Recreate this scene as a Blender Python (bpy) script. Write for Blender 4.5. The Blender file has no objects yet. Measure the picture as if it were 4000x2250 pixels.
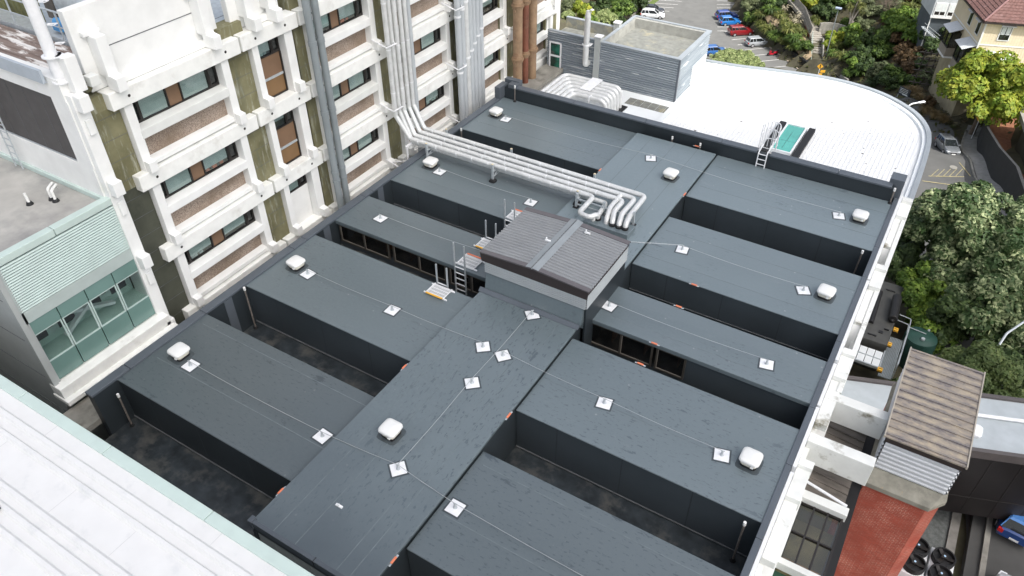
import bpy, bmesh, math, random
from mathutils import Vector, Matrix, noise
R = math.radians
random.seed(7)
sc = bpy.context.scene
col = sc.collection

# ---------------------------------------------------------------- camera, sky, sun, exposure
cd = bpy.data.cameras.new("camera"); cam = bpy.data.objects.new("camera", cd); col.objects.link(cam)
cam.location = (0, 0, 20); cam.rotation_euler = (R(50.24), R(0.2), R(31.31))
cd.sensor_width = 36; cd.lens = 26.93; cd.clip_start = .1; cd.clip_end = 3000
sc.camera = cam
SUN_EL, SUN_AZ = 54.0, 112.0          # azimuth clockwise from +Y
w = bpy.data.worlds.new("World"); sc.world = w; w.use_nodes = True
nt = w.node_tree; bg = nt.nodes["Background"]
sky = nt.nodes.new("ShaderNodeTexSky"); sky.sky_type = 'NISHITA'; sky.sun_disc = False
sky.sun_elevation = R(SUN_EL); sky.sun_rotation = R(SUN_AZ)
sky.air_density = 1.0; sky.dust_density = 4.5; sky.ozone_density = 1.0
hsv = nt.nodes.new("ShaderNodeHueSaturation"); hsv.inputs["Saturation"].default_value = .5
nt.links.new(sky.outputs[0], hsv.inputs["Color"]); nt.links.new(hsv.outputs[0], bg.inputs[0]); bg.inputs[1].default_value = 0.15
sd = bpy.data.lights.new("sun", 'SUN'); sd.energy = 3.0; sd.angle = R(0.6); sd.color = (1, .97, .93)
sun = bpy.data.objects.new("sun", sd); col.objects.link(sun)
SUNV = Vector((math.sin(R(SUN_AZ)) * math.cos(R(SUN_EL)), math.cos(R(SUN_AZ)) * math.cos(R(SUN_EL)), math.sin(R(SUN_EL))))
sun.rotation_euler = SUNV.to_track_quat('Z', 'Y').to_euler()
sc.view_settings.view_transform = 'Standard'; sc.view_settings.look = 'None'
sc.view_settings.exposure = 0.75; sc.view_settings.gamma = 1
try:
    sc.cycles.max_bounces = 6; sc.cycles.transparent_max_bounces = 12
except Exception: pass

# ---------------------------------------------------------------- helpers
def tag(o, label=None, cat=None, group=None, kind=None):
    if label: o["label"] = label
    if cat: o["category"] = cat
    if group: o["group"] = group
    if kind: o["kind"] = kind
    return o
def empty(name, loc, label=None, cat=None, group=None, rz=0, kind=None):
    o = bpy.data.objects.new(name, None); col.objects.link(o)
    o.empty_display_size = .2; o.location = loc; o.rotation_euler = (0, 0, rz)
    return tag(o, label, cat, group, kind)

SEP = set('flat_panel cross_rib verge_trim raised_well_floor parapet_strip annex_wall cap_trim posts post bearer parapet_block window_surround rim upstand roof_anchor cross_beam outer_beam hip_tiles side_capping parapet_trim splayed_recess upper_fascia foot cap corner_block downpipe lower_wall fittings lifting_lug step_loop supplementary_plate sill_band wall_joint room_partition joint_band collar flange cavity parapet_coping end_coping side_coping edge_capping inner_parapet white_membrane'.split())
class MB:
    def __init__(s): s.v = []; s.f = []; s.m = []; s.cur = 0
    def add(s, vs, fs):
        n = len(s.v); s.v += [tuple(v) for v in vs]
        for f in fs: s.f.append([i + n for i in f]); s.m.append(s.cur)
        return s
    def box(s, x0, x1, y0, y1, z0, z1):
        v = [(x, y, z) for z in (z0, z1) for y in (y0, y1) for x in (x0, x1)]
        return s.add(v, [(0, 2, 3, 1), (4, 5, 7, 6), (0, 1, 5, 4), (2, 6, 7, 3), (0, 4, 6, 2), (1, 3, 7, 5)])
    def obox(s, c, u, v, w):           # centre and three half-extent vectors
        c, u, v, w = map(Vector, (c, u, v, w))
        p = [c + a * u + b * v + d * w for d in (-1, 1) for b in (-1, 1) for a in (-1, 1)]
        return s.add(p, [(0, 2, 3, 1), (4, 5, 7, 6), (0, 1, 5, 4), (2, 6, 7, 3), (0, 4, 6, 2), (1, 3, 7, 5)])
    def bar(s, a, b, wd, ht, up=(0, 0, 1)):
        a, b = Vector(a), Vector(b); d = (b - a); u = Vector(up)
        r = d.cross(u)
        if r.length < 1e-5: r = d.cross(Vector((1, 0, 0)))
        r.normalize(); t = r.cross(d).normalized()
        return s.obox((a + b) / 2, d / 2, r * wd / 2, t * ht / 2)
    def prism(s, poly, z0, z1):
        n = len(poly)
        v = [(p[0], p[1], z0) for p in poly] + [(p[0], p[1], z1) for p in poly]
        area = sum(poly[i][0] * poly[(i + 1) % n][1] - poly[(i + 1) % n][0] * poly[i][1] for i in range(n))
        fs = [tuple(range(n))[::-1], tuple(range(n, 2 * n))] + [(i, (i + 1) % n, n + (i + 1) % n, n + i) for i in range(n)]
        if area < 0: fs = [f[::-1] for f in fs]
        return s.add(v, fs)
    def ext(s, prof, axis, a, b):      # closed profile extruded along an axis; prof in the other two coordinates
        n = len(prof)
        def P(q, t): return (t, q[0], q[1]) if axis == 'x' else (q[0], t, q[1])
        v = [P(q, a) for q in prof] + [P(q, b) for q in prof]
        return s.add(v, [tuple(range(n)), tuple(range(n, 2 * n))[::-1]] + [(i, n + i, n + (i + 1) % n, (i + 1) % n) for i in range(n)])
    def sheet(s, rows):                # grid of points
        n = len(rows[0]); v = [p for r in rows for p in r]
        return s.add(v, [(j * n + i, j * n + i + 1, (j + 1) * n + i + 1, (j + 1) * n + i) for j in range(len(rows) - 1) for i in range(n - 1)])
    def tube(s, pts, r, n=10, bend=0, seg=5, r2=None, caps=True):
        P = [Vector(p) for p in pts]
        if bend:
            Q = [P[0]]
            for i in range(1, len(P) - 1):
                a, b, c = P[i - 1], P[i], P[i + 1]; d1 = (a - b); d2 = (c - b)
                ang = d1.angle(d2); t = min(bend / math.tan(ang / 2), d1.length * .49, d2.length * .49)
                if ang > 3.1: Q.append(b); continue
                p1 = b + d1.normalized() * t; p2 = b + d2.normalized() * t
                for k in range(seg + 1):
                    q = k / seg; Q.append((1 - q) ** 2 * p1 + 2 * q * (1 - q) * b + q * q * p2)
            Q.append(P[-1]); P = Q
        T = [(P[min(i + 1, len(P) - 1)] - P[max(i - 1, 0)]).normalized() for i in range(len(P))]
        u = T[0].orthogonal().normalized(); vs = []
        for i, p in enumerate(P):
            u = (u - T[i] * u.dot(T[i])).normalized(); w_ = T[i].cross(u)
            rr = r if r2 is None else r + (r2 - r) * i / (len(P) - 1)
            for k in range(n):
                a = 2 * math.pi * k / n; vs.append(p + (u * math.cos(a) + w_ * math.sin(a)) * rr)
        m = len(P)
        fs = [(i * n + k, i * n + (k + 1) % n, (i + 1) * n + (k + 1) % n, (i + 1) * n + k) for i in range(m - 1) for k in range(n)]
        if caps: fs += [tuple(range(n))[::-1], tuple(range((m - 1) * n, m * n))]
        return s.add(vs, fs)
    def lathe(s, prof, c=(0, 0, 0), n=20, sx=1, sy=1, pw=2):   # prof: (radius, z); pw>2 = rounded square
        vs = []
        for r, z in prof:
            for k in range(n):
                a = 2 * math.pi * (k + .5) / n; ca, sa = math.cos(a), math.sin(a)
                q = (abs(ca) ** pw + abs(sa) ** pw) ** (-1 / pw)
                vs.append((c[0] + r * q * ca * sx, c[1] + r * q * sa * sy, c[2] + z))
        m = len(prof)
        fs = [(i * n + k, i * n + (k + 1) % n, (i + 1) * n + (k + 1) % n, (i + 1) * n + k) for i in range(m - 1) for k in range(n)]
        return s.add(vs, fs + [tuple(range(n))[::-1], tuple(range((m - 1) * n, m * n))])
    def rot(s, ang, c=(0, 0), i0=0):
        ca, sa = math.cos(ang), math.sin(ang)
        for i in range(i0, len(s.v)):
            x, y, z = s.v[i]; x -= c[0]; y -= c[1]
            s.v[i] = (c[0] + x * ca - y * sa, c[1] + x * sa + y * ca, z)
        return s
    def build(s, name, mats, parent=None, smooth=False, bevel=0, local=False):
        if name in SEP and parent is not None:
            g = list(range(len(s.v)))
            def find(i):
                while g[i] != i: g[i] = g[g[i]]; i = g[i]
                return i
            for f in s.f:
                for i in f[1:]: g[find(i)] = find(f[0])
            comps = {}
            for k, f in enumerate(s.f): comps.setdefault(find(f[0]), []).append(k)
            if len(comps) > 1:
                first = None
                for ks in comps.values():
                    m = MB(); used = {}
                    for k in ks:
                        for i in s.f[k]:
                            if i not in used: used[i] = len(m.v); m.v.append(s.v[i])
                        m.f.append([used[i] for i in s.f[k]]); m.m.append(s.m[k])
                    o = m.build(name, mats, parent, smooth, bevel, local); first = first or o
                return first
        me = bpy.data.meshes.new(name)
        off = Vector((0, 0, 0))
        if parent is not None and not local:
            q = parent
            while q is not None: off += q.location; q = q.parent
        me.from_pydata([tuple(Vector(v) - off) for v in s.v] if off.length else s.v, [], s.f)
        if not isinstance(mats, (list, tuple)): mats = [mats]
        for m in mats: me.materials.append(m)
        me.polygons.foreach_set("material_index", s.m)
        if smooth:
            me.polygons.foreach_set("use_smooth", [True] * len(s.f))
            try: me.set_sharp_from_angle(angle=R(38))
            except Exception: pass
        me.update()
        bm = bmesh.new(); bm.from_mesh(me); bmesh.ops.recalc_face_normals(bm, faces=bm.faces) if not getattr(s, 'raw', False) else None
        bm.to_mesh(me); bm.free()
        o = bpy.data.objects.new(name, me); col.objects.link(o)
        if parent is not None: o.parent = parent
        if bevel:
            b = o.modifiers.new("bevel", 'BEVEL'); b.width = bevel; b.segments = 2; b.limit_method = 'ANGLE'; b.angle_limit = R(50)
        return o
def copy_tree(o, parent=None):
    c = o.copy(); col.objects.link(c)
    if parent is not None: c.parent = parent
    for ch in list(o.children): copy_tree(ch, c)
    return c

# ---------------------------------------------------------------- materials
def new_mat(name):
    m = bpy.data.materials.new(name); m.use_nodes = True
    return m, m.node_tree.nodes, m.node_tree.links, m.node_tree.nodes["Principled BSDF"]
def ramp(N, L, src, p0, p1, c0=(0, 0, 0, 1), c1=(1, 1, 1, 1)):
    r = N.new("ShaderNodeValToRGB"); r.color_ramp.elements[0].position = p0; r.color_ramp.elements[1].position = p1
    r.color_ramp.elements[0].color = c0; r.color_ramp.elements[1].color = c1
    L.new(src, r.inputs[0]); return r.outputs[0]
def mixc(N, L, fac, a, b):
    x = N.new("ShaderNodeMix"); x.data_type = 'RGBA'
    for s_, v in ((x.inputs[0], fac), (x.inputs[6], a), (x.inputs[7], b)):
        if isinstance(v, (int, float)): s_.default_value = v
        elif isinstance(v, (tuple, list)): s_.default_value = (*v[:3], 1)
        else: L.new(v, s_)
    return x.outputs[2]
def coords(N, L, scale=(1, 1, 1), kind="Object"):
    tc = N.new("ShaderNodeTexCoord"); mp = N.new("ShaderNodeMapping")
    mp.inputs["Scale"].default_value = scale; L.new(tc.outputs[kind], mp.inputs[0]); return mp.outputs[0]
def nz(N, L, vec, scale, detail=4, rough=.55):
    n = N.new("ShaderNodeTexNoise"); n.inputs["Scale"].default_value = scale; n.inputs["Detail"].default_value = detail
    n.inputs["Roughness"].default_value = rough; L.new(vec, n.inputs["Vector"]); return n.outputs[0]
def pm(name, c, rough=.6, var=.2, scale=2.0, bump=0.0, bscale=30, metal=0, spec=.5, dirt=None, dscale=.7, dlo=.55, dhi=.72, stretch=(1, 1, 1), coat=0):
    m, N, L, B = new_mat(name)
    v = coords(N, L, stretch); n = nz(N, L, v, scale)
    f = ramp(N, L, n, .3, .7)
    lo = [x * (1 - var) for x in c]; hi = [min(1, x * (1 + var)) for x in c]
    cc = mixc(N, L, f, lo, hi)
    if dirt:
        d = ramp(N, L, nz(N, L, v, dscale, 6, .65), dlo, dhi); cc = mixc(N, L, d, cc, dirt)
    L.new(cc, B.inputs["Base Color"])
    B.inputs["Roughness"].default_value = rough; B.inputs["Metallic"].default_value = metal
    B.inputs["Specular IOR Level"].default_value = spec; B.inputs["Coat Weight"].default_value = coat
    if bump:
        b = N.new("ShaderNodeBump"); b.inputs["Strength"].default_value = bump; b.inputs["Distance"].default_value = .02
        L.new(nz(N, L, v, bscale, 3), b.inputs["Height"]); L.new(b.outputs[0], B.inputs["Normal"])
    return m
M = {}
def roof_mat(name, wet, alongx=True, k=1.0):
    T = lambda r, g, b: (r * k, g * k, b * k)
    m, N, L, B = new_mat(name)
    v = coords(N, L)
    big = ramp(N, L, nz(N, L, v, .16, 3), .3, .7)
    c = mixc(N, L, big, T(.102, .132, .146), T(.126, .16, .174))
    sx_ = N.new("ShaderNodeSeparateXYZ"); L.new(v, sx_.inputs[0]); fl = N.new("ShaderNodeMath"); fl.operation = 'MULTIPLY'; fl.inputs[1].default_value = .93
    L.new(sx_.outputs[1 if alongx else 0], fl.inputs[0]); f2 = N.new("ShaderNodeMath"); f2.operation = 'FLOOR'; L.new(fl.outputs[0], f2.inputs[0])
    wn = N.new("ShaderNodeTexWhiteNoise"); wn.noise_dimensions = '1D'; L.new(f2.outputs[0], wn.inputs["W"]); sheet = wn.outputs["Value"]
    sm = N.new("ShaderNodeMath"); sm.operation = 'MULTIPLY'; L.new(sheet, sm.inputs[0]); sm.inputs[1].default_value = .28
    c = mixc(N, L, sm.outputs[0], c, T(.15, .182, .196))
    fine = ramp(N, L, nz(N, L, v, 9, 5, .7), .35, .8)
    c = mixc(N, L, fine, c, T(.136, .168, .18))
    sv = coords(N, L, (.8, 2.2, 1) if alongx else (2.2, .8, 1))
    pale = ramp(N, L, nz(N, L, sv, 1.3, 7, .75), .6, .8)
    c = mixc(N, L, pale, c, T(.17, .198, .206))
    speck = N.new("ShaderNodeTexVoronoi"); speck.inputs["Scale"].default_value = 1.5; L.new(v, speck.inputs["Vector"])
    c = mixc(N, L, ramp(N, L, speck.outputs["Distance"], .035, .07, (1, 1, 1, 1), (0, 0, 0, 1)), c, T(.23, .25, .255))
    if not alongx and wet > .1:       # near end of the spine painted darker for its weaker sky reflection
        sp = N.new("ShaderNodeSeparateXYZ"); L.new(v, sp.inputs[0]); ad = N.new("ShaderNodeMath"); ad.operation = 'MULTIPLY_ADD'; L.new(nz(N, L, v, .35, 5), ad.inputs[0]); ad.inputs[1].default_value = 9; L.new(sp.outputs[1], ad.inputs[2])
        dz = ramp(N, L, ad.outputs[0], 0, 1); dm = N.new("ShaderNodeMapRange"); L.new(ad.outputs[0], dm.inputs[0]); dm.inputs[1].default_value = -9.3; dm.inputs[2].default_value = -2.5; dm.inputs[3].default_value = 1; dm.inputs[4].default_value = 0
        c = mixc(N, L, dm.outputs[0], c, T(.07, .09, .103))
    # damp drying patches with ragged outlines
    mask = ramp(N, L, nz(N, L, v, .23, 2), .5 - wet, .66 - wet)
    p1 = ramp(N, L, nz(N, L, sv, 5.5, 5, .6), .585, .63)
    p2 = ramp(N, L, nz(N, L, sv, 1.25, 6, .65), .635, .655)
    mx = N.new("ShaderNodeMath"); mx.operation = 'MAXIMUM'; L.new(p1, mx.inputs[0]); L.new(p2, mx.inputs[1])
    mm = N.new("ShaderNodeMath"); mm.operation = 'MULTIPLY'; L.new(mx.outputs[0], mm.inputs[0]); L.new(mask, mm.inputs[1])
    c = mixc(N, L, mm.outputs[0], c, T(.07, .092, .106))
    L.new(c, B.inputs["Base Color"])
    rg = N.new("ShaderNodeMapRange"); L.new(nz(N, L, v, 3, 5), rg.inputs[0]); rg.inputs[3].default_value = .26; rg.inputs[4].default_value = .42
    L.new(rg.outputs[0], B.inputs["Roughness"])
    B.inputs["Specular IOR Level"].default_value = 1.0
    b = N.new("ShaderNodeBump"); b.inputs["Strength"].default_value = .08; b.inputs["Distance"].default_value = .01
    L.new(nz(N, L, v, 1.2, 2), b.inputs["Height"]); L.new(b.outputs[0], B.inputs["Normal"])
    return m
M['roof'] = roof_mat('roof_membrane', -.02)
RB = {(sd_, i): roof_mat('roof_membrane_%s_%d' % (sd_, i), w_, True, k_) for sd_, i, w_, k_ in (('l', 0, .2, .62), ('l', 1, .05, .95), ('l', 2, -.02, .85), ('l', 3, -.03, .95), ('l', 4, -.04, 1.08), ('r', 0, .22, .75), ('r', 1, .06, 1.0), ('r', 2, -.02, 1.0), ('r', 3, 0, 1.15), ('r', 4, -.02, 1.3))}  # per-bay factor paints the sky sheen into the base colour, brightest far right
M['roof_wet_low_sheen'] = roof_mat('roof_membrane_damp_low_sheen', .2, True, .85)  # damp patches on a base darkened to paint in weaker sky sheen
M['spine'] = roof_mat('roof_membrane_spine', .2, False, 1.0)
M['spine_sheen'] = roof_mat('roof_membrane_spine_dry', -.02, False, 1.35)  # paler base carries the sky sheen painted on the far spine
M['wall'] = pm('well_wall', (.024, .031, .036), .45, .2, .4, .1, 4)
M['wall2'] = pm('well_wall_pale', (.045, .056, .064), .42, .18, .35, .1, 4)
M['capping'] = pm('pale_grey_capping', (.3, .33, .35), .4, .08, 1)
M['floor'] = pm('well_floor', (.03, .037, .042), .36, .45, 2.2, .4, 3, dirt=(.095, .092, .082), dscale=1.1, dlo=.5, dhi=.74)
M['coping'] = pm('grey_coping', (.09, .105, .122), .4, .1, .6)
M['fascia'] = pm('dark_fascia', (.03, .036, .042), .4, .1)
M['roof_seam'] = pm('roof_seam', (.15, .18, .192), .4, .2, 3)
M['seam'] = pm('seam', (.11, .117, .123), .5, .2, 3)
M['cable'] = pm('steel_cable', (.5, .52, .52), .4, .05, metal=.6)
M['white_pl'] = pm('white_plastic', (.75, .755, .735), .45, .04, 3)
M['white_st'] = pm('white_painted_steel', (.78, .79, .8), .4, .06, 5)
M['galv'] = pm('galvanised', (.5, .54, .56), .42, .12, 6, metal=.35)
M['lagging'] = pm('pipe_cladding', (.68, .69, .68), .38, .1, 3, .15, 6, metal=.25, dirt=(.45, .44, .4), dscale=1.5, dlo=.62, dhi=.8)
M['lag_old'] = pm('weathered_pipe_cladding', (.5, .53, .55), .45, .12, 2, .1, 6, metal=.2, stretch=(1, 1, .25))
M['pvc'] = pm('grey_pvc', (.24, .27, .28), .4, .1, 1)
M['rust'] = pm('brown_pipe', (.3, .2, .12), .55, .25, 2, dirt=(.2, .07, .04), dscale=1.2)
M['orange'] = pm('orange_plate', (.75, .22, .11), .5, .05)
M['yellow'] = pm('yellow_paint', (.85, .45, .04), .5, .05)
M['conc_w'] = pm('white_concrete', (.8, .805, .785), .7, .05, 1.5, .15, 20, dirt=(.68, .68, .63), dscale=.6, dlo=.58, dhi=.85)
M['conc_b'] = pm('beam_concrete', (.82, .825, .79), .75, .06, 2, .15, 20, dirt=(.5, .48, .42), dscale=.9, dlo=.56, dhi=.85)
M['conc_p'] = pm('parapet_concrete', (.7, .71, .68), .75, .06, 2, .15, 20, dirt=(.24, .225, .17), dscale=.7, dlo=.6, dhi=.7)
M['conc_g'] = pm('grey_concrete', (.26, .25, .22), .85, .25, 1.5, .3, 12, dirt=(.12, .11, .09), dscale=.9)
M['olive'] = None
M['frame_d'] = pm('dark_frame', (.02, .017, .015), .45, .1)
M['brown'] = pm('brown_panel', (.2, .12, .07), .6, .15, 1, .05)
M['blind'] = pm('blind', (.66, .7, .69), .7, .08, 3)
M['black'] = pm('black_rubber', (.012, .012, .013), .6, .1)
def glass_mat(name, c, rough=.04):
    m, N, L, B = new_mat(name)
    B.inputs["Base Color"].default_value = (*c, 1); B.inputs["Roughness"].default_value = rough
    B.inputs["Specular IOR Level"].default_value = .8
    v = coords(N, L); n = ramp(N, L, nz(N, L, v, 1.1, 3), .4, .62)
    L.new(mixc(N, L, n, [x * .35 for x in c], [x * 1.7 for x in c]), B.inputs["Base Color"])
    return m
M['glass'] = glass_mat('window_glass', (.02, .023, .022))
M['glass_r'] = glass_mat('roof_window_glass', (.022, .014, .011))
M['glass_g'] = glass_mat('green_glass', (.02, .05, .045))
def clear_glass(name, tint=(.75, .92, .86), k=.12):
    m, N, L, B = new_mat(name)
    tr = N.new("ShaderNodeBsdfTransparent"); tr.inputs[0].default_value = (*tint, 1)
    gl = N.new("ShaderNodeBsdfGlossy"); gl.inputs["Roughness"].default_value = .03
    mx = N.new("ShaderNodeMixShader"); mx.inputs[0].default_value = k
    L.new(tr.outputs[0], mx.inputs[1]); L.new(gl.outputs[0], mx.inputs[2]); L.new(mx.outputs[0], N["Material Output"].inputs[0])
    return m
M['clear'] = clear_glass('clear_glass'); M['clear_n'] = clear_glass('neutral_glass', (.72, .72, .66), .1); M['clear_t'] = clear_glass('tinted_glass', (.8, .85, .84), .08)
def panel_mat():
    m, N, L, B = new_mat('olive_block')
    v = coords(N, L, (1, 1, 1)); st = coords(N, L, (3, 3, .5))
    n = ramp(N, L, nz(N, L, v, .7, 5, .6), .35, .7); c = mixc(N, L, n, (.13, .122, .06), (.235, .222, .125))
    s_ = ramp(N, L, nz(N, L, st, 1.4, 6, .7), .54, .74); c = mixc(N, L, s_, c, (.42, .43, .36))
    d = ramp(N, L, nz(N, L, st, .6, 4), .55, .75); c = mixc(N, L, d, c, (.13, .135, .09))
    L.new(c, B.inputs["Base Color"]); B.inputs["Roughness"].default_value = .8
    return m
M['olive'] = panel_mat()
def pebble_mat():
    m, N, L, B = new_mat('pebbledash')
    v = coords(N, L); vo = N.new("ShaderNodeTexVoronoi"); vo.inputs["Scale"].default_value = 42; L.new(v, vo.inputs["Vector"])
    hs = N.new("ShaderNodeSeparateColor"); L.new(vo.outputs["Color"], hs.inputs[0])
    c = mixc(N, L, hs.outputs[0], (.17, .12, .09), (.47, .39, .32))
    d = ramp(N, L, nz(N, L, v, .8, 4), .4, .7); c = mixc(N, L, d, c, (.2, .145, .1))
    L.new(c, B.inputs["Base Color"]); B.inputs["Roughness"].default_value = .9
    return m
M['pebble'] = pebble_mat()
def brick_mat(name='brick'):
    m, N, L, B = new_mat(name)
    tc = N.new("ShaderNodeTexCoord"); sx = N.new("ShaderNodeSeparateXYZ"); L.new(tc.outputs["Object"], sx.inputs[0])
    ad = N.new("ShaderNodeMath"); ad.operation = 'ADD'; L.new(sx.outputs[0], ad.inputs[0]); L.new(sx.outputs[1], ad.inputs[1])
    cb = N.new("ShaderNodeCombineXYZ"); L.new(ad.outputs[0], cb.inputs[0]); L.new(sx.outputs[2], cb.inputs[1])
    b = N.new("ShaderNodeTexBrick"); L.new(cb.outputs[0], b.inputs["Vector"])
    b.inputs["Scale"].default_value = 1; b.inputs["Brick Width"].default_value = .22; b.inputs["Row Height"].default_value = .075
    b.inputs["Mortar Size"].default_value = .008; b.inputs["Color1"].default_value = (.46, .085, .05, 1); b.inputs["Color2"].default_value = (.34, .062, .038, 1)
    b.inputs["Bias"].default_value = -.1
    v = tc.outputs["Object"]
    mort = mixc(N, L, ramp(N, L, nz(N, L, v, 1.1, 5, .7), .42, .62), (.36, .1, .07), (.66, .42, .33))
    L.new(mort, b.inputs["Mortar"])
    d = ramp(N, L, nz(N, L, v, .5, 5), .4, .75); c = mixc(N, L, d, b.outputs["Color"], (.3, .07, .045))
    m2 = N.new("ShaderNodeMix"); L.new(c, B.inputs["Base Color"]); B.inputs["Roughness"].default_value = .85
    return m
M['brick'] = brick_mat()
M['timber_y'] = pm('weathered_metal_roof', (.5, .415, .29), .5, .2, 4, .1, 8, dirt=(.2, .175, .175), dscale=1.7, dlo=.4, dhi=.66, stretch=(.5, 1.1, 1))
def cap_mat():
    m, N, L, B = new_mat('weathered_sheet_roof'); tc = N.new("ShaderNodeTexCoord"); sp = N.new("ShaderNodeSeparateXYZ"); L.new(tc.outputs["Object"], sp.inputs[0])
    a = N.new("ShaderNodeMath"); a.operation = 'MULTIPLY_ADD'; L.new(sp.outputs[1], a.inputs[0]); a.inputs[1].default_value = 1 / .385; a.inputs[2].default_value = 20.0 - 20.5 / .385 + 22.7 / .385
    fr = N.new("ShaderNodeMath"); fr.operation = 'FRACT'; L.new(a.outputs[0], fr.inputs[0])
    pk = N.new("ShaderNodeMath"); pk.operation = 'PINGPONG'; L.new(fr.outputs[0], pk.inputs[0]); pk.inputs[1].default_value = .5
    v = coords(N, L, (.7, 1.5, 1)); n = nz(N, L, v, 2.6, 6, .65)
    ad = N.new("ShaderNodeMath"); ad.operation = 'MULTIPLY_ADD'; L.new(pk.outputs[0], ad.inputs[0]); ad.inputs[1].default_value = .35; L.new(n, ad.inputs[2])
    f = ramp(N, L, ad.outputs[0], .48, .74); c = mixc(N, L, f, (.15, .135, .14), (.43, .36, .26))
    c = mixc(N, L, ramp(N, L, nz(N, L, v, 9, 4, .7), .4, .75), c, (.3, .265, .225)); L.new(c, B.inputs["Base Color"]); B.inputs["Roughness"].default_value = .5; return m
M['timber_y'] = cap_mat()
M['dark_roof'] = pm('old_dark_roof', (.12, .105, .09), .7, .4, 2, .2, 8, dirt=(.2, .185, .16), dscale=1.6, dlo=.6, dhi=.8, stretch=(.5, 1.5, 1))
M['corr'] = pm('grey_corrugate', (.24, .25, .258), .42, .06, 1)
M['corr_l'] = pm('light_grey_louvre', (.36, .39, .4), .4, .06, 1)
M['corr_f'] = pm('dark_brown_fascia', (.035, .026, .025), .45, .1)
M['ridge'] = pm('grey_ridge', (.25, .275, .29), .4, .05)
M['white_roof'] = pm('white_roof', (.78, .79, .785), .5, .03, .4)
def specks(m, scale, rad, c_):
    N, L = m.node_tree.nodes, m.node_tree.links; B = N["Principled BSDF"]; src = B.inputs["Base Color"].links[0].from_socket
    v = coords(N, L); nn = N.new("ShaderNodeTexNoise"); nn.inputs["Scale"].default_value = 7; L.new(v, nn.inputs["Vector"])
    wv = N.new("ShaderNodeMixRGB"); wv.blend_type = 'ADD'; wv.inputs[0].default_value = .1; L.new(v, wv.inputs[1]); L.new(nn.outputs["Color"], wv.inputs[2])
    vo = N.new("ShaderNodeTexVoronoi"); vo.inputs["Scale"].default_value = scale; L.new(wv.outputs[0], vo.inputs["Vector"])
    sc_ = N.new("ShaderNodeSeparateColor"); L.new(vo.outputs["Color"], sc_.inputs[0])
    th = N.new("ShaderNodeMath"); th.operation = 'MULTIPLY'; L.new(sc_.outputs[0], th.inputs[0]); th.inputs[1].default_value = rad
    lt = N.new("ShaderNodeMath"); lt.operation = 'LESS_THAN'; L.new(vo.outputs["Distance"], lt.inputs[0]); L.new(th.outputs[0], lt.inputs[1])
    pm_ = ramp(N, L, nz(N, L, v, .35, 3), .38, .42); mu = N.new("ShaderNodeMath"); mu.operation = 'MULTIPLY'; L.new(lt.outputs[0], mu.inputs[0]); L.new(pm_, mu.inputs[1])
    L.new(mixc(N, L, mu.outputs[0], src, c_), B.inputs["Base Color"]); return m
specks(M['white_roof'], 2.1, .17, (.16, .16, .15))
M['white_rib'] = pm('white_ribbed_roof', (.7, .7, .69), .5, .03, 1.5, dirt=(.6, .61, .61), dscale=1.2)
M['white_mem'] = pm('white_membrane', (.76, .79, .8), .5, .03, 1)
M['green_cop'] = pm('pale_green_coping', (.5, .6, .56), .4, .04)
M['green_lv'] = pm('green_louvre', (.47, .57, .54), .4, .06)
M['grey_pan'] = pm('grey_panel', (.38, .4, .39), .5, .06)
def corr_mat():
    m, N, L, B = new_mat('grey_cladding')
    v = coords(N, L, (.12, .12, 5)); n = ramp(N, L, nz(N, L, v, 2.2, 3), .35, .65)
    c = mixc(N, L, n, (.2, .235, .26), (.3, .335, .36))
    s_ = ramp(N, L, nz(N, L, coords(N, L, (.16, .16, 3.4)), 2.6, 4), .62, .65); c = mixc(N, L, s_, c, (.62, .64, .65))
    L.new(c, B.inputs["Base Color"]); B.inputs["Roughness"].default_value = .4
    return m
M['clad'] = corr_mat()
M['moss_roof'] = pm('moss_gravel_roof', (.2, .205, .185), .9, .2, 3, .3, 18, dirt=(.36, .33, .22), dscale=1.1, dlo=.55, dhi=.7)
M['street'] = pm('street_asphalt', (.1, .1, .095), .9, .14, .4, .2, 40, dirt=(.075, .075, .07), dscale=.3)
M['asphalt'] = pm('asphalt', (.15, .15, .141), .9, .12, .5, .2, 40, dirt=(.1, .1, .095), dscale=.25)
M['paint'] = pm('road_paint', (.62, .61, .58), .7, .15, 3)
M['paint_y'] = pm('yellow_road_paint', (.3, .26, .14), .7, .3, 3)
M['pave'] = pm('paving', (.24, .235, .22), .9, .15, 2)
M['soil'] = pm('soil', (.085, .075, .045), .95, .4, .7, .5, 6, dirt=(.06, .075, .025), dscale=.8)
M['dry'] = pm('dry_bank', (.32, .24, .15), .95, .3, 1.2, .5, 6, dirt=(.14, .11, .06), dscale=1.2)

# ================================================================ main building with the dark membrane roof
def corr(mb, o, u, v, n, pitch, depth, kind='sine'):
    """corrugated sheet: ridges run along u, profile repeats along v, raised along n"""
    o, u, v, n = map(Vector, (o, u, v, n)); Lv = v.length; k = max(1, round(Lv / pitch)); vd = v / k
    prof = [(0, 0), (.18, .15), (.32, .85), (.5, 1), (.68, .85), (.82, .15)] if kind == 'sine' else [(0, 0), (.6, 0), (.68, 1), (.92, 1)]
    rows = []
    for i in range(k):
        for a, h in prof: q = o + vd * (i + a) + n * depth * h; rows.append((q, q + u))
    q = o + v; rows.append((q, q + u))
    mb.sheet([[r[0] for r in rows], [r[1] for r in rows]]); return mb

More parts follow.
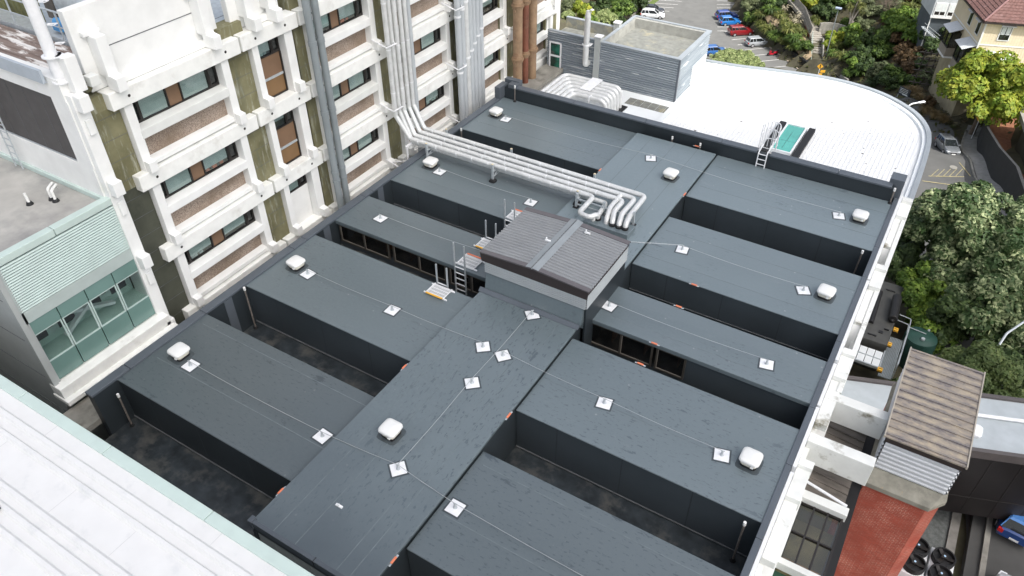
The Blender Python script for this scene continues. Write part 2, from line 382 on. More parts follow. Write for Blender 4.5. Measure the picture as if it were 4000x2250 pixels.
bld = empty("roof_building", (-11, 20, -2), "low hospital block with dark grey membrane roof bays either side of a raised central spine", "building")
XL, XR, S0, S1 = -22.0, -.5, -13.4, -9.05
BAYS = [(8.83, 12.95), (15.0, 19.15), (20.6, 22.85), (24.55, 28.63), (30.68, 35.12)]
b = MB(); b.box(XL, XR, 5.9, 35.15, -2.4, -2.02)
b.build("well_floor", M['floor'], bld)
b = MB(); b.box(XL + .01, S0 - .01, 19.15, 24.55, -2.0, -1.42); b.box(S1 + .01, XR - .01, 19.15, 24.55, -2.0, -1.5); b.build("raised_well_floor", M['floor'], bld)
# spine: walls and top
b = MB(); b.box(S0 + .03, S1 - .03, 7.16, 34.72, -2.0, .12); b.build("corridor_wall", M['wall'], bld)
for (ya, yb, m) in ((7.12, 19.66, 'spine'), (23.3, 34.75, 'spine_sheen')):
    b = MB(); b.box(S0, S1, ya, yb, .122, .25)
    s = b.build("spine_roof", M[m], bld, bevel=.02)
    q = MB()
    for xx in (-12.6, -11.75, -10.2, -9.75) if m == 'spine' else (-12.5, -11.2, -10.0):
        q.box(xx - .012, xx + .012, ya + .05, yb - .05, .2502, .2545)
    q.build("lap_seam", M['roof_seam'], s)
b = MB(); b.box(S0 - .04, S1 + .04, 7.0, 7.14, .05, .33); b.box(S0 - .06, S0 + .1, 6.98, 7.2, .0, .36); e = b.build("edge_trim", M['coping'], bld, bevel=.012)
q = MB(); 
for xx in (-10.9,): q.box(xx - .012, xx + .012, 6.99, 7.145, .06, .336)
q.build("trim_joint", M['black'], e)
b = MB(); b.box(S0, S1, 7.02, 7.13, -.12, .05); b.build("front_fascia", M['fascia'], bld)
for i in range(6):
    x0 = S0 + .15 + i * .705; b = MB(); b.box(x0, x0 + .69, 7.05, 7.12, -2.0, -.13); b.build("front_panel", M['grey_pan'], bld)
b = MB(); b.box(S0, S0 + .14, 7.0, 7.14, -2.0, -.12); b.build("corner_post", M['fascia'], bld)
def window_row(y, segs, z0, z1, mat):
    for x0, x1, n in segs:
        f = MB(); t = .07
        f.box(x0, x1, y - .07, y, z0, z0 + t); f.box(x0, x1, y - .07, y, z1 - t, z1)
        for k in range(n + 1):
            xx = x0 + (x1 - x0) * k / n; f.box(xx - t / 2, xx + t / 2, y - .075, y, z0 + .002, z1 - .002)
        fo = f.build("window", M['bronze'], bld)
        for k in range(n):
            xa = x0 + (x1 - x0) * k / n + t / 2; xb = x0 + (x1 - x0) * (k + 1) / n - t / 2
            g = MB(); g.box(xa, xb, y - .035, y - .02, z0 + t, z1 - t); g.build("pane", M['clear_t2'], fo)
            g = MB(); g.box(xa, xb, y - .05, y - .036, z0 + t, z0 + t + .025); g.box(xa, xa + .02, y - .05, y - .036, z0 + t + .025, z1 - t); g.build("bead", M['bead'], fo)
M['bronze'] = pm('bronze_frame', (.055, .05, .042), .45, .1)
M['bead'] = pm('bead', (.25, .23, .2), .4, .1)
M['clear_t2'] = clear_glass('dark_clear_glass', (.6, .55, .5), .12)
M['room'] = pm('room_interior', (.2, .12, .08), .8, .2)
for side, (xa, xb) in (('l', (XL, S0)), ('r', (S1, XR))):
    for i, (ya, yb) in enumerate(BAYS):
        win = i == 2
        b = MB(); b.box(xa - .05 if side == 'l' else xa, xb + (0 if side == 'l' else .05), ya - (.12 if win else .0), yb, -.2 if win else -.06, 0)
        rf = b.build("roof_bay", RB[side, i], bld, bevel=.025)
        wl = MB()
        if win:
            wl.box(xa, xb, yb - .2, yb - .03, -2.0, -.2)
            if side == 'l': wl.box(xa, xb, ya, ya + .17, -2.0, -1.16)
            else:
                wl.box(-5.02, xb, ya, ya + .17, -2.0, -.2); wl.box(xa, -5.02, ya, ya + .17, -2.0, -1.34)
        else:
            wl.box(xa, xb, ya + .03, yb - .03, -2.0, -.06)
        wl.build("bay_wall", M['wall'] if (side, i) == ('l', 0) else M['wall2'], rf)  # darker copy paints in shade on the wall behind the near white building
        sm = MB()
        for k in range(-25, 40, 2):
            yy = k / .93 + 20
            if not ya + .15 < yy < yb - .15: continue
            sm.box(xa + .3, xb - .05, yy - .012, yy + .012, .0005, .004)
        sm.build("lap_seam", M['roof_seam'], rf)
        if not win:
            jt = MB(); xx = xa + 1.6
            while xx < xb - .3: jt.box(xx - .02, xx + .02, ya + .0285, ya + .032, -1.95, -.07); xx += 2.4
            jt.build("wall_joint", M['fascia'], rf)
        if i in (0, 1, 3):
            fl = MB(); fl.box(xa, xb, ya - .01, ya + .028, -1.97, -1.93) if i != 3 else fl.box(xa, xb, ya - .01, ya + .028, -1.42, -1.39)
            fl.build("wall_flashing", M['seam'], rf)
window_row(20.6, ((-21.85, -19.05, 2), (-18.75, -15.95, 2), (-15.7, -13.5, 2)), -1.15, -.21, None)
window_row(20.6, ((-8.95, -6.35, 2), (-6.15, -5.03, 1)), -1.32, -.21, None)
# rooms behind the roof-light windows
b = MB()
for (xa, xb) in ((-21.9, -13.5), (-8.98, -5.04)):
    b.box(xa, xb, 21.9, 21.95, -1.9, -.22); b.box(xa, xb, 20.8, 21.9, -1.95, -1.9)
    k = xa + .7
    while k < xb: b.box(k, k + .05, 21.2, 21.9, -1.9, -.22); k += 1.4
b.build("room_partition", M['room'], bld)
# parapets
b = MB(); b.box(XL - .33, XL, 7.85, 36.2, -3, -.02); b.build("side_wall", M['wall'], bld)
b = MB(); 
ys = [7.8, 9.4, 12.9, 17.8, 18.6, 22.6, 23.2, 29, 36.3]
for i in range(len(ys) - 1): b.box(XL - .36, XL + .02, ys[i] + .008, ys[i + 1] - .008, -.02, .1)
b.build("parapet_coping", M['coping'], bld, bevel=.02)
b = MB()
for yy in (14.0, 19.85, 23.7, 29.6): b.box(XL, XL + .02, yy - .2, yy + .2, -1.9, -.03)
b.build("parapet_strip", M['coping'], bld)
b = MB(); b.box(XL, -.6, 35.15, 35.45, -3, .66); b.build("end_parapet", M['wall'], bld)
b = MB(); xs = [-21.7, -17.5, -13.2, -9, -7.15]
for i in range(4): b.box(xs[i] + .008, xs[i + 1] - .008, 35.1, 35.55, .66, .76)
xs = [-6.5, -3.2, -.75]
for i in range(2): b.box(xs[i] + .008, xs[i + 1] - .008, 35.1, 35.55, .66, .76)
b.build("end_coping", M['coping'], bld, bevel=.02)
b = MB(); b.box(-22.2, -21.2, 35.55, 35.9, -1, .95); b.box(-21.7, -21.2, 35.1, 35.55, .76, .9); b.box(-.95, -.3, 35.5, 36.2, -1, .98); b.box(-22.3, -21.95, 34.6, 35.5, .1, .78); b.build("parapet_block", M['coping'], bld, bevel=.02)
b = MB(); ys = [8.2, 11.2, 14.4, 17.5, 20.3, 21.8, 24.1, 28.6, 31, 35.6]
for i in range(len(ys) - 1): b.box(XR + .0, XR + .2, ys[i] + .008, ys[i + 1] - .008, -.12, .05)
b.build("side_coping", M['coping'], bld, bevel=.015)
b = MB(); b.box(XR + .01, XR + .18, 8.2, 35.6, -3, -.12); b.build("side_inner_wall", M['wall'], bld)
# storeys below the roof
b = MB(); b.box(XL - .3, -.3, 7.3, 35.4, -34, -2.42); b.build("lower_wall", M['conc_w'], bld)

# ---- plant room on the spine
b = MB()
px0, px1, py0, py1 = -13.3, -8.85, 19.72, 23.28
b.box(px0 + .1, px1 - .08, py0 + .1, py1 - .1, .0, 1.1)
b.ext([(py0 + .1, 1.06), (py0 + .1, .35), (py0 - .16, .35), (py0 - .02, 1.06)], 'x', px0 + .05, px1 - .1)
pr = b.build("plant_room", M['roof'], bld)
b = MB(); b.ext([(py0 - .14, .252), (py0 - .14, .36), (py0 - .2, .4), (py0 - .34, .27), (py0 - .34, .252)], 'x', px0 - .15, px1 - .12); b.build("base_flashing", M['coping'], pr)
b = MB(); b.box(px1 - .1, px1 - .02, py0 + .1, py1, -1.5, 1.06); b.build("side_wall", M['wall'], pr)
b = MB()
corr(b, (px0, py0, 1.08), (px1 - px0, 0, 0), (0, 0, .56), (0, -1, 0), .1, .06)
corr(b, (px1, py0, 1.08), (0, py1 - py0, 0), (0, 0, .78), (1, 0, 0), .085, .045)
corr(b, (px0, py1, 1.08), (0, py0 - py1, 0), (0, 0, .78), (-1, 0, 0), .085, .045)
corr(b, (px1, py1, 1.08), (px0 - px1, 0, 0), (0, 0, .78), (0, 1, 0), .085, .045)
b.build("louvre_cladding", M['corr_l'], pr, smooth=True)
b = MB(); rx0, rx1, ry0, ry1, rm = -13.52, -8.74, 19.66, 23.3, -11.15
b.ext([(rx0 + .08, 1.62), (rx1 - .08, 1.62), (rx1 - .03, 1.98), (rm, 2.1), (rx0 + .03, 1.98)], 'y', ry0 + .0, ry0 + .06)
b.ext([(rx0 + .08, 1.74), (rx1 - .08, 1.74), (rx1 - .03, 1.98), (rm, 2.1), (rx0 + .03, 1.98)], 'y', ry1 - .09, ry1 - .03)
b.box(rx0 + .05, rx0 + .1, ry0 + .1, ry1 - .1, 1.8, 1.97); b.box(rx1 - .1, rx1 - .05, ry0 + .1, ry1 - .1, 1.8, 1.97)
b.build("gable_fascia", M['corr_f'], pr)
b = MB(); b.box(rx0 + .1, rx1 - .1, ry0 + .005, ry0 + .028, 1.95, 1.975); b.box(rx1 - .26, rx1 - .235, ry0 + .002, ry0 + .028, 1.75, 1.95); b.build("fascia_trim", M['corr_l'], pr)
b = MB()
corr(b, (rx0, ry0 + .18, 1.99), (rm - rx0, 0, .13), (0, ry1 - ry0 - .4, 0), (0, 0, 1), .17, .06)
corr(b, (rm, ry0 + .18, 2.12), (rx1 - rm, 0, -.13), (0, ry1 - ry0 - .4, 0), (0, 0, 1), .17, .06)
b.build("corrugated_roof", M['corr'], pr, smooth=True)
b = MB()
for ya, yb in ((ry0, ry0 + .2), (ry1 - .24, ry1)):
    b.add([(rx0, ya, 2.03), (rm, ya, 2.165), (rx1, ya, 2.03), (rx0, yb, 2.035), (rm, yb, 2.17), (rx1, yb, 2.035)], [(0, 1, 4, 3), (1, 2, 5, 4)])
    yq = ya if ya == ry0 else yb
    b.add([(rx0, yq, 2.03), (rm, yq, 2.165), (rx1, yq, 2.03), (rx0, yq, 1.96), (rm, yq, 2.09), (rx1, yq, 1.96)], [(0, 3, 4, 1), (1, 4, 5, 2)])
b.build("verge_trim", pm('purple_grey_trim', (.12, .11, .115), .4, .05), pr)
b = MB(); b.add([(rm - .28, ry0 - .02, 2.16), (rm - .02, ry0 - .05, 2.22), (rm + .02, ry0 - .05, 2.22), (rm + .28, ry0 - .02, 2.16), (rm - .28, ry1 + .02, 2.16), (rm - .02, ry1 + .04, 2.22), (rm + .02, ry1 + .04, 2.22), (rm + .28, ry1 + .02, 2.16)], [(0, 1, 5, 4), (2, 3, 7, 6)])
b.box(rm - .02, rm + .02, ry0 - .05, ry1 + .04, 2.15, 2.185)
b.build("ridge_cap", M['ridge'], pr)
b = MB()
for (xx, yy) in ((-11.5, 21.5), (-10.4, 22.75)): b.box(xx - .12, xx + .12, yy - .035, yy + .035, 2.14, 2.2); b.tube([(xx - .06, yy, 2.2), (xx - .06, yy, 2.3)], .03, 8)
b.build("roof_anchor", M['white_st'], pr)

# ---- vents, plates, wires, tags, pipes
PATCH = pm('roof_patch', (.06, .073, .08), .3, .25, 3)
def dome_proto():
    r = empty("roof_vent", (0, 0, 0))
    b = MB(); b.lathe([(.28, 0), (.26, .1)], n=28, pw=6); b.build("curb", M['black'], r, local=True)
    b = MB(); b.lathe([(.42, .001), (.4, .006)], n=28, pw=6); b.build("flashing", PATCH, r, local=True)
    b = MB(); b.lathe([(.27, .1), (.29, .17), (.27, .18), (.26, .28)], n=28, pw=6); b.build("collar", pm('cream_plastic', (.7, .68, .58), .5, .04), r, smooth=True, local=True)
    b = MB(); b.lathe([(.27, .27), (.345, .28), (.36, .31), (.35, .37), (.32, .4), (.22, .425), (.05, .435)], n=32, pw=5); b.build("hood", M['white_pl'], r, smooth=True, local=True)
    b = MB(); b.tube([(.1, -.3, .18), (.2, -.3, .18)], .05, 8); b.build("side_cap", M['white_pl'], r, local=True)
    return r
dp = dome_proto()
DL = [(-21.0, 10.83, 0, "left end of the nearest left bay, by the pale green building"), (-21.06, 16.99, 0, "left end of the second left bay, before the windowed bay"),
      (-21.06, 26.61, 0, "left end of the roof bay under the silver pipes"), (-21.17, 32.96, 0, "far left corner of the roof by the grey downpipes"),
      (-11.89, 11.8, .25, "near end of the central spine, largest in view"), (-1.5, 16.94, 0, "right end of the roof bay level with the brick chimney"),
      (-1.51, 26.56, 0, "right end of the roof bay behind the plant room"), (-1.53, 32.82, 0, "far right corner of the roof, near the white curved roof"),
      (-10.16, 31.39, .25, "far end of the central spine, beyond the silver pipes")]
for i, (x, y, z, t) in enumerate(DL):
    o = dp if i == 0 else copy_tree(dp)
    o.location = (x, y, z); o.rotation_euler.z = random.uniform(-.08, .08); o.scale = (.93, .93, .92)
    tag(o, "white domed roof vent, " + t, "roof vent", "white roof vents on the dark roof")
def plate_proto():
    r = empty("anchor_plate", (0, 0, 0))
    b = MB(); b.box(-.24, .24, -.24, .24, .004, .03); b.build("base_plate", M['white_st'], r, local=True, bevel=.01)
    b = MB(); b.box(-.3, .3, -.3, .3, .001, .004); b.build("patch", PATCH, r, local=True)
    b = MB(); b.lathe([(.07, .03), (.045, .1), (.035, .2), (.02, .24)], n=12); b.tube([(-.06, 0, .23), (.06, 0, .23)], .02, 8); b.build("post", M['galv'], r, local=True, smooth=True)
    return r
pp = plate_proto()
PL = [(-20.28, 10.67, 0, 0, "left end of the nearest left bay, beside a vent"), (-20.32, 16.87, 0, 0, "left end of the second left bay, beside a vent"), (-20.3, 21.64, 0, 0, "left end of the windowed bay with ladders"),
      (-20.35, 26.37, 0, 0, "left end of the bay under the silver pipes"), (-20.44, 32.8, 0, 0, "far left corner, beside a vent"), (-13.93, 10.69, 0, 0, "nearest left bay where it meets the spine"),
      (-11.54, 16.78, .25, .75, "left one of the close pair on the spine"), (-15.88, 16.88, 0, 0, "middle of the second left bay, near the yellow-edged walkway"),
      (-10.67, 16.77, .25, .75, "right one of the close pair on the spine"), (-10.88, 19.26, .25, .75, "spine just in front of the plant room"), (-10.88, 15.06, .25, .75, "on the spine midway between near vent and plant room"),
      (-10.83, 10.8, .25, .75, "spine where two wires meet, right of the near vent"), (-8.6, 10.69, 0, .1, "nearest right bay beside the spine edge"), (-6.58, 16.82, 0, .1, "middle of the second right bay"),
      (-2.36, 16.77, 0, .3, "right end of the second right bay, beside a vent"), (-8.66, 21.51, 0, 0, "right windowed bay, close to the plant room"), (-2.36, 21.56, 0, .3, "right end of the right windowed bay"),
      (-7.57, 26.51, 0, .2, "right of the plant room, at the end of the rod"), (-2.35, 26.45, 0, .4, "right end of the bay behind the right windowed bay"), (-2.39, 32.64, 0, .4, "far right bay, beside a vent"),
      (-11.7, 32.59, .25, .4, "far end of the spine"), (-15.06, 26.32, 0, 0, "on the pipe bay behind the plant room's left corner")]
for i, (x, y, z, a, t) in enumerate(PL):
    o = pp if i == 0 else copy_tree(pp)
    o.location = (x, y, z); o.rotation_euler.z = a + random.uniform(-.12, .12)
    tag(o, "white square anchor plate, " + t, "anchor plate", "white safety anchor plates on the roof")
CB = [((0, 5), "nearest left bay"), ((5, 11), "nearest left bay and the spine edge"), ((11, 12), "spine to the nearest right bay"), ((1, 7), "second left bay"), ((7, 6), "second left bay up to the spine"), ((8, 13), "spine edge to the second right bay"),
      ((13, 14), "outer end of the second right bay"), ((3, 21), "pipe bay behind the ladders"), ((15, 16), "right windowed bay"), ((17, 18), "bay right of the plant room"), ((4, 20), "far left bay"), ((20, 19), "far right bay"), ((11, 10), "spine between the near vent and the middle plate"), ((10, 9), "spine up to the plant room")]
def wire(a, b_, t, z0=0):
    m = MB(); A, B_ = Vector(a), Vector(b_); n = 10
    pts = []
    for k in range(n + 1):
        q = A.lerp(B_, k / n); q.z -= .12 * math.sin(math.pi * k / n) * min(1, (B_ - A).length / 8); pts.append(q)
    m.tube(pts, .0105, 5)
    tag(m.build("safety_wire", M['cable']), "thin steel safety wire stretched along the " + t, "wire", "steel safety wires on the roof")
for (i, j), t in CB:
    wire((PL[i][0], PL[i][1], PL[i][2] + .24), (PL[j][0], PL[j][1], PL[j][2] + .24), t)
wire((-8.6, 10.69, .24), (-.4, 10.69, .1), "nearest right bay to the right edge")
wire((-20.3, 21.64, .24), (-14.3, 21.7, .3), "left windowed bay to the ladders")
m = MB(); m.tube([(-8.8, 23.3, 2.0), (-7.57, 26.51, .26)], .02, 6)
tag(m.build("steel_rod", M['galv']), "grey steel rod sloping from the plant room corner down to an anchor plate", "rod")
def tag_proto(name):
    r = empty(name, (0, 0, 0))
    b = MB(); b.box(-.12, .12, -.035, .035, .01, .05); b.build("plate", M['orange'], r, local=True, bevel=.01)
    b = MB(); b.box(-.21, .21, -.028, .028, .0, .012); b.build("bracket", M['galv'], r, local=True)
    return r
tp = tag_proto("edge_marker")
TL = [(-13.42, 14.49, .2, 1.57, "left spine edge above the second left light well"), (-13.42, 8.3, .2, 1.57, "left edge of the spine nearest the camera"), (-9.02, 14.49, .2, 1.57, "right spine edge above the glossy light well"),
      (-9.02, 8.25, .2, 1.57, "right spine edge at the bottom of the photo"), (-13.42, 30.32, .2, 1.57, "left edge of the spine beyond the silver pipes"), (-9.02, 30.41, .2, 1.57, "right edge of the spine beyond the plant room"),
      (-10.14, 34.95, .25, 0, "far end of the spine by the end parapet"), (-6.26, 24.5, 0, 0, "front edge of the bay right of the plant room"), (-6.29, 22.9, 0, 0, "back edge of the right windowed bay"),
      (-6.28, 20.45, 0, 0, "front edge of the right windowed bay above its windows"), (-6.29, 19.2, 0, 0, "back edge of the second right bay below the windows")]
for i, (x, y, z, a, t) in enumerate(TL):
    o = tp if i == 0 else copy_tree(tp)
    o.location = (x, y, z); o.rotation_euler.z = a
    tag(o, "small orange clip plate, " + t, "edge marker", "orange plates clipped to roof edges")
M['oldpipe'] = pm('weathered_vent_pipe', (.16, .14, .125), .5, .3, 4, dirt=(.5, .5, .48), dscale=3)
for (x, y, z0, z1, t, lean) in ((-21.72, 14.7, -2.0, .2, "left end of the second light well", .0), (-21.72, 8.5, -2.0, -.3, "left end of the nearest light well", .05), (-.9, 30.3, -2.0, .1, "right end of the farthest right light well", .04), (-.92, 14.7, -2, .05, "right end of the nearest right light well", 0), (-21.15, 34.95, -.0, .95, "far left parapet corner", 0), (-21.75, 30.35, -2, .2, "left wall of the light well beyond the pipes", 0), (-.6, 34.95, 0, .8, "far right parapet corner", 0), (-11.5, 34.9, .0, .45, "end parapet behind the spine, left of its twin", 0), (-9.99, 34.97, .0, .45, "end parapet behind the spine, beside the orange plate", 0)):
    r = empty("vent_pipe", (x, y, z0), "thin vent pipe with white tip, " + t, "vent pipe", "vent pipes standing along the roof edges")
    b = MB(); b.tube([(x, y, z0), (x + lean, y, z1 - .12)], .035, 8); b.build("pipe", M['oldpipe'], r)
    b = MB(); b.tube([(x + lean, y, z1 - .12), (x + lean, y, z1 + .03)], .05, 8); b.build("tip", M['white_pl'], r)
    b = MB(); b.lathe([(.1, 0), (.06, .1)], (x, y, z0), 10); b.build("boot", M['black'], r)
b = MB(); b.tube([(-11.51, 8.8, .25), (-11.51, 8.8, .36)], .03, 8); b.box(-11.63, -11.39, 8.76, 8.84, .255, .3)
tag(b.build("roof_anchor", M['white_st']), "small bare metal anchor fixing at the near end of the spine", "anchor")
b = MB(); b.tube([(-9.0 + .75, 13.9, -2), (-8.25, 13.9, -1.75)], .04, 8); tag(b.build("drain_pipe", M['black']), "short black drain stub on the glossy floor of the right light well", "drain stub")

# ================================================================ access ladders and pipework
def access(loc, lab, y_edge, y_out, rails, z_lo, z_hi, edge_mat, x0=-15.34, x1=-14.82, rung=True):
    """walkway platform between y_edge (nosing side) and y_out, with ladder rails standing at y=rails"""
    r = empty("access_ladder", loc, lab, "ladder", "access ladders over the left light wells")
    for xx in (x0, x1):
        b = MB(); b.box(xx - .025, xx + .025, rails - .03, rails + .03, z_lo, z_hi); b.build("rail", M['galv'], r)
    b = MB(); z = z_lo + .2
    while z < .1: b.tube([(x0 + .03, rails, z), (x1 - .03, rails, z)], .025, 6); z += .3
    if len(b.v): b.build("rungs", M['white_st'], r)
    ya, yb = sorted((y_edge, y_out)); xa, xb = x0 + .02, x1 + .3
    b = MB()
    for k in range(15): xx = xa + (xb - xa) * k / 14; b.box(xx - .009, xx + .009, ya + .05, yb - .03, .1, .125)
    for k in range(4): yy = ya + .06 + (yb - ya - .12) * k / 3; b.box(xa, xb, yy - .018, yy + .018, .07, .098)
    b.box(xa - .03, xa, ya, yb, .07, .13); b.box(xb, xb + .03, ya, yb, .07, .13)
    b.build("grating", M['white_st'], r)
    b = MB()
    for yy in (ya + .02, yb - .06): b.box(xa - .16, xb + .16, yy, yy + .05, .012, .066)
    b.build("bearer", M['white_st'], r)
    b = MB(); b.box(xa, xb, y_edge - .06 if y_edge < y_out else y_edge, y_edge if y_edge < y_out else y_edge + .06, .1, .135); b.build("nosing", edge_mat, r)
access((-15.1, 19.1, 0), "short white walkway with yellow nosing and ladder down from the second left bay", 18.4, 19.05, 19.18, -1.35, 1.0, M['yellow'])
access((-15.1, 20.5, 0), "longest access ladder, climbing past the roof windows to an orange-edged walkway", 21.35, 20.62, 20.44, -1.36, 1.28, M['orange'])
access((-15.1, 22.8, 0), "white walkway with yellow nosing beside the plant room's left wall", 22.05, 22.72, 22.88, -1.35, .95, M['yellow'])
access((-15.1, 24.4, 0), "far access ladder with orange-edged walkway, on the bay with silver pipes", 25.3, 24.6, 24.45, -1.35, 1.15, M['orange'])
r = empty("cage_ladder", (-6.8, 35.3, 0), "white caged ladder over the end parapet down to the white curved roof", "ladder")
for xx in (-7.02, -6.6):
    b = MB(); b.tube([(xx, 34.98, .02), (xx, 34.98, .82), (xx, 35.7, .95), (xx, 35.7, 1.85)], .03, 8, .08); b.build("rail", M['white_st'], r)
b = MB()
for k in range(3): b.tube([(-7.02, 34.98, .18 + k * .28), (-6.6, 34.98, .18 + k * .28)], .025, 6)
for k in range(7): b.tube([(-7.02, 35.7, .75 - k * .3), (-6.6, 35.7, .75 - k * .3)], .02, 6)
b.build("rungs", M['white_st'], r)
b = MB()
for z in (.95, 1.45, 1.9):
    b.tube([(-6.81 + .42 * math.cos(a), 35.72 + .7 * math.sin(a), z) for a in [math.pi * k / 10 for k in range(11)]], .024, 6)
for k in range(9):
    a = math.pi * k / 8; x, y = -6.81 + .42 * math.cos(a), 35.72 + .7 * math.sin(a); b.tube([(x, y, .5), (x, y, 1.92)], .019, 5)
b.build("cage", M['white_st'], r)

# ---- silver pipes over the roof
PZ = .78
ends = [(27.2, -12.25, [(-12.2, 25.62, PZ + .05), (-11.62, 25.55, PZ + .05), (-11.45, 26.0, PZ + .05), (-11.45, 26.05, .3)]),
        (27.6, -10.95, [(-10.92, 26.15, PZ), (-10.72, 25.95, .3)][:0] + [(-10.93, 26.6, PZ), (-10.72, 26.0, PZ - .08), (-10.7, 25.96, .3)]),
        (28.02, -10.55, [(-10.55, 26.6, PZ), (-10.4, 26.0, PZ - .1), (-10.38, 25.96, .3)]),
        (28.45, -10.24, [(-10.2, 26.7, PZ), (-10.1, 26.03, PZ - .02), (-10.09, 25.98, .3)])]
fy = [27.05, 27.75, 28.15, 28.52]
for i, (y, xe, tail) in enumerate(ends):
    pts = [(-23.4, fy[i], 16), (-23.4, fy[i], 2.0), (-22.75, y + .02, PZ + .02), (xe, y, PZ)] + tail
    r = empty("service_pipe", (-22.7, y, 0), ["nearest silver pipe crossing the roof, ending in a U-shaped loop", "second silver pipe crossing the roof, counted from the camera", "third silver pipe crossing the roof, counted from the camera", "farthest silver pipe crossing the roof, with the last elbow"][i], "pipe", "silver lagged pipes crossing the roof")
    b = MB(); b.tube(pts, .118, 14, .26, 6); b.build("lagging", M['lagging'], r, smooth=True)
    b = MB(); x = -22.2
    for k in range(9): b.tube([(x, y, PZ), (x + .05, y, PZ)], .124, 14); x += random.uniform(.9, 1.5)
    for z in (3.2, 5.4, 7.6): b.tube([(-23.4, fy[i], z), (-23.4, fy[i], z + .06)], .125, 14)
    b.build("joint_band", M['white_st'], r)
    b = MB(); q = tail[-1]; b.lathe([(.15, 0), (.15, .1), (.12, .12)], (q[0], q[1], .5), 16); b.build("boot", M['black'], r)
for pts, lab in (([(-23.42, 27.4, 16), (-23.42, 27.4, 2.1), (-22.75, 27.42, .5), (-11.7, 27.42, .5), (-11.5, 26.2, .62), (-11.62, 25.9, .55), (-11.62, 25.88, .3)], "lower silver pipe running under the others across the roof"),
                 ([(-11.25, 28.0, PZ), (-11.22, 26.8, PZ), (-11.02, 26.02, PZ - .1), (-11.0, 25.97, .3)], "short silver branch pipe dropping into the kerb beside the plant room")):
    b = MB(); b.tube(pts, .11, 14, .24, 6); tag(b.build("service_pipe", M['lagging'], smooth=True), lab, "pipe", "silver lagged pipes crossing the roof")
b = MB(); b.box(-11.95, -9.8, 25.6, 26.45, .2, .5); tag(b.build("pipe_kerb", M['roof'], bevel=.02), "dark raised roof kerb where the silver pipes drop in", "kerb")
def post_frame(x, zb, lab):
    r = empty("pipe_support", (x, 27.05, zb), lab, "pipe support", "galvanised supports under the silver pipes")
    for y in (27.0, 28.75):
        b = MB(); b.box(x - .05, x + .05, y - .04, y + .04, zb + .02, .95); b.build("post", M['galv'], r)
        b = MB(); b.box(x - .05, x + .05, y - .04, y + .04, .951, .975); b.build("cap", pm('cream_cap', (.7, .6, .4), .5, .05) if 'cream_cap' not in bpy.data.materials else bpy.data.materials['cream_cap'], r)
        b = MB(); b.lathe([(.17, 0), (.15, .1), (.1, .14)], (x, y, zb + .001), 12, pw=5); b.build("foot", M['black'], r)
    b = MB(); b.box(x + .051, x + .1, 26.9, 28.9, PZ - .2, PZ - .125); b.box(x + .051, x + .09, 27.0, 28.75, .3, .34); b.bar((x + .07, 27.04, .32), (x + .07, 27.5, PZ - .2), .04, .04); b.build("cross_arm", M['galv'], r)
for x, zb, t in ((-21.55, 0, "left end of the run, by a vent"), (-17.6, 0, "middle of the run"), (-12.98, .25, "edge of the spine")): post_frame(x, zb, "galvanised post frame under the silver pipes, " + t)
r = empty("pipe_rack", (-11.5, 27, .25), "galvanised rack of posts and double rails where the silver pipes turn down", "pipe support")
for x in (-12.9, -11.5, -10.04):
    b = MB(); b.box(x - .045, x + .045, 26.72, 26.8, .27, 1.0); b.build("post", M['galv'], r)
    b = MB(); b.box(x - .12, x + .12, 26.64, 26.88, .251, .3); b.build("foot", M['black'], r)
b = MB(); b.box(-12.85, -10.09, 26.74, 26.78, .4, .46); b.box(-12.85, -10.09, 26.74, 26.78, .68, .74); b.build("rail", M['galv'], r)

# ---- vertical pipes on the white tower
def riser(y, rad, mat, lab, grp, z0=-3, z1=16, x=-23.45, bands=(), bm=None, flange=0):
    r = empty("riser_pipe", (x, y, z0), lab, "pipe", grp)
    b = MB(); b.tube([(x, y, z0), (x, y, z1)], rad, 14); b.build("pipe", mat, r, smooth=True)
    b = MB()
    for z in bands:
        if flange:
            b.lathe([(rad + .1, -.05), (rad + .1, -.01)], (x, y, z), 14); b.lathe([(rad + .1, .02), (rad + .1, .06)], (x, y, z), 14); b.lathe([(rad + .03, -.2), (rad + .03, .2)], (x, y, z), 14)
        else: b.lathe([(rad + .025, 0), (rad + .025, .1)], (x, y, z), 14)
    if bands: b.build("flange" if flange else "collar", bm or mat, r)
    return r
for y, t in ((22.45, "left"), (22.93, "right")):
    riser(y, .165, M['pvc'], t + " of the pair of plain grey drainpipes down the white tower", "grey drainpipes on the white tower", bands=(.5, 1.0, 4.0, 4.1, 7.2, 7.3, 10.4), x=-23.55)
for k, y in enumerate((28.9,)):
    riser(y, .13, M['lag_old'], "weathered grey pipe going straight down just right of the silver bends", "risers on the white tower", x=-23.5)
for k in range(7):
    y = 32.9 + k * .36
    riser(y, .165 if k not in (2, 3) else .185, M['lagging'] if k == 2 else M['lag_old'], "upright lagged pipe %s in the cluster of seven on the white tower" % ("first from the left", "second from the left", "third and brightest", "in the middle", "third from the right", "second from the right", "last on the right")[k],
          "cluster of upright pipes on the white tower", bands=[2.0 + .3 * k + 3.1 * j for j in range(4)], bm=M['white_st'])
for y, rd, m, t in ((39.1, .3, M['rust'], "left thick tan"), (40.0, .22, pm('red_brown_pipe', (.2, .075, .045), .55, .3, 1.5, dirt=(.3, .2, .12), dscale=.5), "thin red-brown middle"), (40.85, .3, M['rust'], "right thick tan")):
    riser(y, rd, m, t + " flanged pipe on the white tower", "brown flanged pipes on the white tower", z0=-2, z1=12, bands=(.55, 3.85, 7.1), flange=1, bm=M['rust'])
b = MB()
for z in (3.55, 6.8, .3): b.box(-23.5, -23.4, 38.7, 41.2, z, z + .12); 
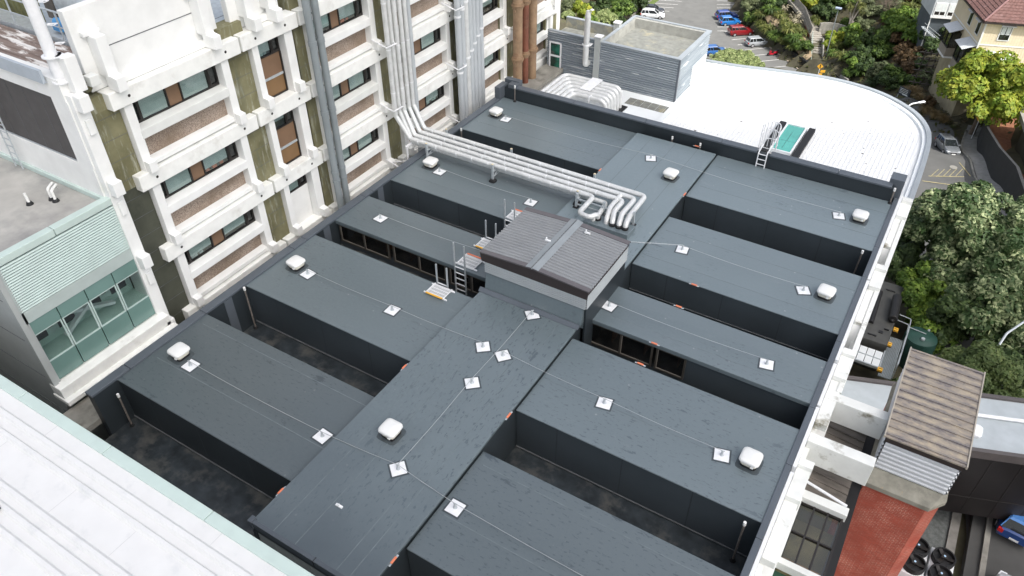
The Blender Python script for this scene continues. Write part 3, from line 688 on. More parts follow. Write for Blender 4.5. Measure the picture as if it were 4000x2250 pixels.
tag(b.build("pipe_bracket", M['rust']), "brown steel brackets tying the three brown pipes together", "pipe bracket")
for z in (-.75, 2.45, 5.7, 8.9):
    for y0, t in ((26.9, "silver pipes"), (32.6, "pipe cluster")):
        b = MB(); b.tube([(-24.0, y0 - .3, z + .25), (-23.15, y0 - .25, z), (-23.1, y0 + .45, z)], .035, 6); b.tube([(-23.2, y0 + .4, z), (-23.8, y0 + .9, z)], .03, 6)
        tag(b.build("stand_off_bracket", M['white_st']), "white stand-off bracket holding the %s %s" % (t, {-.75: "at the lowest visible floor", 2.45: "one floor above the roof", 5.7: "two floors above the roof", 8.9: "at the top of the picture"}[z]), "pipe bracket", "white pipe brackets on the tower")
r = empty("pipe_gantry", (-22.7, 27, 0), "white tube frame carrying the silver pipes over the gap beside the tower", "pipe support")
b = MB()
for y in (26.9, 28.7): b.tube([(-22.75, y, -1), (-22.75, y, .5)], .05, 8); b.tube([(-24.2, y, -.9), (-22.75, y, -.35)], .035, 8)
b.tube([(-22.75, 26.8, .5), (-22.75, 28.8, .5)], .05, 8); b.build("frame", M['white_st'], r)
# ---- bundle behind the end parapet
for k in range(6):
    xi, yi, z = -20.85 + .33 * k, 40.55 - .42 * k, -.45
    b = MB(); b.tube([(xi, 35.9, z), (xi, yi, z), (-17.05, yi, z), (-17.0, yi, -1.9)], .15, 14, .42, 7)
    o = b.build("service_pipe", M['lagging'], smooth=True)
    tag(o, "silver lagged pipe behind the end parapet, %s of the nested bundle" % ("outermost", "second from outside", "third from outside", "third from inside", "second from inside", "innermost")[k], "pipe", "nested silver pipes behind the end parapet")
b = MB(); b.box(-19.0, -18.3, 38.9, 40.7, -.28, -.25); tag(b.build("cover_sheet", M['white_st']), "white cover sheet lying across the nested silver pipes", "cover")
b = MB(); b.box(-17.35, -16.6, 38.1, 40.9, -1.84, -1.68); tag(b.build("floor_grating", M['black']), "black floor opening where the nested silver pipes go down", "grating")
b = MB()
for x, y in ((-19.2, 38.2), (-18.0, 38.2)): b.tube([(x, y, -1.7), (x, y, -.3), (x, y + .3, -.3)], .04, 6)
tag(b.build("pipe_hanger", M['white_st']), "white tube hangers in front of the nested silver pipes", "pipe support")

# ================================================================ white concrete tower
FX = -24.0; ST = 3.24; TOPS = [8.6 - ST * k for k in range(-1, 5)]     # floor beam tops: 11.84, 8.6, 5.36, 2.12, -1.12
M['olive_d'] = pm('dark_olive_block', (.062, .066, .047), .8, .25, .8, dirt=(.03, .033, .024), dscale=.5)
tw = empty("concrete_tower", (-26, 28, -3), "white precast concrete hospital tower with pebble panels, brown infill and olive block strips", "building")
b = MB(); b.box(-40, -25.0, 13.1, 46.1, 8.801, 8.86); b.build("tower_roof", M['galv'], tw)
b = MB(); b.box(-34, -25.0, 13.1, 46.1, -34, 8.8); b.build("olive_wall", M['olive'], tw)
for (ya, yb) in ((12.64, 13.74), (18.52, 19.7), (22.25, 23.0), (27.0, 28.4), (32.7, 34.25), (38.5, 40.1), (44.2, 44.35)):
    if ya < 13:
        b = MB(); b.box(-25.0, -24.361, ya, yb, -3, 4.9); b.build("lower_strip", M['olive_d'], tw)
    b = MB(); b.box(-25.0, -24.36, ya, yb, -3 if ya > 13 else 4.9, 9.0 if ya > 13 else 8.2); o_ = b.build("olive_strip", M['olive'], tw)
    b = MB()
    for k in range(15): z = -2.8 + k * .81; b.box(-24.359, -24.352, ya + .02, yb - .02, z, z + .012) if z < 8 else None
    b.build("block_joint", M['seam'], o_)
b = MB(); 
for z in [k * .81 - 3 for k in range(16)]: b.box(-24.999, -24.985, 13.15, 46, z, z + .015)
b.build("block_joint", M['seam'], tw)
WALLX = -24.62
def column(y, z0, z1, wide=.36, corbel=True, corb_y=0):
    b = MB(); b.box(-25.0, -24.1, y - wide / 2, y + wide / 2, z0, z1)
    c = b.build("column", M['conc_w'], tw, bevel=.02)
    if corbel:
        q = MB(); q.ext([(-24.101, z0), (-23.8, z0), (-23.8, z0 + .42), (-24.101, z0 + .46)], 'y', y - .165 + corb_y, y + .165 + corb_y)
        q.build("corbel", M['conc_w'], c, bevel=.015)
def beam(y0, y1, top, bolts=True):
    b = MB(); b.box(-24.62, FX, y0, y1, top - .62, top); o = b.build("floor_beam", M['conc_b'], tw, bevel=.025)
    if bolts:
        q = MB()
        for y in (y0 + .72, y1 - .72): q.tube([(FX - .01, y, top - .31), (FX + .004, y, top - .31)], .055, 12)
        q.build("bolt_hole", M['frame_d'], o)
rw = random.Random(3)
def window(ya, yb, z0, z1, cols):
    """cols: list of (width fraction, material key, kind)"""
    f = MB(); t = .05; x0, x1 = -24.6, -24.5
    f.box(x0, x1, ya, yb, z0, z0 + t); f.box(x0, x1, ya, yb, z1 - t, z1); 
    y = ya; marks = []
    for wd, mk, kd in cols:
        y2 = y + wd * (yb - ya); marks.append((y, y2, mk, kd)); f.box(x0, x1 + .002, y, y + t, z0 + .002, z1 - .002); y = y2
    f.box(x0, x1, yb - t, yb, z0 + .002, z1 - .002)
    fo = f.build("window", M['frame_d'], tw)
    for (a, c, mk, kd) in marks:
        g = MB(); g.box(-24.57, -24.55, a + t, c - .004, z0 + t, z1 - t)
        g.build("infill_panel" if kd == 'panel' else "pane", M[mk], fo)
        if kd == 'casement':
            h = MB(); h.box(-24.549, -24.48, a + t, a + t + .06, z0 + t, z1 - t); h.box(-24.549, -24.48, c - .07, c - .01, z0 + t, z1 - t); h.box(-24.549, -24.482, a + t + .06, c - .07, z0 + t, z0 + t + .07); h.build("casement", M['frame_d'], fo)
        if kd == 'blind':
            d = rw.choice([.95, 1, .8, .6, 1]) * (z1 - z0); h = MB(); h.box(-24.6, -24.59, a + t, c, z1 - d, z1); h.build("blind", M['blind'], fo)
            if rw.random() < .6:
                h = MB(); 
                for _ in range(rw.randint(2, 4)):
                    yy = rw.uniform(a + .15, c - .3); s = rw.uniform(.05, .12); h.box(-24.72, -24.72 + s, yy, yy + s * 2, z0 + t, z0 + t + s * rw.uniform(.6, 1.8))
                h.build("clutter", M[rw.choice(['white_pl', 'blind', 'brown', 'orange', 'green_lv'])], fo)
def wide_bay(y0, width, top_i, bot_i, kind='std'):
    y1 = y0 + width
    for i in range(top_i, bot_i + 1):
        T = TOPS[i]; B = TOPS[i + 1] if i + 1 < len(TOPS) else T - ST
        beam(y0, y1, T)
        ca, cb = y0 + .62, y1 - .8
        column(ca, B, T - .62); column(cb, B, T - .62)
        ya, yb = ca + .18, cb - .18
        z_s = T - 1.64          # sill top
        window(ya, yb, z_s, T - .6, [(.1, 'glass', 'casement'), (.3, 'clear_t', 'blind'), (.16, 'brown', 'panel'), (.32, 'clear_t', 'blind'), (.12, 'glass', 'casement')])
        m = MB(); m.box(-25.0, -24.95, ya, yb, z_s - .02, T - .6); m.build("room", M['room_l'], tw)
        q = MB(); q.ext([(-24.62, z_s), (-24.5, z_s), (-24.08, z_s - .06), (-24.08, z_s - .4), (-24.62, z_s - .4)], 'y', ya - .05, yb + .05); q.build("sill", M['conc_p'] if rw.random() < .4 else M['conc_w'], tw, bevel=.015)
        q = MB(); q.box(-24.62, -24.48, ya, yb, B + .3, z_s - .4); q.build("pebble_panel", M['pebble'], tw)
        q = MB(); q.ext([(-24.62, B + .32), (-24.47, B + .32), (-24.16, B + .26), (-24.16, B + .08), (-24.62, B + .08)], 'y', ya - .02, yb + .02); q.build("kerb", M['conc_w'], tw, bevel=.01)
        q = MB(); q.box(-24.62, -24.3, ya, yb, B + .002, B + .078); q.build("shadow_gap", M['black'], tw)
def narrow_bay(y0, width, top_i, bot_i):
    y1 = y0 + width
    for i in range(top_i, bot_i + 1):
        T = TOPS[i]; B = TOPS[i + 1] if i + 1 < len(TOPS) else T - ST
        beam(y0, y1, T)
        ca, cb = y0 + .68, y1 - .55
        column(ca, B, T - .62, .32); column(cb, B, T - .62, .46)
        q = MB(); q.box(-25.0, -24.3, cb + .27, cb + .34, B, T - .62); q.build("rib", M['conc_w'], tw)
        ya, yb = ca + .16, cb - .25; last = i >= 3
        window(ya, yb, T - 1.45, T - .6, [(.12, 'glass', 'casement'), (.55, 'clear_t', 'blind'), (.33, 'glass', 'casement')])
        if not last:
            q = MB(); q.box(-24.62, -24.54, ya, yb, B + .9, T - 1.45); q.build("infill_panel", M['brown'], tw)
            q = MB(); q.box(-24.62, -24.5, ya, yb, B + .8, B + .9); q.build("transom", M['galv'], tw)
            q = MB(); q.box(-24.62, -24.54, ya, yb, B + .02, B + .8); q.build("infill_panel", M['brown2'], tw)
            q = MB(); q.box(-24.54, -24.47, ya, ya + .05, B + .02, T - 1.45); q.box(-24.54, -24.47, yb - .05, yb, B + .02, T - 1.45); q.box(-24.54, -24.475, ya + .05, yb - .05, B + .02, B + .07); q.build("frame", M['frame_d'], tw)
        else:
            q = MB(); q.box(-24.62, -24.5, ya, yb, B - 2, T - 1.45); q.build("white_panel", M['conc_w'], tw)
M['room_l'] = pm('room_back', (.2, .2, .19), .8, .5, .8)
M['brown2'] = pm('ochre_panel', (.2, .115, .05), .6, .12, 1)
wide_bay(13.33, 5.77, 1, 4)
narrow_bay(19.2, 3.07, 1, 4)
wide_bay(22.37, 5.4, 0, 4)
wide_bay(27.95, 5.72, 0, 4)
wide_bay(33.77, 5.75, 0, 4)
wide_bay(39.6, 5.8, 0, 4)
# roof parapet panels above the top beam
def parapet(y0, y1):
    q = MB(); q.box(-24.85, -24.55, y0, y1, 8.62, 11.35); p = q.build("parapet_panel", M['conc_w'], tw, bevel=.02)
    q = MB(); q.box(-24.549, -24.54, y0 + 1.1, y1 - .3, 9.86, 9.89); q.build("panel_joint", M['seam'], p)
    q = MB(); q.box(-24.549, -24.3, y0 + 1.1, y1 - .6, 8.62, 8.85); q.build("kerb", M['conc_w'], p, bevel=.02)
    for y in (y0 + .65, y1 - .75):
        q = MB(); q.box(-24.548, -24.05, y - .2, y + .2, 9.1, 10.45); q.box(-24.55, -24.35, y - .38, y + .25, 10.45, 10.6); c = q.build("parapet_column", M['conc_w'], p, bevel=.02)
        q = MB(); q.ext([(-24.3, 8.62), (-23.72, 8.62), (-23.72, 9.1), (-24.04, 9.15), (-24.3, 9.15)], 'y', y - .18, y + .18); q.build("corbel", M['conc_w'], c, bevel=.015)
parapet(13.15, 18.7); parapet(19.35, 21.9)
b = MB(); b.box(-25.2, -24.3, 44.3, 46.12, -3, 12); b.build("end_pier", M['conc_w'], tw)
b = MB(); b.box(-24.31, -24.29, 44.9, 45.6, .1, 1.2); b.build("end_panel", M['olive'], tw)

# ---- left block: lower roof, pale green louvre wall, glazing
lb = empty("green_glazed_block", (-26, 10, -3), "pale block with horizontal green louvres above a row of green tinted windows", "building")
LX = -24.15
b = MB(); b.box(-40, LX - .3, 7.75, 12.2, 4.4, 4.9); b.build("flat_roof", pm('worn_roof', (.42, .41, .38), .8, .15, .8, .1, 10, dirt=(.2, .2, .2), dscale=.35, dlo=.45, dhi=.7), lb)
b = MB(); b.box(LX - .3, LX + .02, 7.7, 9.93, 4.85, 5.12); b.box(LX - .3, LX + .02, 9.95, 12.3, 4.85, 5.12); b.box(-40, LX - .3, 12.0, 12.3, 4.9, 5.1); b.build("roof_coping", M['green_cop'], lb, bevel=.02)
b = MB(); b.box(LX - .1, LX - .08, 7.86, 12.2, 2.9, 4.85); b.build('louvre_back', pm('louvre_gap', (.1, .15, .14), .6, .1), lb); b = MB()
for k in range(19): z = 2.92 + k * .1; b.ext([(LX - .079, z), (LX + .0, z), (LX + .012, z + .012), (LX - .02, z + .062), (LX - .079, z + .062)], 'y', 7.86, 12.2)
b.build("louvres", M['green_lv'], lb, smooth=True)
b = MB(); b.box(LX - .2, LX, 7.75, 12.3, 2.42, 2.9); b.box(LX - .2, LX + .01, 7.72, 7.86, 2.9, 4.85); b.box(LX - .2, LX + .01, 12.2, 12.32, 2.9, 4.85); b.build("fascia", pm('green_grey_fascia', (.42, .48, .46), .4, .05), lb)
ym = [7.8, 8.92, 10.02, 11.15, 12.26]
for i in range(4):
    a, c = ym[i] + .02, ym[i + 1] - .02
    q = MB(); q.box(LX - .12, LX - .04, a, c, 1.86, 2.4); q.build("spandrel", M['gspan'] if 'gspan' in M else M.setdefault('gspan', pm('green_spandrel', (.15, .25, .225), .2, .1, .5)), lb)
    q = MB(); q.box(LX - .12, LX - .04, a, c, -.36, .52); q.build("spandrel", M['gspan'], lb)
    q = MB(); q.box(LX - .1, LX - .06, a, c, .52, .58); q.box(LX - .1, LX - .06, a, c, 1.8, 1.86); q.box(LX - .1, LX - .06, a, a + .05, .581, 1.799); q.box(LX - .1, LX - .06, c - .05, c, .581, 1.799); f = q.build("window", M['green_lv'], lb)
    q = MB(); q.box(LX - .09, LX - .075, a + .05, c - .05, .58, 1.8); q.build("pane", M['clear_t'], f)
    q = MB(); yy = a + .15
    q.box(-25.2, -25.17, yy, yy + .66, .8, 1.22); q.box(-25.2, -25.17, yy, yy + .66, 1.3, 1.6); q.box(-25.2, -25.17, yy + .74, c, 1.05, 1.6); q.build("inner_window", M['black'], f)
b = MB(); b.box(-25.3, -25.2, 7.9, 12.2, -.4, 2.4); b.box(-25.2, LX - .2, 7.9, 12.2, .45, .5); b.box(-25.2, LX - .2, 7.9, 12.2, 2.36, 2.42); b.build("interior", pm('pale_interior', (.46, .57, .53), .7, .1), lb)
b = MB(); b.bar((-24.8, 8.9, 1.75), (-24.8, 11.1, .75), .12, .22, (1, 0, 0)); b.bar((-24.75, 9.0, .7), (-24.75, 10.2, 1.4), .12, .2, (1, 0, 0)); b.build("cross_brace", M['white_mem'], lb)
b = MB(); b.box(-40, LX, 7.66, 7.9, -20, 4.84); b.build("side_wall", M['grey_pan'], lb)
b = MB()
for z in (-2, -.2, 1.6, 3.4): b.box(-40, LX - .3, 7.645, 7.659, z, z + .015)
b.build("panel_joint", M['seam'], lb)
b = MB(); b.box(LX - .3, LX + .06, 7.62, 7.8, -1.2, 4.86); b.build("corner_trim", M['grey_pan'], lb)
b = MB(); b.box(-40, LX - .25, 7.9, 12.3, -20, -.46); b.build("lower_storey", M['grey_pan'], lb)
b = MB(); b.box(LX - .25, -23.75, 7.6, 12.4, -.9, -.42); b.box(LX - .25, -23.5, 7.55, 12.5, -1.1, -.9); b.build("ledge", M['conc_b'], lb, bevel=.02)
b = MB(); b.box(-23.7, -22.36, 5.0, 46, -1.6, -1.35); tag(b.build("gap_roof", M['conc_g']), "stained concrete ledge in the gap between the tower and the dark roof", "ledge", kind="structure")

# ---- corner column and white frame with dark panel
wf = empty("white_corner_block", (-27, 12.3, 5), "white framed wall with big dark panel, and corner column with stepped corbels", "building")
b = MB(); b.box(-40, -24.4, 12.1, 12.5, 5.1, 6.25); b.box(-40, -24.4, 12.1, 12.5, 8.75, 9.5); b.box(-25.2, -24.35, 12.1, 12.5, 6.25, 8.75); b.build("white_frame", M['conc_w'], wf)
b = MB(); b.box(-40, -25.2, 12.2, 12.5, 6.25, 8.75); b.build("dark_panel", pm('dark_grey_panel', (.075, .07, .07), .6, .12, 3), wf)
b = MB()
for x in (-26.1, -27.1, -28.1, -29.1): b.box(x, x + .012, 12.19, 12.199, 6.25, 8.75)
b.build("panel_joint", M['seam'], wf)
b = MB(); b.box(-40, -25.15, 12.15, 12.2, 6.2, 6.27); b.build("panel_sill", M['galv'], wf)
b = MB(); b.box(-25, -24.1, 12.15, 12.62, -1.2, 9.0); b.build("corner_column", M['conc_w'], wf, bevel=.02)
for z in (9.0 - ST * k for k in range(4)):
    q = MB(); q.box(-24.099, -23.75, 12.2, 12.58, z - .55, z); q.ext([(-24.099, z), (-23.78, z), (-24.099, z + .05)], 'y', 12.22, 12.56); q.build("corbel", M['conc_w'], wf, bevel=.02)
    if z < 8.9:
        q = MB(); q.box(-24.098, -23.98, 12.28, 12.5, z + 1.8, z + 2.35); q.build("fixing_box", M['conc_w'], wf, bevel=.02)
b = MB(); b.box(-25.8, -25.1, 12.6, 13.3, -3, 8.2); b.build("olive_return", M['olive'], wf)
b = MB(); b.box(-24.9, -24.35, 12.55, 13.35, 8.0, 8.55); b.build("olive_ledge", M['olive'], wf)
q = MB(); q.prism([(-24.85, 12.75), (-24.35, 12.75), (-24.35, 13.3), (-24.85, 13.3)], 9.15, 9.25)
q.add([(-24.9, 12.7, 9.15), (-24.3, 12.7, 9.15), (-24.3, 13.35, 9.15), (-24.9, 13.35, 9.15), (-24.7, 12.95, 8.7), (-24.5, 12.95, 8.7), (-24.5, 13.1, 8.7), (-24.7, 13.1, 8.7)], [(0, 1, 5, 4), (1, 2, 6, 5), (2, 3, 7, 6), (3, 0, 4, 7)])
tag(q.build("rain_hopper", M['olive']), "olive rainwater hopper between the white corner column and the tower", "hopper")
b = MB(); b.box(-40, -25.0, 12.0, 12.6, 9.3, 9.32); b.box(-40, -25.0, 11.95, 12.05, 9.3, 9.75); b.box(-40, -25.0, 12.55, 12.6, 9.3, 9.42); b.build("gutter", pm('blue_grey_gutter', (.42, .47, .52), .5, .1), wf)
b = MB(); corr(b, (-40, 12.65, 9.3), (15.2, 0, 0), (0, 1.55, .02), (0, 0, 1), .3, .06, 'trap'); tag(b.build("deck_roof", pm('peeling_roof', (.22, .17, .145), .6, .15, 3, dirt=(.75, .73, .7), dscale=1.9, dlo=.5, dhi=.56, stretch=(.35, 2.2, 1))), "ribbed brown roof with peeling white paint beside the white pole", "roof")
b = MB(); b.tube([(-24.55, 12.32, 9.3), (-24.55, 12.32, 14.5)], .19, 18)
r = empty("white_pole", (-24.55, 12.32, 9.2), "thick white steel mast bolted to the corner column", "mast"); b.build("mast", M['white_st'], r, smooth=True)
b = MB(); b.lathe([(.3, 0), (.3, .05)], (-24.55, 12.32, 10.2), 18); b.box(-24.55, -24.1, 12.3, 12.6, 10.2, 10.25); b.lathe([(.28, 0), (.28, .05)], (-24.55, 12.32, 9.35), 18); b.build("collar", M['white_st'], r)
b = MB(); b.box(-24.4, -24.02, 12.36, 12.78, 9.02, 10.22); b.build("stub_column", M['conc_w'], r, bevel=.02)
b = MB()
for z in (10.6, 11.2, 11.9): b.tube([(-24.35, 12.45, z), (-24.15, 12.55, z), (-24.2, 12.7, z), (-24.42, 12.52, z)], .018, 6)
b.build("step_loop", M['white_st'], r)
r = empty("guard_rail", (-29, 14.4, 9.2), "grey galvanised guard rail with mesh along the rooftop walkway", "railing")
b = MB()
for x in (-31.5, -30.1, -28.7, -27.2, -25.9): b.tube([(x, 14.3, 9.2), (x, 14.3, 10.5)], .035, 8)
b.build("posts", M['galv'], r)
b = MB(); b.tube([(-34, 14.3, 10.5), (-25.2, 14.3, 10.5)], .035, 8); b.tube([(-34, 14.3, 9.95), (-25.2, 14.3, 9.95)], .025, 8); b.box(-34, -25.3, 14.28, 14.3, 9.3, 9.5); b.build("rails", M['galv'], r)
b = MB(); b.box(-34, -25.4, 14.35, 15.6, 9.0, 9.06); b.build("walkway", M['galv'], r)
b = MB()
for k in range(16): b.box(-36.4 + k * .35, -36.22 + k * .35, 15.75, 15.85, 8.6, 12.5)
tag(b.build("timber_screen", pm('green_timber', (.16, .16, .07), .8, .3, 2)), "olive slatted timber screen at the top left corner", "screen")
r = empty("air_unit", (-28.3, 17, 9.3), "grey rooftop air plant with round duct and blue pump", "plant unit")
b = MB(); b.box(-30.25, -29.65, 15.65, 16.4, 9.3, 13); b.build("casing", M['dark_roof'], r)
b = MB(); b.box(-29.55, -29.0, 15.65, 16.2, 9.3, 13); b.box(-29.0, -26.0, 16.5, 18.5, 9.3, 12.5); b.build("housing", M['galv'], r)
b = MB(); b.tube([(-29.0, 16.0, 10.15), (-25.8, 16.1, 10.15)], .62, 20); b.build("duct", M['galv'], r, smooth=True)
b = MB(); b.tube([(-29.2, 15.3, 9.45), (-28.7, 15.35, 9.45)], .17, 12); b.box(-29.2, -28.7, 15.1, 15.5, 9.2, 9.35); b.build("pump", pm('blue_paint', (.08, .3, .6), .4, .1), r)
b = MB(); b.box(-24.4, -24.05, 12.95, 13.3, 9.0, 9.35); tag(b.build("junction_box", M['conc_p'], bevel=.02), "small white box with rust stain behind the corner column", "box")
r = empty("wall_ladder", (-29.2, 12, 6), "grey steel cat ladder against the dark panel at the left edge", "ladder")
for x in (-29.35, -28.9):
    b = MB(); b.tube([(x, 11.85, 5.0), (x, 11.9, 9.6)], .03, 6); b.build("rail", M['galv'], r)
b = MB()
for k in range(14): b.tube([(-29.35, 11.87, 5.3 + k * .3), (-28.9, 11.87, 5.3 + k * .3)], .018, 6)
b.build("rungs", M['galv'], r)
for i, (x, y, t) in enumerate(((-26.6, 10.6, "single"),)):
    r = empty("roof_stub", (x, y, 4.9), "white vent stub with black boot standing alone on the worn flat roof", "vent stub")
    b = MB(); b.tube([(x, y, 4.9), (x - .05, y, 5.35)], .05, 10); b.build("pipe", M['white_pl'], r)
    b = MB(); b.lathe([(.13, 0), (.09, .1)], (x, y, 4.901), 12); b.build("boot", M['black'], r)
r = empty("roof_stub", (-26.2, 11.5, 4.9), "pair of bent white pipes with black boots on the worn flat roof", "vent stub")
for dx in (0, .22):
    b = MB(); b.tube([(-26.2 + dx, 11.2, 4.9), (-26.2 + dx, 11.2, 5.35), (-26.35 + dx, 11.5, 5.4), (-26.55 + dx, 11.55, 5.2)], .05, 10, .08); b.build("pipe", M['white_pl'], r, smooth=True)
    b = MB(); b.lathe([(.13, 0), (.09, .1)], (-26.2 + dx, 11.2, 4.901), 12); b.build("boot", M['black'], r)

# ---- white roof in the bottom left corner (level z = 3, ribs run along x)
fb = empty("white_roofed_building", (-14, 3, 3), "white roofed building in the lower left corner with pale green edge capping", "building")
b = MB()
prof = [(5.45, 2.6), (5.45, 3.0), (5.05, 3.0), (4.98, 3.09), (4.86, 3.09), (4.8, 3.0), (4.6, 3.0), (4.54, 3.09), (4.44, 3.09), (4.38, 3.0), (3.55, 3.0), (3.48, 3.09), (3.38, 3.09), (3.32, 3.0), (3.16, 3.0), (3.1, 3.09), (3.0, 3.09), (2.94, 3.0), (2.72, 3.0), (2.66, 3.09), (2.56, 3.09), (2.5, 3.0), (1.0, 3.0), (-6, 3.0), (-6, 2.6)]
b.ext(prof, 'x', -40, 6); b.build("ribbed_roof", M['white_rib'], fb)
b = MB(); xs = [-40, -30, -20.5, -16.6, -12.55, -8, 0, 6]
for i in range(7): b.box(xs[i] + .01, xs[i + 1] - .01, 5.45, 5.78, 2.4, 3.06)
b.build("edge_capping", M['green_cop'], fb, bevel=.02)
b = MB(); b.box(-40, 6, -6, 5.6, -30, 2.4); b.build("wall", M['grey_pan'], fb)
b = MB()
for x in (-19.3, -16.2, -13.8): b.box(x, x + .008, 3.56, 4.37, 3.001, 3.004)
for x in (-18.6, -11.9): b.box(x, x + .008, 5.06, 5.44, 3.001, 3.004)
b.build("sheet_lap", pm('pale_lap', (.5, .5, .5), .5, .05), fb)
b = MB(); b.box(-17.4, -17.25, 2.78, 2.98, 3.1, 3.16); b.tube([(-17.4, 2.9, 3.16), (-17.4, 2.9, 3.22)], .04, 8); tag(b.build("roof_clamp", M['black']), "tiny black clamp on the white ribbed roof at lower left", "clamp")

# ================================================================ white curved roof and cladding blockhouse
cr = empty("curved_roof_building", (-9, 44, -2), "white ribbed metal roof with a curved grey gutter edge, below the dark roof", "building")
EDGE = [(-24, 49.2), (-19, 49.4), (-15.4, 49.75), (-12.6, 50.1), (-10.6, 50.6), (-8.7, 51.0), (-6.8, 51.25), (-5.0, 51.1), (-3.4, 50.6), (-2.0, 49.7), (-.95, 48.6), (-.2, 47.1), (.12, 45.6), (.24, 44), (.3, 42), (.33, 39.3), (.33, 35.4)]
def smooth_path(P, n=4):
    out = []
    for i in range(len(P) - 1):
        p0 = P[max(i - 1, 0)]; p1 = P[i]; p2 = P[i + 1]; p3 = P[min(i + 2, len(P) - 1)]
        for k in range(n):
            t = k / n
            out.append(tuple(.5 * ((2 * p1[j]) + (-p0[j] + p2[j]) * t + (2 * p0[j] - 5 * p1[j] + 4 * p2[j] - p3[j]) * t * t + (-p0[j] + 3 * p1[j] - 3 * p2[j] + p3[j]) * t ** 3) for j in range(2)))
    return out + [tuple(P[-1])]
ED = smooth_path(EDGE, 5)
def offset(P, d):
    o = []
    for i, p in enumerate(P):
        a = Vector((*P[max(i - 1, 0)], 0)); c = Vector((*P[min(i + 1, len(P) - 1)], 0)); t = (c - a).normalized(); o.append((p[0] + t.y * d, p[1] - t.x * d))
    return o
IN = offset(ED, .45); IN2 = offset(ED, .25)
b = MB(); b.prism(ED + [(-24, 35.4)], -30, -2.0); b.build("wall", M['grey_pan'], cr)
b = MB(); b.prism(IN + [(-24, 35.5)], -1.99, -1.78); b.build("roof_deck", M['white_roof'], cr)
b = MB()
def y_max(x):
    best = -1
    for i in range(len(IN) - 1):
        (xa, ya), (xb, yb) = IN[i], IN[i + 1]
        if min(xa, xb) <= x <= max(xa, xb) and abs(xb - xa) > 1e-6: best = max(best, ya + (yb - ya) * (x - xa) / (xb - xa))
    return best
x = -13.9
while x < -.25:
    ym_ = y_max(x)
    if ym_ > 36: b.box(x - .02, x + .02, 35.6, ym_ - .1, -1.779, -1.757)
    x += .235
b.build("roof_rib", M['white_roof'], cr)
def ribbon(A, B, z0, z1, nm, mt):
    m = MB(); n = len(A)
    for i in range(n - 1):
        m.add([(*A[i], z0), (*A[i + 1], z0), (*B[i + 1], z0), (*B[i], z0), (*A[i], z1), (*A[i + 1], z1), (*B[i + 1], z1), (*B[i], z1)], [(4, 5, 6, 7), (0, 1, 5, 4), (2, 3, 7, 6)])
    m.raw = False; return m.build(nm, mt, cr, smooth=True)
ribbon(ED, IN2, -2.2, -1.5, "gutter_edge", M['capping'])
ribbon(IN2, IN, -1.8, -1.62, "gutter_flashing", M['white_mem'])
b = MB(); b.box(-21.9, -13.95, 35.6, 43, -1.777, -1.74); b.box(-14.3, -13.95, 35.6, 49.8, -1.739, -1.6); b.box(-17.0, -14.2, 41.3, 42.2, -1.739, -1.73); o = b.build("white_membrane", M['white_mem'], cr)
b = MB()
for k in range(6): b.box(-17.0 + k * .5, -16.52 + k * .5, 41.3, 42.2, -1.729, -1.715)
b.build("walkway_tile", M['moss_roof'], cr)
sk = empty("skylight", (-6.9, 42, -1.75), "green glazed skylight with white frame between two black upstands", "skylight")
q = MB(); q.box(-7.5, -7.4, 40.0, 43.5, -1.74, -1.5); q.box(-6.4, -6.3, 40.0, 43.5, -1.74, -1.5); q.box(-7.4, -6.4, 43.4, 43.5, -1.74, -1.5); q.box(-7.4, -6.4, 40.0, 40.1, -1.74, -1.5); q.build("frame", M['white_mem'], sk)
q = MB(); q.box(-7.4, -6.4, 40.1, 43.4, -1.6, -1.56); q.build("pane", pm('teal_glass', (.1, .42, .36), .12, .15, .4), sk)
q = MB(); q.box(-7.4, -6.4, 41.4, 41.44, -1.559, -1.555); q.box(-6.95, -6.91, 40.5, 42.6, -1.559, -1.554); q.build("glazing_bar", pm('teal_bar', (.06, .25, .22), .4, .05), sk)
for x in (-7.95, -6.25): q = MB(); q.box(x + .04, x + .4, 39.6, 43.6, -1.74, -1.52); q.build("upstand", M['black'], sk)

bh = empty("blockhouse", (-17, 45.5, -1.7), "roof plant block clad in grey horizontal corrugated metal with recessed mossy roof", "building")
X0, X1, Y0, Y1, Z0, Z1 = -19.75, -14.42, 43.08, 48.2, -1.76, 1.0
b = MB()
corr(b, (X0, Y0, Z0), (X1 - X0, 0, 0), (0, 0, Z1 - Z0), (0, -1, 0), .145, .08)
corr(b, (X1, Y0, Z0), (0, Y1 - Y0, 0), (0, 0, Z1 - Z0), (1, 0, 0), .145, .08)
corr(b, (-23.6, Y0 + .12, Z0), (3.75, 0, 0), (0, 0, Z1 - Z0), (0, -1, 0), .145, .08)
b.build("cladding", M['clad'], bh, smooth=True)
b = MB(); b.box(X0, X1 - .01, Y1 - .2, Y1, Z0, Z1 - .02); b.box(X0, X0 + .2, Y0, Y1 - .2, Z0, Z1 - .02); b.box(X0 + .2, X1 - .01, Y0 + .06, Y0 + .26, Z0, Z1 - .02); b.box(X1 - .25, X1 - .01, Y0 + .26, Y1 - .2, Z0, Z1 - .02); b.build("inner_parapet", pm('tan_parapet', (.33, .33, .3), .8, .2, 2), bh)
b = MB(); b.box(X0 + .2, X1 - .25, Y0 + .26, Y1 - .2, .2, .35); b.box(-23.6, X0, Y0 + .3, 45.7, .2, .35); b.build("mossy_roof", M['moss_roof'], bh)
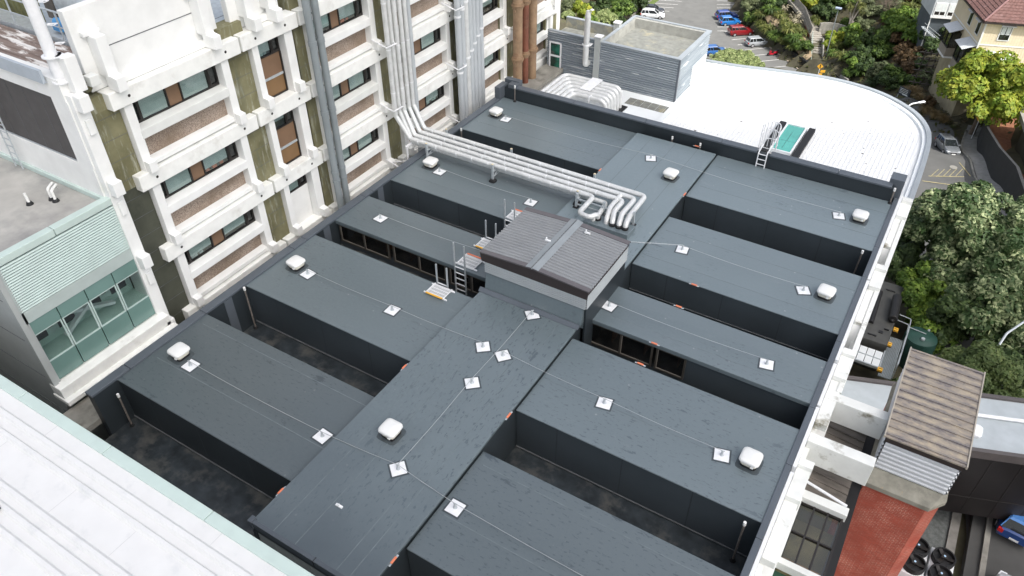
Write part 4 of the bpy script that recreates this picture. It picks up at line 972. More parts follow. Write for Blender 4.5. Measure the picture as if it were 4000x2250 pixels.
b = MB(); b.box(X0 - .05, X1 + .08, Y0 - .08, Y0 + .2, Z1, Z1 + .05); b.box(X1 - .22, X1 + .08, Y0 + .2, Y1, Z1, Z1 + .05); b.box(X0, X1 + .08, Y1 + .001, Y1 + .2, Z1 - .1, Z1 + .05); b.box(X0 - .05, X0 + .16, Y0 + .2, Y1, Z1, Z1 + .05); b.box(-23.6, X0 - .06, Y0 + .05, Y0 + .3, Z1, Z1 + .05); b.box(-23.6, X0 - .06, 45.72, 45.95, Z1, Z1 + .05); b.build("capping", M['capping'], bh)
b = MB(); b.box(X1 - .02, X1 + .085, Y0 - .085, Y0 + .02, Z0, Z1); b.build("corner_flashing", M['coping'], bh)
b = MB(); b.box(-23.6, X0, 45.72, 45.92, Z0, Z1 - .01); b.box(-23.6, X0, Y0 + .13, Y0 + .3, Z0, Z1 - .01); b.build("annex_wall", M['moss_roof'], bh)
for (ya, yb) in ((Y0 - .12, Y0 + .3), (45.7, 46.1)):
    b = MB(); b.box(X0 - .35, X0 + .05, ya, yb, Z0 if ya < 44 else .2, Z1 + .3); b.build("pier", M['grey_pan'], bh)
    b = MB(); b.box(X0 - .38, X0 + .08, ya - .03, yb + .03, Z1 + .3, Z1 + .36); b.build("pier_cap", M['white_st'], bh)
b = MB(); b.box(X0 - .25, X0 - .02, Y0 + .3, 45.7, .351, .4); b.build("white_strip", M['white_st'], bh)
f = MB(); xa, xb, za, zb, yy = -23.4, -22.5, -1.5, .35, Y0 + .02
f.box(xa, xb, yy - .04, yy, za, za + .1); f.box(xa, xb, yy - .04, yy, zb - .1, zb); f.box(xa, xb, yy - .04, yy, -.65, -.53); f.box(xa, xa + .1, yy - .041, yy + .001, za, zb); f.box(xb - .1, xb, yy - .041, yy + .001, za, zb)
f = f.build("window", M['white_st'], bh); g = MB(); g.box(xa + .1, xb - .1, yy - .015, yy - .005, za + .1, -.65); g.box(xa + .1, xb - .1, yy - .015, yy - .005, -.53, zb - .1); g.build("pane", glass_mat('emerald_glass', (.01, .09, .06)), f)
b = MB(); b.box(X1 + .05, X1 + .12, 45.5, 47.9, -1.6, -.35); b.build("pale_panel", M['white_mem'], bh)
r = empty("flue_pipe", (-20.6, 42.8, -.5), "tall pale metal flue with elbow fixed to the grey blockhouse wall", "flue")
b = MB(); b.tube([(-20.55, 43.2, -.55), (-20.55, 42.72, -.55), (-20.55, 42.72, 2.6)], .19, 14, .25, 6); b.tube([(-20.55, 42.72, 2.6), (-20.55, 42.72, 2.95)], .185, 14, r2=.12); b.build("pipe", M['lagging'], r, smooth=True)
b = MB(); b.box(-20.85, -20.25, 42.68, 43.1, 0.75, .8); b.lathe([(.23, 0), (.23, .1)], (-20.55, 42.72, .72), 14); b.build("bracket", M['white_st'], r)
b = MB(); b.lathe([(.05, 0), (.14, .04), (.05, .1)], (-20.3, 42.72, 3.0), 10); b.bar((-20.45, 42.72, 2.6), (-20.3, 42.72, 3.02), .03, .03); b.build("rain_cap", M['white_st'], r)

# ================================================================ white concrete frame on the right flank
rf = empty("white_concrete_frame", (0, 25, -1), "white concrete frame with recessed openings along the right flank of the dark roof", "building")
b = MB(); ys = [8, 12.2, 12.4, 17.3, 17.5, 20.4, 20.55, 22.9, 23.05, 28.4, 28.6, 36.0]
for i in range(0, len(ys) - 1, 2): b.box(-.29, -.17, ys[i], ys[i + 1], -.8, .06 - .05 * (i % 4 == 2))
b.build("rim", M['white_st'], rf, bevel=.012)
b = MB()
cross = [36.2, 34.7, 30.1, 28.7, 24.1, 22.7, 18.1, 16.7, 12.1]
for y in cross: b.box(-.16, .3, y - .16, y + .16, -.75, -.25)
b.build("cross_rib", M['conc_p'], rf, bevel=.015)
b = MB()
for y0, y1 in ((34.86, 36.04), (28.86, 29.94), (22.86, 23.94), (16.86, 17.94)): b.box(-.16, .28, y0, y1, -.75, -.4)
for y0, y1 in ((32.1, 34.54), (26.2, 28.54), (20.2, 22.54), (14.2, 16.54)): b.box(-.16, .12 if y0 > 25 else .26, y0, y1, -.75, -.45)
b.box(-.16, .28, 8, 11.9, -.75, -.42)
b.build("flat_panel", M['conc_p'], rf, bevel=.01)
b = MB()
for y0, y1 in ((30.26, 32.1), (24.26, 26.2)): b.ext([(y0, -2.6), (y1, -2.6), (y1, -.6), (y0 + .5, -1.9), (y0, -2.0)], 'x', -.16, .12)
b.build("splayed_recess", M['conc_w'], rf)
b = MB(); b.box(.13, .32, 22.0, 36.0, -1.05, -.42) ; b.box(-.17, .0, 8, 24.2, -.95, -.76); b.box(-.17, -.16, 8, 36, -3, -.75); b.build("outer_beam", M['conc_p'], rf, bevel=.015)
for ya, yb in ((21.5, 21.92), (19.22, 19.66)):
    b = MB(); b.box(-.16, 1.98, ya, yb, -1.45, -.42); b.build("cross_beam", M['conc_p'], rf, bevel=.02)
b = MB(); b.box(.0, .3, 8, 22, -3.2, -1.46); b.box(0, .3, 22, 36, -34, -1.06); b.build("outer_wall", M['conc_w'], rf)
b = MB(); b.box(.25, 1.75, 17.78, 18.12, -1.85, -1.5); b.box(.25, 1.75, 15.1, 15.32, -1.95, -1.6); b.box(.22, .34, 15.3, 17.8, -1.95, -1.6); b.build("window_surround", M['conc_p'], rf, bevel=.015)
b = MB(); b.tube([(.28, 18.42, -1.45), (1.66, 18.16, -1.5)], .05, 8); b.build("white_tube", M['white_st'], rf)
rd = MB()
for y0, y1 in ((19.6, 21.05), (18.12, 18.68), (17.9, 19.5)):
    pass
b = MB(); n = 0
for ya, yb, zz in ((19.52, 21.05, -2.2), (18.12, 18.68, -2.0)):
    pass
y = 18.15
while y < 22.9:
    b.add([(.3, y, -2.0), (1.62, y, -2.12), (1.62, y + .31, -2.12), (.3, y + .31, -2.0), (.3, y, -2.06), (1.62, y, -2.18), (1.62, y + .31, -2.18), (.3, y + .31, -2.06)], [(0, 1, 2, 3), (0, 4, 5, 1), (2, 6, 7, 3), (1, 5, 6, 2)])
    b.bar((.3, y, -1.985), (1.62, y, -2.105), .05, .05); y += .33
tag(b.build("lean_to_roof", M['dark_roof']), "dark weathered ribbed roof strip under the white cross beams", "roof")
b = MB(); b.box(1.63, 1.97, 15.2, 23, -2.6, -2.4); tag(b.build("box_gutter", M['black']), "black wet gutter between the ribbed roof strip and the brick chimney", "gutter")
r = empty("roof_glazing", (1, 16.5, -1.7), "six-pane dark framed sloping window between the white frame and brick chimney", "window")
b = MB()
for k in range(4): x = .34 + k * .44; b.box(x - .03, x + .03, 15.32, 17.78, -1.85, -1.72)
for y in (15.33, 16.5, 17.72): b.box(.34, 1.66, y, y + .05, -1.84, -1.725)
b.build("frame", M['frame_d'], r)
b = MB(); b.box(.37, 1.63, 15.36, 17.74, -1.8, -1.785); b.build("pane", M['clear_n'], r)
b = MB(); b.box(.35, 1.7, 15.2, 17.9, -2.9, -2.85); b.build("interior", pm('olive_interior', (.24, .21, .12), .8, .3, 1), r)
b = MB(); b.box(.4, 1.62, 15.75, 16.0, -2.6, -2.5); b.build("timber_beam", pm('orange_timber', (.4, .22, .09), .7, .2), r)
b = MB(); b.box(.31, 1.6, 9, 15.05, -2.1, -2.0); tag(b.build("green_canopy", pm('deep_green', (.008, .05, .025), .6, .1)), "dark green sheet at the foot of the six-pane sloping window", "canopy")

# ---- brick chimney
bt = empty("brick_chimney", (3.2, 22.7, -17), "square red brick chimney stack with ribbed metal hood and stained brown cap roof", "chimney")
fp = [(2.0, 19.98), (4.0, 19.98), (4.4, 20.5), (4.4, 25.1), (2.0, 25.1)]
b = MB(); b.prism(fp, -20, -2.15); b.build("brick_stack", M['brick'], bt)
fo = [(1.93, 19.86), (4.06, 19.86), (4.5, 20.43), (4.5, 25.2), (1.93, 25.2)]
def lichen():
    m = pm('lichen_concrete', (.24, .23, .19), .9, .3, 2.2, .4, 14, dirt=(.1, .095, .08), dscale=1.6)
    N, L = m.node_tree.nodes, m.node_tree.links; B = N["Principled BSDF"]; src = B.inputs["Base Color"].links[0].from_socket
    v = coords(N, L); d = ramp(N, L, nz(N, L, v, 1.9, 6, .7), .66, .7); L.new(mixc(N, L, d, src, (.5, .27, .04)), B.inputs["Base Color"]); return m
b = MB(); b.prism(fo, -2.15, -1.93); fi = [(2.05, 20.45), (4.3, 20.45), (4.42, 20.6), (4.42, 25.1), (2.05, 25.1)]; b.add([(x, y, -1.929) for x, y in fo] + [(x, y, -1.72) for x, y in fi], [(i, (i + 1) % 5, 5 + (i + 1) % 5, 5 + i) for i in range(5)] + [(5, 6, 7, 8, 9), (4, 3, 2, 1, 0)]); b.build("concrete_cap", lichen(), bt, bevel=.03)
b = MB()
corr(b, (2.1, 20.5, -1.74), (2.25, 0, 0), (0, 0, 1.4), (0, -1, 0), .2, .06); corr(b, (4.36, 20.5, -1.74), (0, 4.6, 0), (0, 0, 1.4), (1, 0, 0), .2, .06); corr(b, (2.08, 25.1, -1.74), (0, -4.6, 0), (0, 0, 1.4), (-1, 0, 0), .2, .06); corr(b, (4.36, 25.1, -1.74), (-2.26, 0, 0), (0, 0, 1.4), (0, 1, 0), .2, .06)
b.build("ribbed_hood", pm('white_ribbed', (.56, .58, .6), .45, .05), bt, smooth=True)
b = MB(); b.box(2.04, 4.42, 20.42, 25.2, -.33, -.1); b.build("dark_band", M['corr_f'], bt)
b = MB(); b.box(2.0, 4.46, 20.38, 25.24, -.1, -.04)
y = 20.5
while y < 25.2:
    b.bar((2.02, y, -.02), (4.44, y, -.02), .05, .06); y += .385
b.build("cap_roof", M['timber_y'], bt)
b = MB(); b.box(1.96, 2.0, 20.36, 25.26, -.12, .0); b.box(4.46, 4.5, 20.36, 25.26, -.12, .0); b.build("cap_trim", pm('tan_trim', (.4, .36, .3), .6, .1), bt)

# ================================================================ terrain, roads, car park
PARK=[(-62,170),(-46,160),(-40.4,150.1),(-36.5,142.6),(-32.3,135.1),(-26,128.9),(-20.6,123.6),(-16.5,118.2)]
CT=[(10,30,-14.2),(8,24,-14.2),(14,34,-14.2),(3,38,-16.5),(3,46,-17.6),(0,52,-18.4),(6,60,-20),(1,74,-21.6),(3,85,-23),(1,95,-24.6),(-5,103,-26.8),(-11,110,-29.3),(-15.5,116,-31.5),(-30,112,-31.9),(-45,112,-31.9),
(-19,127.5,-30.3),(-20.6,131.6,-28.8),(-24,137,-27.6),(-29,142,-26),(-35,150,-27),(-23,131.5,-29.6),(-28,136,-29),(-32,142,-28.5),(-38,153,-29),
(-19,140,-25),(-12,122,-28.3),(-7,113,-26),(-3,104,-24.6),(-10,129,-24),(-3,116,-22.3),(3,97,-24.2),(6,104,-21.5),(-2,127,-19),(-10,141,-20),(-20,156,-20),(0,142,-15),(10,122,-18),(13,100,-20),(12,88,-21.5),(9,78,-21),(-35,165,-22),(-45,175,-26)]
def inpark(x,y):
    pts=PARK
    if y>pts[0][1]: return x< -62
    if y<118.2: return False
    for i in range(len(pts)-1):
        (xa,ya),(xb,yb)=pts[i],pts[i+1]
        if yb<=y<=ya: return x< xa+(xb-xa)*(y-ya)/(yb-ya)
    return False
def h(x,y):
    if inpark(x,y): return -32.05
    s=w=0
    for (a,b,c) in CT:
        d=(x-a)**2+(y-b)**2+.3; q=1/d**1.7; s+=q*c; w+=q
    return s/w

M['terrain'] = pm('hillside_soil', (.075, .068, .04), .95, .45, .5, .5, 5, dirt=(.05, .065, .02), dscale=.5)
xs = [-1500, -500, -150] + [-80 + 2 * k for k in range(61)] + [90, 300, 1500]
ysg = [-1500, -400, -80] + [14 + 2 * k for k in range(86)] + [250, 500, 1500]
HG = {}
rows = []
for y in ysg:
    row = []
    for x in xs:
        xc, yc = max(-80, min(40, x)), max(14, min(184, y)); z = h(xc, yc)
        row.append((x, y, z))
    rows.append(row)
b = MB(); b.sheet(rows); tag(b.build("ground", M['terrain'], smooth=True), kind="structure")
def gz(x, y):                      # height of the built (interpolated) ground
    i = max(0, min(len(xs) - 2, next(k for k in range(len(xs) - 1) if xs[k + 1] >= x))); j = next(k for k in range(len(ysg) - 1) if ysg[k + 1] >= y)
    u = (x - xs[i]) / (xs[i + 1] - xs[i]); v = (y - ysg[j]) / (ysg[j + 1] - ysg[j])
    return (rows[j][i][2] * (1 - u) + rows[j][i + 1][2] * u) * (1 - v) + (rows[j + 1][i][2] * (1 - u) + rows[j + 1][i + 1][2] * u) * v
ED_P = [(-46, 160), (-40.4, 150.1), (-36.5, 142.6), (-32.3, 135.1), (-26, 128.9), (-20.6, 123.6), (-16.8, 118.6)]
b = MB(); b.prism([(-54.5, 165), (-54.4, 141), (-54.0, 132), (-54, 112), (-17, 112), (-16.8, 118.6)] + ED_P[::-1][1:], -32.2, -31.9)
tag(b.build("car_park", M['asphalt']), kind="structure")
def strip(path, wd, dz, nm, mt, lab=None, cat=None, kind="structure", sub=6):
    P = smooth_path(path, sub); L_ = offset(P, wd / 2); R_ = offset(P, -wd / 2); m = MB()
    rr = [[(l[0] + (q[0] - l[0]) * t / 4, l[1] + (q[1] - l[1]) * t / 4) for t in range(5)] for l, q in zip(L_, R_)]
    m.sheet([[(x, y, gz(x, y) + dz) for x, y in r_] for r_ in rr]); return tag(m.build(nm, mt, smooth=True), lab, cat, kind=kind)
RD = [(-20, 111), (-13, 109.5), (-7, 104.5), (-2, 97.5), (1.0, 90), (3.0, 81), (5.0, 70), (6.6, 58), (8.6, 46), (10.8, 36), (12, 28), (12.5, 18)]
strip(RD, 7.2, .12, "road", M['street'])
KR = [(4.2, 99), (4.35, 93.5), (5.9, 86.5), (7.5, 79.5), (9.3, 71)]
strip(KR, 1.6, .26, "pavement", M['pave'])
b = MB(); q = smooth_path(offset([(3.4, 98), (3.5, 93), (5.0, 86), (6.5, 79), (8.3, 70)], 0), 4)
for a, c in zip(q, q[1:]): b.bar((*a, gz(*a) + .22), (*c, gz(*c) + .22), .18, .2)
tag(b.build("kerb", M['conc_g']), "grey kerb line along the street in front of the dark retaining wall", "kerb", kind="structure")
b = MB()
for k in range(5):
    a = Vector((1.4 + .55 * k, 82.2 + .35 * k)); c = a + Vector((.5, 2.3)); b.bar((*a, gz(*a) + .15), (*c, gz(*c) + .15), .07, .012)
b.bar((1.2, 82.2, gz(1.2, 82.2) + .15), (4.6, 84.2, gz(4.6, 84.2) + .15), .12, .012); b.bar((3.6, 87.2, gz(3.6, 87.2) + .15), (5.0, 84.5, gz(5, 84.5) + .15), .12, .012); b.bar((.8, 79.5, gz(.8, 79.5) + .15), (3.8, 80.5, gz(3.8, 80.5) + .15), .12, .012)
tag(b.build("road_marking", M['paint_y']), kind="structure")
b = MB(); b.lathe([(.38, 0), (.38, .01)], (3.22, 85.8, gz(3.22, 85.8) + .13), 16); tag(b.build("manhole_cover", M['conc_g']), "round manhole cover in the street by the silver hatchback", "manhole cover")
b = MB()
Z = -31.896
for k in range(9):
    a = Vector((-43.7 + .66 * k, 147.3 - 1.81 * k)); c = a + Vector((4.1, 2.35)); b.bar((*a, Z), (*c, Z), .1, .01)
for k in range(8):
    a = Vector((-38.2 + 1.71 * k, 130.9 - .9 * k - .06 * k * k)); 
for (a, d) in (((-37.2, 133.1), 4.3), ((-36.1, 131.6), 4.0), ((-34.9, 130.2), 4.0), ((-33.3, 128.6), 4.0), ((-31.6, 127.0), 4.0), ((-29.86, 125.3), 4.4), ((-28.06, 123.65), 4.5), ((-26.2, 121.8), 4.6)):
    c = (a[0] + d * .72, a[1] + d * .7); b.bar((*a, Z), (*c, Z), .1, .01)
for k in range(7):
    a = Vector((-53.6, 142.0 - 2.05 * k)); c = a + Vector((4.2, 1.6)); b.bar((*a, Z), (*c, Z), .1, .01)
tag(b.build("parking_line", M['paint']), kind="structure")
b = MB(); P = [(-41.0, 151.2), (-36.9, 142.9), (-32.6, 135.3), (-26.2, 129.2), (-20.8, 123.9)]
for a, c in zip(P, P[1:]): b.bar((a[0] - .5, a[1] - .5, -31.83), (c[0] - .5, c[1] - .5, -31.83), .22, .16)
tag(b.build("kerb", pm('tan_kerb', (.42, .35, .27), .85, .15, 2)), "tan concrete kerb round the edge of the car park", "kerb", kind="structure")
b = MB(); P = [(-31.9, 135.6), (-26.0, 129.3), (-20.6, 124.2)]
for a, c in zip(P, P[1:]):
    a, c = Vector(a), Vector(c); L_ = (c - a).length; n = int(L_ / .5)
    for k in range(n):
        for j in range(5):
            p = a.lerp(c, (k + .5 + .5 * (j % 2)) / n); b.obox((p.x + random.uniform(-.05, .05), p.y, -31.75 + .3 * j), Vector((.24, -.22, 0)) * .95, Vector((.2, .2, 0)), (0, 0, .13))
tag(b.build("retaining_wall", M['black'], bevel=0), "low black stacked block wall between the car park and the dry bank", "wall")
b = MB(); b.bar((-54.6, 141.5, -31.7), (-54.1, 130, -31.7), .2, .5); tag(b.build("kerb_wall", M['conc_g']), "low dark edge wall on the left of the car park", "wall")
b = MB(); b.obox((-53.9, 138.5, -31.85), (.5, 0, 0), (0, 6, 0), (0, 0, .04)); tag(b.build("grass_verge", pm('verge_grass', (.1, .14, .03), .9, .4, 2)), kind="structure")

# ---- stairs and fence on the hillside
SP = [(-19.6, 124.6, -31.4), (-20.4, 127.4, -30.2), (-21.4, 130.4, -29.0), (-24.2, 135.2, -27.7), (-29.0, 140.0, -26.3)]
st = empty("outdoor_stairs", (-19.6, 124.6, -31.4), "worn concrete stairs climbing the bushy hillside from the car park", "stairs")
b = MB()
for (a, c) in zip(SP, SP[1:]):
    a, c = Vector(a), Vector(c); n = max(2, int((c - a).length / .55)); d = (c - a); d.z = 0; d.normalize(); s_ = Vector((d.y, -d.x, 0))
    for k in range(n):
        p = a.lerp(c, (k + .5) / n); b.obox(p + s_ * .3 - Vector((0, 0, .25)), d * .3, s_ * .95, (0, 0, .3))
b.build("steps", pm('worn_steps', (.3, .28, .24), .9, .25, 1.5), st)
b = MB()
off = lambda p: (p[0] + 1.25, p[1] - .6, p[2])
for (a, c) in zip(SP[:3], SP[1:3]): b.bar((a[0] + 1.3, a[1] - .5, a[2] + .2), (c[0] + 1.3, c[1] - .5, c[2] + .2), .2, 1.0)
b.build("side_wall", M['conc_g'], st)
b = MB()
for (a, c) in zip(SP[:3], SP[1:3]):
    for dz in (.5, 1.0): b.tube([(a[0] - .7, a[1] + .4, a[2] + dz), (c[0] - .7, c[1] + .4, c[2] + dz)], .035, 6)
for p in SP[:3]: b.tube([(p[0] - .7, p[1] + .4, p[2] - .2), (p[0] - .7, p[1] + .4, p[2] + 1)], .035, 6)
b.build("handrail", pm('pale_green_rail', (.35, .42, .38), .5, .05), st)
fr = empty("timber_fence", (-24, 136, -28), "tall weathered grey timber fence on a reddish beam beside the stairs", "fence")
b = MB(); c_ = MB()
FP = [(-22.4, 131.2, -29.0), (-25.1, 136.0, -27.8), (-30.4, 141.0, -26.3), (-36, 146, -25)]
for (a, c) in zip(FP, FP[1:]):
    a, c = Vector(a), Vector(c); n = int((c - a).length / .45)
    for k in range(n):
        p0, p1 = a.lerp(c, k / n), a.lerp(c, (k + .93) / n); b.bar(p0 + Vector((0, 0, .75)), p1 + Vector((0, 0, .75)), .05, 1.5)
    c_.bar(a - Vector((.1, .1, .12)), c - Vector((.1, .1, .12)), .2, .35)
b.build("boards", pm('grey_boards', (.3, .28, .25), .85, .25, 3), fr); c_.build("red_beam", pm('red_beam', (.22, .07, .05), .8, .2), fr)
b = MB(); 
for k in range(9):
    a = math.pi * (.15 + .7 * k / 9); q = math.pi * (.15 + .7 * (k + 1) / 9)
    b.bar((-19.2 + 2.6 * -math.cos(a), 131.4 + 2.2 * math.sin(a), -28.2), (-19.2 + 2.6 * -math.cos(q), 131.4 + 2.2 * math.sin(q), -28.2), .25, 2.2)
tag(b.build("retaining_wall", M['conc_g']), "curved grey concrete wall beside the upper stairs and the cabbage tree", "wall")
b = MB(); b.bar((-18.6, 125.2, -30.6), (-14.5, 119.0, -30.4), .3, 1.4); b.bar((-14.5, 119, -30.2), (-13.2, 117.5, -30), .3, 1.8)
tag(b.build("retaining_wall", pm('pale_grey_wall', (.27, .26, .24), .85, .2, 1)), "grey concrete wall with small dark plaque at the bottom of the stairs", "wall")
b = MB(); b.obox((-14.9, 118.9, -29.9), (.55, -.75, 0), (.03, .02, 0), (0, 0, .3)); tag(b.build("plaque", M['black']), "small dark plaque on the grey wall below the stairs", "plaque")
b = MB(); b.prism([(-20.5, 124), (-18.4, 125.8), (-14, 119), (-16.5, 117)], -31.95, -31.45); tag(b.build("footpath", M['pave']), kind="structure")

# ---- lamps and signs
def lamp(x, y, zb, hh, lab, head):
    r = empty("street_lamp", (x, y, zb), lab, "street lamp")
    b = MB(); b.tube([(x, y, zb), (x, y, zb + hh)], .09, 8, r2=.06); b.build("pole", M['pvc'], r)
    if head == 'box':
        b = MB(); b.box(x - .45, x + .45, y - .3, y + .3, zb + hh, zb + hh + .22); b.build("lamp_head", pm('blue_grey_lamp', (.3, .36, .45), .4, .05), r, bevel=.05)
    return r
lamp(-18.6, 127.1, gz(-18.6, 127.1), 7.6, "dark lamp post with flat blue-grey head beside the hillside stairs", 'box')
def arm_lamp(pts, lab, mt, base):
    r = empty("street_lamp", base, lab, "street lamp")
    b = MB(); b.tube([base] + pts, .07, 8, .8); b.build("arm", mt, r, smooth=True)
    p, q = Vector(pts[-2]), Vector(pts[-1]); d = (q - p).normalized()
    b = MB(); b.tube([q - d * .1, q + d * .25, q + d * .65], .1, 10, r2=.04); b.obox(q + d * .3, d * .38, Vector((d.y, -d.x, 0)) * .13, (0, 0, .06)); b.build("lamp_head", M['white_st'], r, bevel=.03)
arm_lamp([(-3.3, 85.2, -17.6), (-2.9, 85.6, -16.95), (-2.2, 86.3, -16.9)], "curved white street lamp arm rising behind the white roof edge", M['white_st'], (-3.4, 85.1, -24.2))
arm_lamp([(7.6, 43.3, -12.6), (7.9, 44.6, -12.0), (9.2, 47.0, -11.6)], "grey street lamp arm at the right edge below the dark tree", M['galv'], (7.5, 43.0, -18))
def ped_sign(x, y, zb, rz, hh, lab, extra):
    r = empty("crossing_sign", (x, y, zb), lab, "road sign", rz=rz)
    b = MB(); b.tube([(0, 0, 0), (0, 0, hh + .3)], .04, 6); b.build("post", M['white_st'], r, local=True)
    s = .46
    b = MB(); b.add([(0, -.05, hh - s), (s, -.05, hh), (0, -.05, hh + s), (-s, -.05, hh), (0, -.03, hh - s), (s, -.03, hh), (0, -.03, hh + s), (-s, -.03, hh)], [(0, 1, 2, 3), (7, 6, 5, 4), (0, 4, 5, 1), (1, 5, 6, 2), (2, 6, 7, 3), (3, 7, 4, 0)]); d = b.build("diamond_plate", M['yellow'], r, local=True)
    b = MB(); y_ = -.056
    def L(a, c, w_): b.bar((a[0], y_, hh + a[1]), (c[0], y_, hh + c[1]), .006, w_, (0, 0, 1)) if abs(a[0] - c[0]) > abs(a[1] - c[1]) else b.bar((a[0], y_, hh + a[1]), (c[0], y_, hh + c[1]), w_, .006, (0, 1, 0))
    b.lathe([(.07, -.003), (.07, .003)], (0, 0, 0), 10); n = len(b.v)
    for i in range(n): vx, vy, vz = b.v[i]; b.v[i] = (vx + .02, y_ + vz, hh + .28 + vy)
    L((.0, .2), (.0, -.02), .12); L((0, 0), (.14, -.3), .07); L((0, 0), (-.14, -.3), .07); L((0, .16), (.15, .02), .05); L((0, .16), (-.14, .04), .05)
    b.build("walking_figure", M['black'], d, local=True)
    if extra:
        b = MB(); b.obox((.55, -.04, hh - .75), (.34, 0, 0), (0, .012, 0), (0, 0, .2)); b.obox((.3, -.04, hh - 1.35), (.26, 0, 0), (0, .012, 0), (0, 0, .26)); b.build("supplementary_plate", M['yellow'], r, local=True)
ped_sign(-18.0, 120.3, -31.6, R(20), 2.4, "yellow diamond pedestrian sign with smaller plates at the foot of the stairs", True)
ped_sign(4.15, 96.0, gz(4.15, 96) + .2, R(155), 2.6, "orange-yellow diamond pedestrian sign on a white post beside the silver hatchback", False)
r = empty("notice_board", (-4.85, 107.2, -26), "dark notice board with pale lines among dry tussock behind the white roof", "notice board", rz=R(-28))
b = MB(); b.obox((0, 0, 1.1), (.85, 0, 0), (0, .03, 0), (0, 0, .55)); b.build("board", pm('navy_board', (.03, .04, .055), .5, .1), r, local=True)
b = MB()
for k in range(4): b.obox((-.1, -.034, 1.45 - .2 * k), (.6, 0, 0), (0, .003, 0), (0, 0, .035))
b.obox((.2, -.034, .75), (.4, 0, 0), (0, .003, 0), (0, 0, .06)); b.build("pale_lines", M['blind'], r, local=True)
b = MB(); b.box(-.8, -.72, -.03, .03, 0, .6); b.box(.72, .8, -.03, .03, 0, .6); b.build("posts", M['galv'], r, local=True)

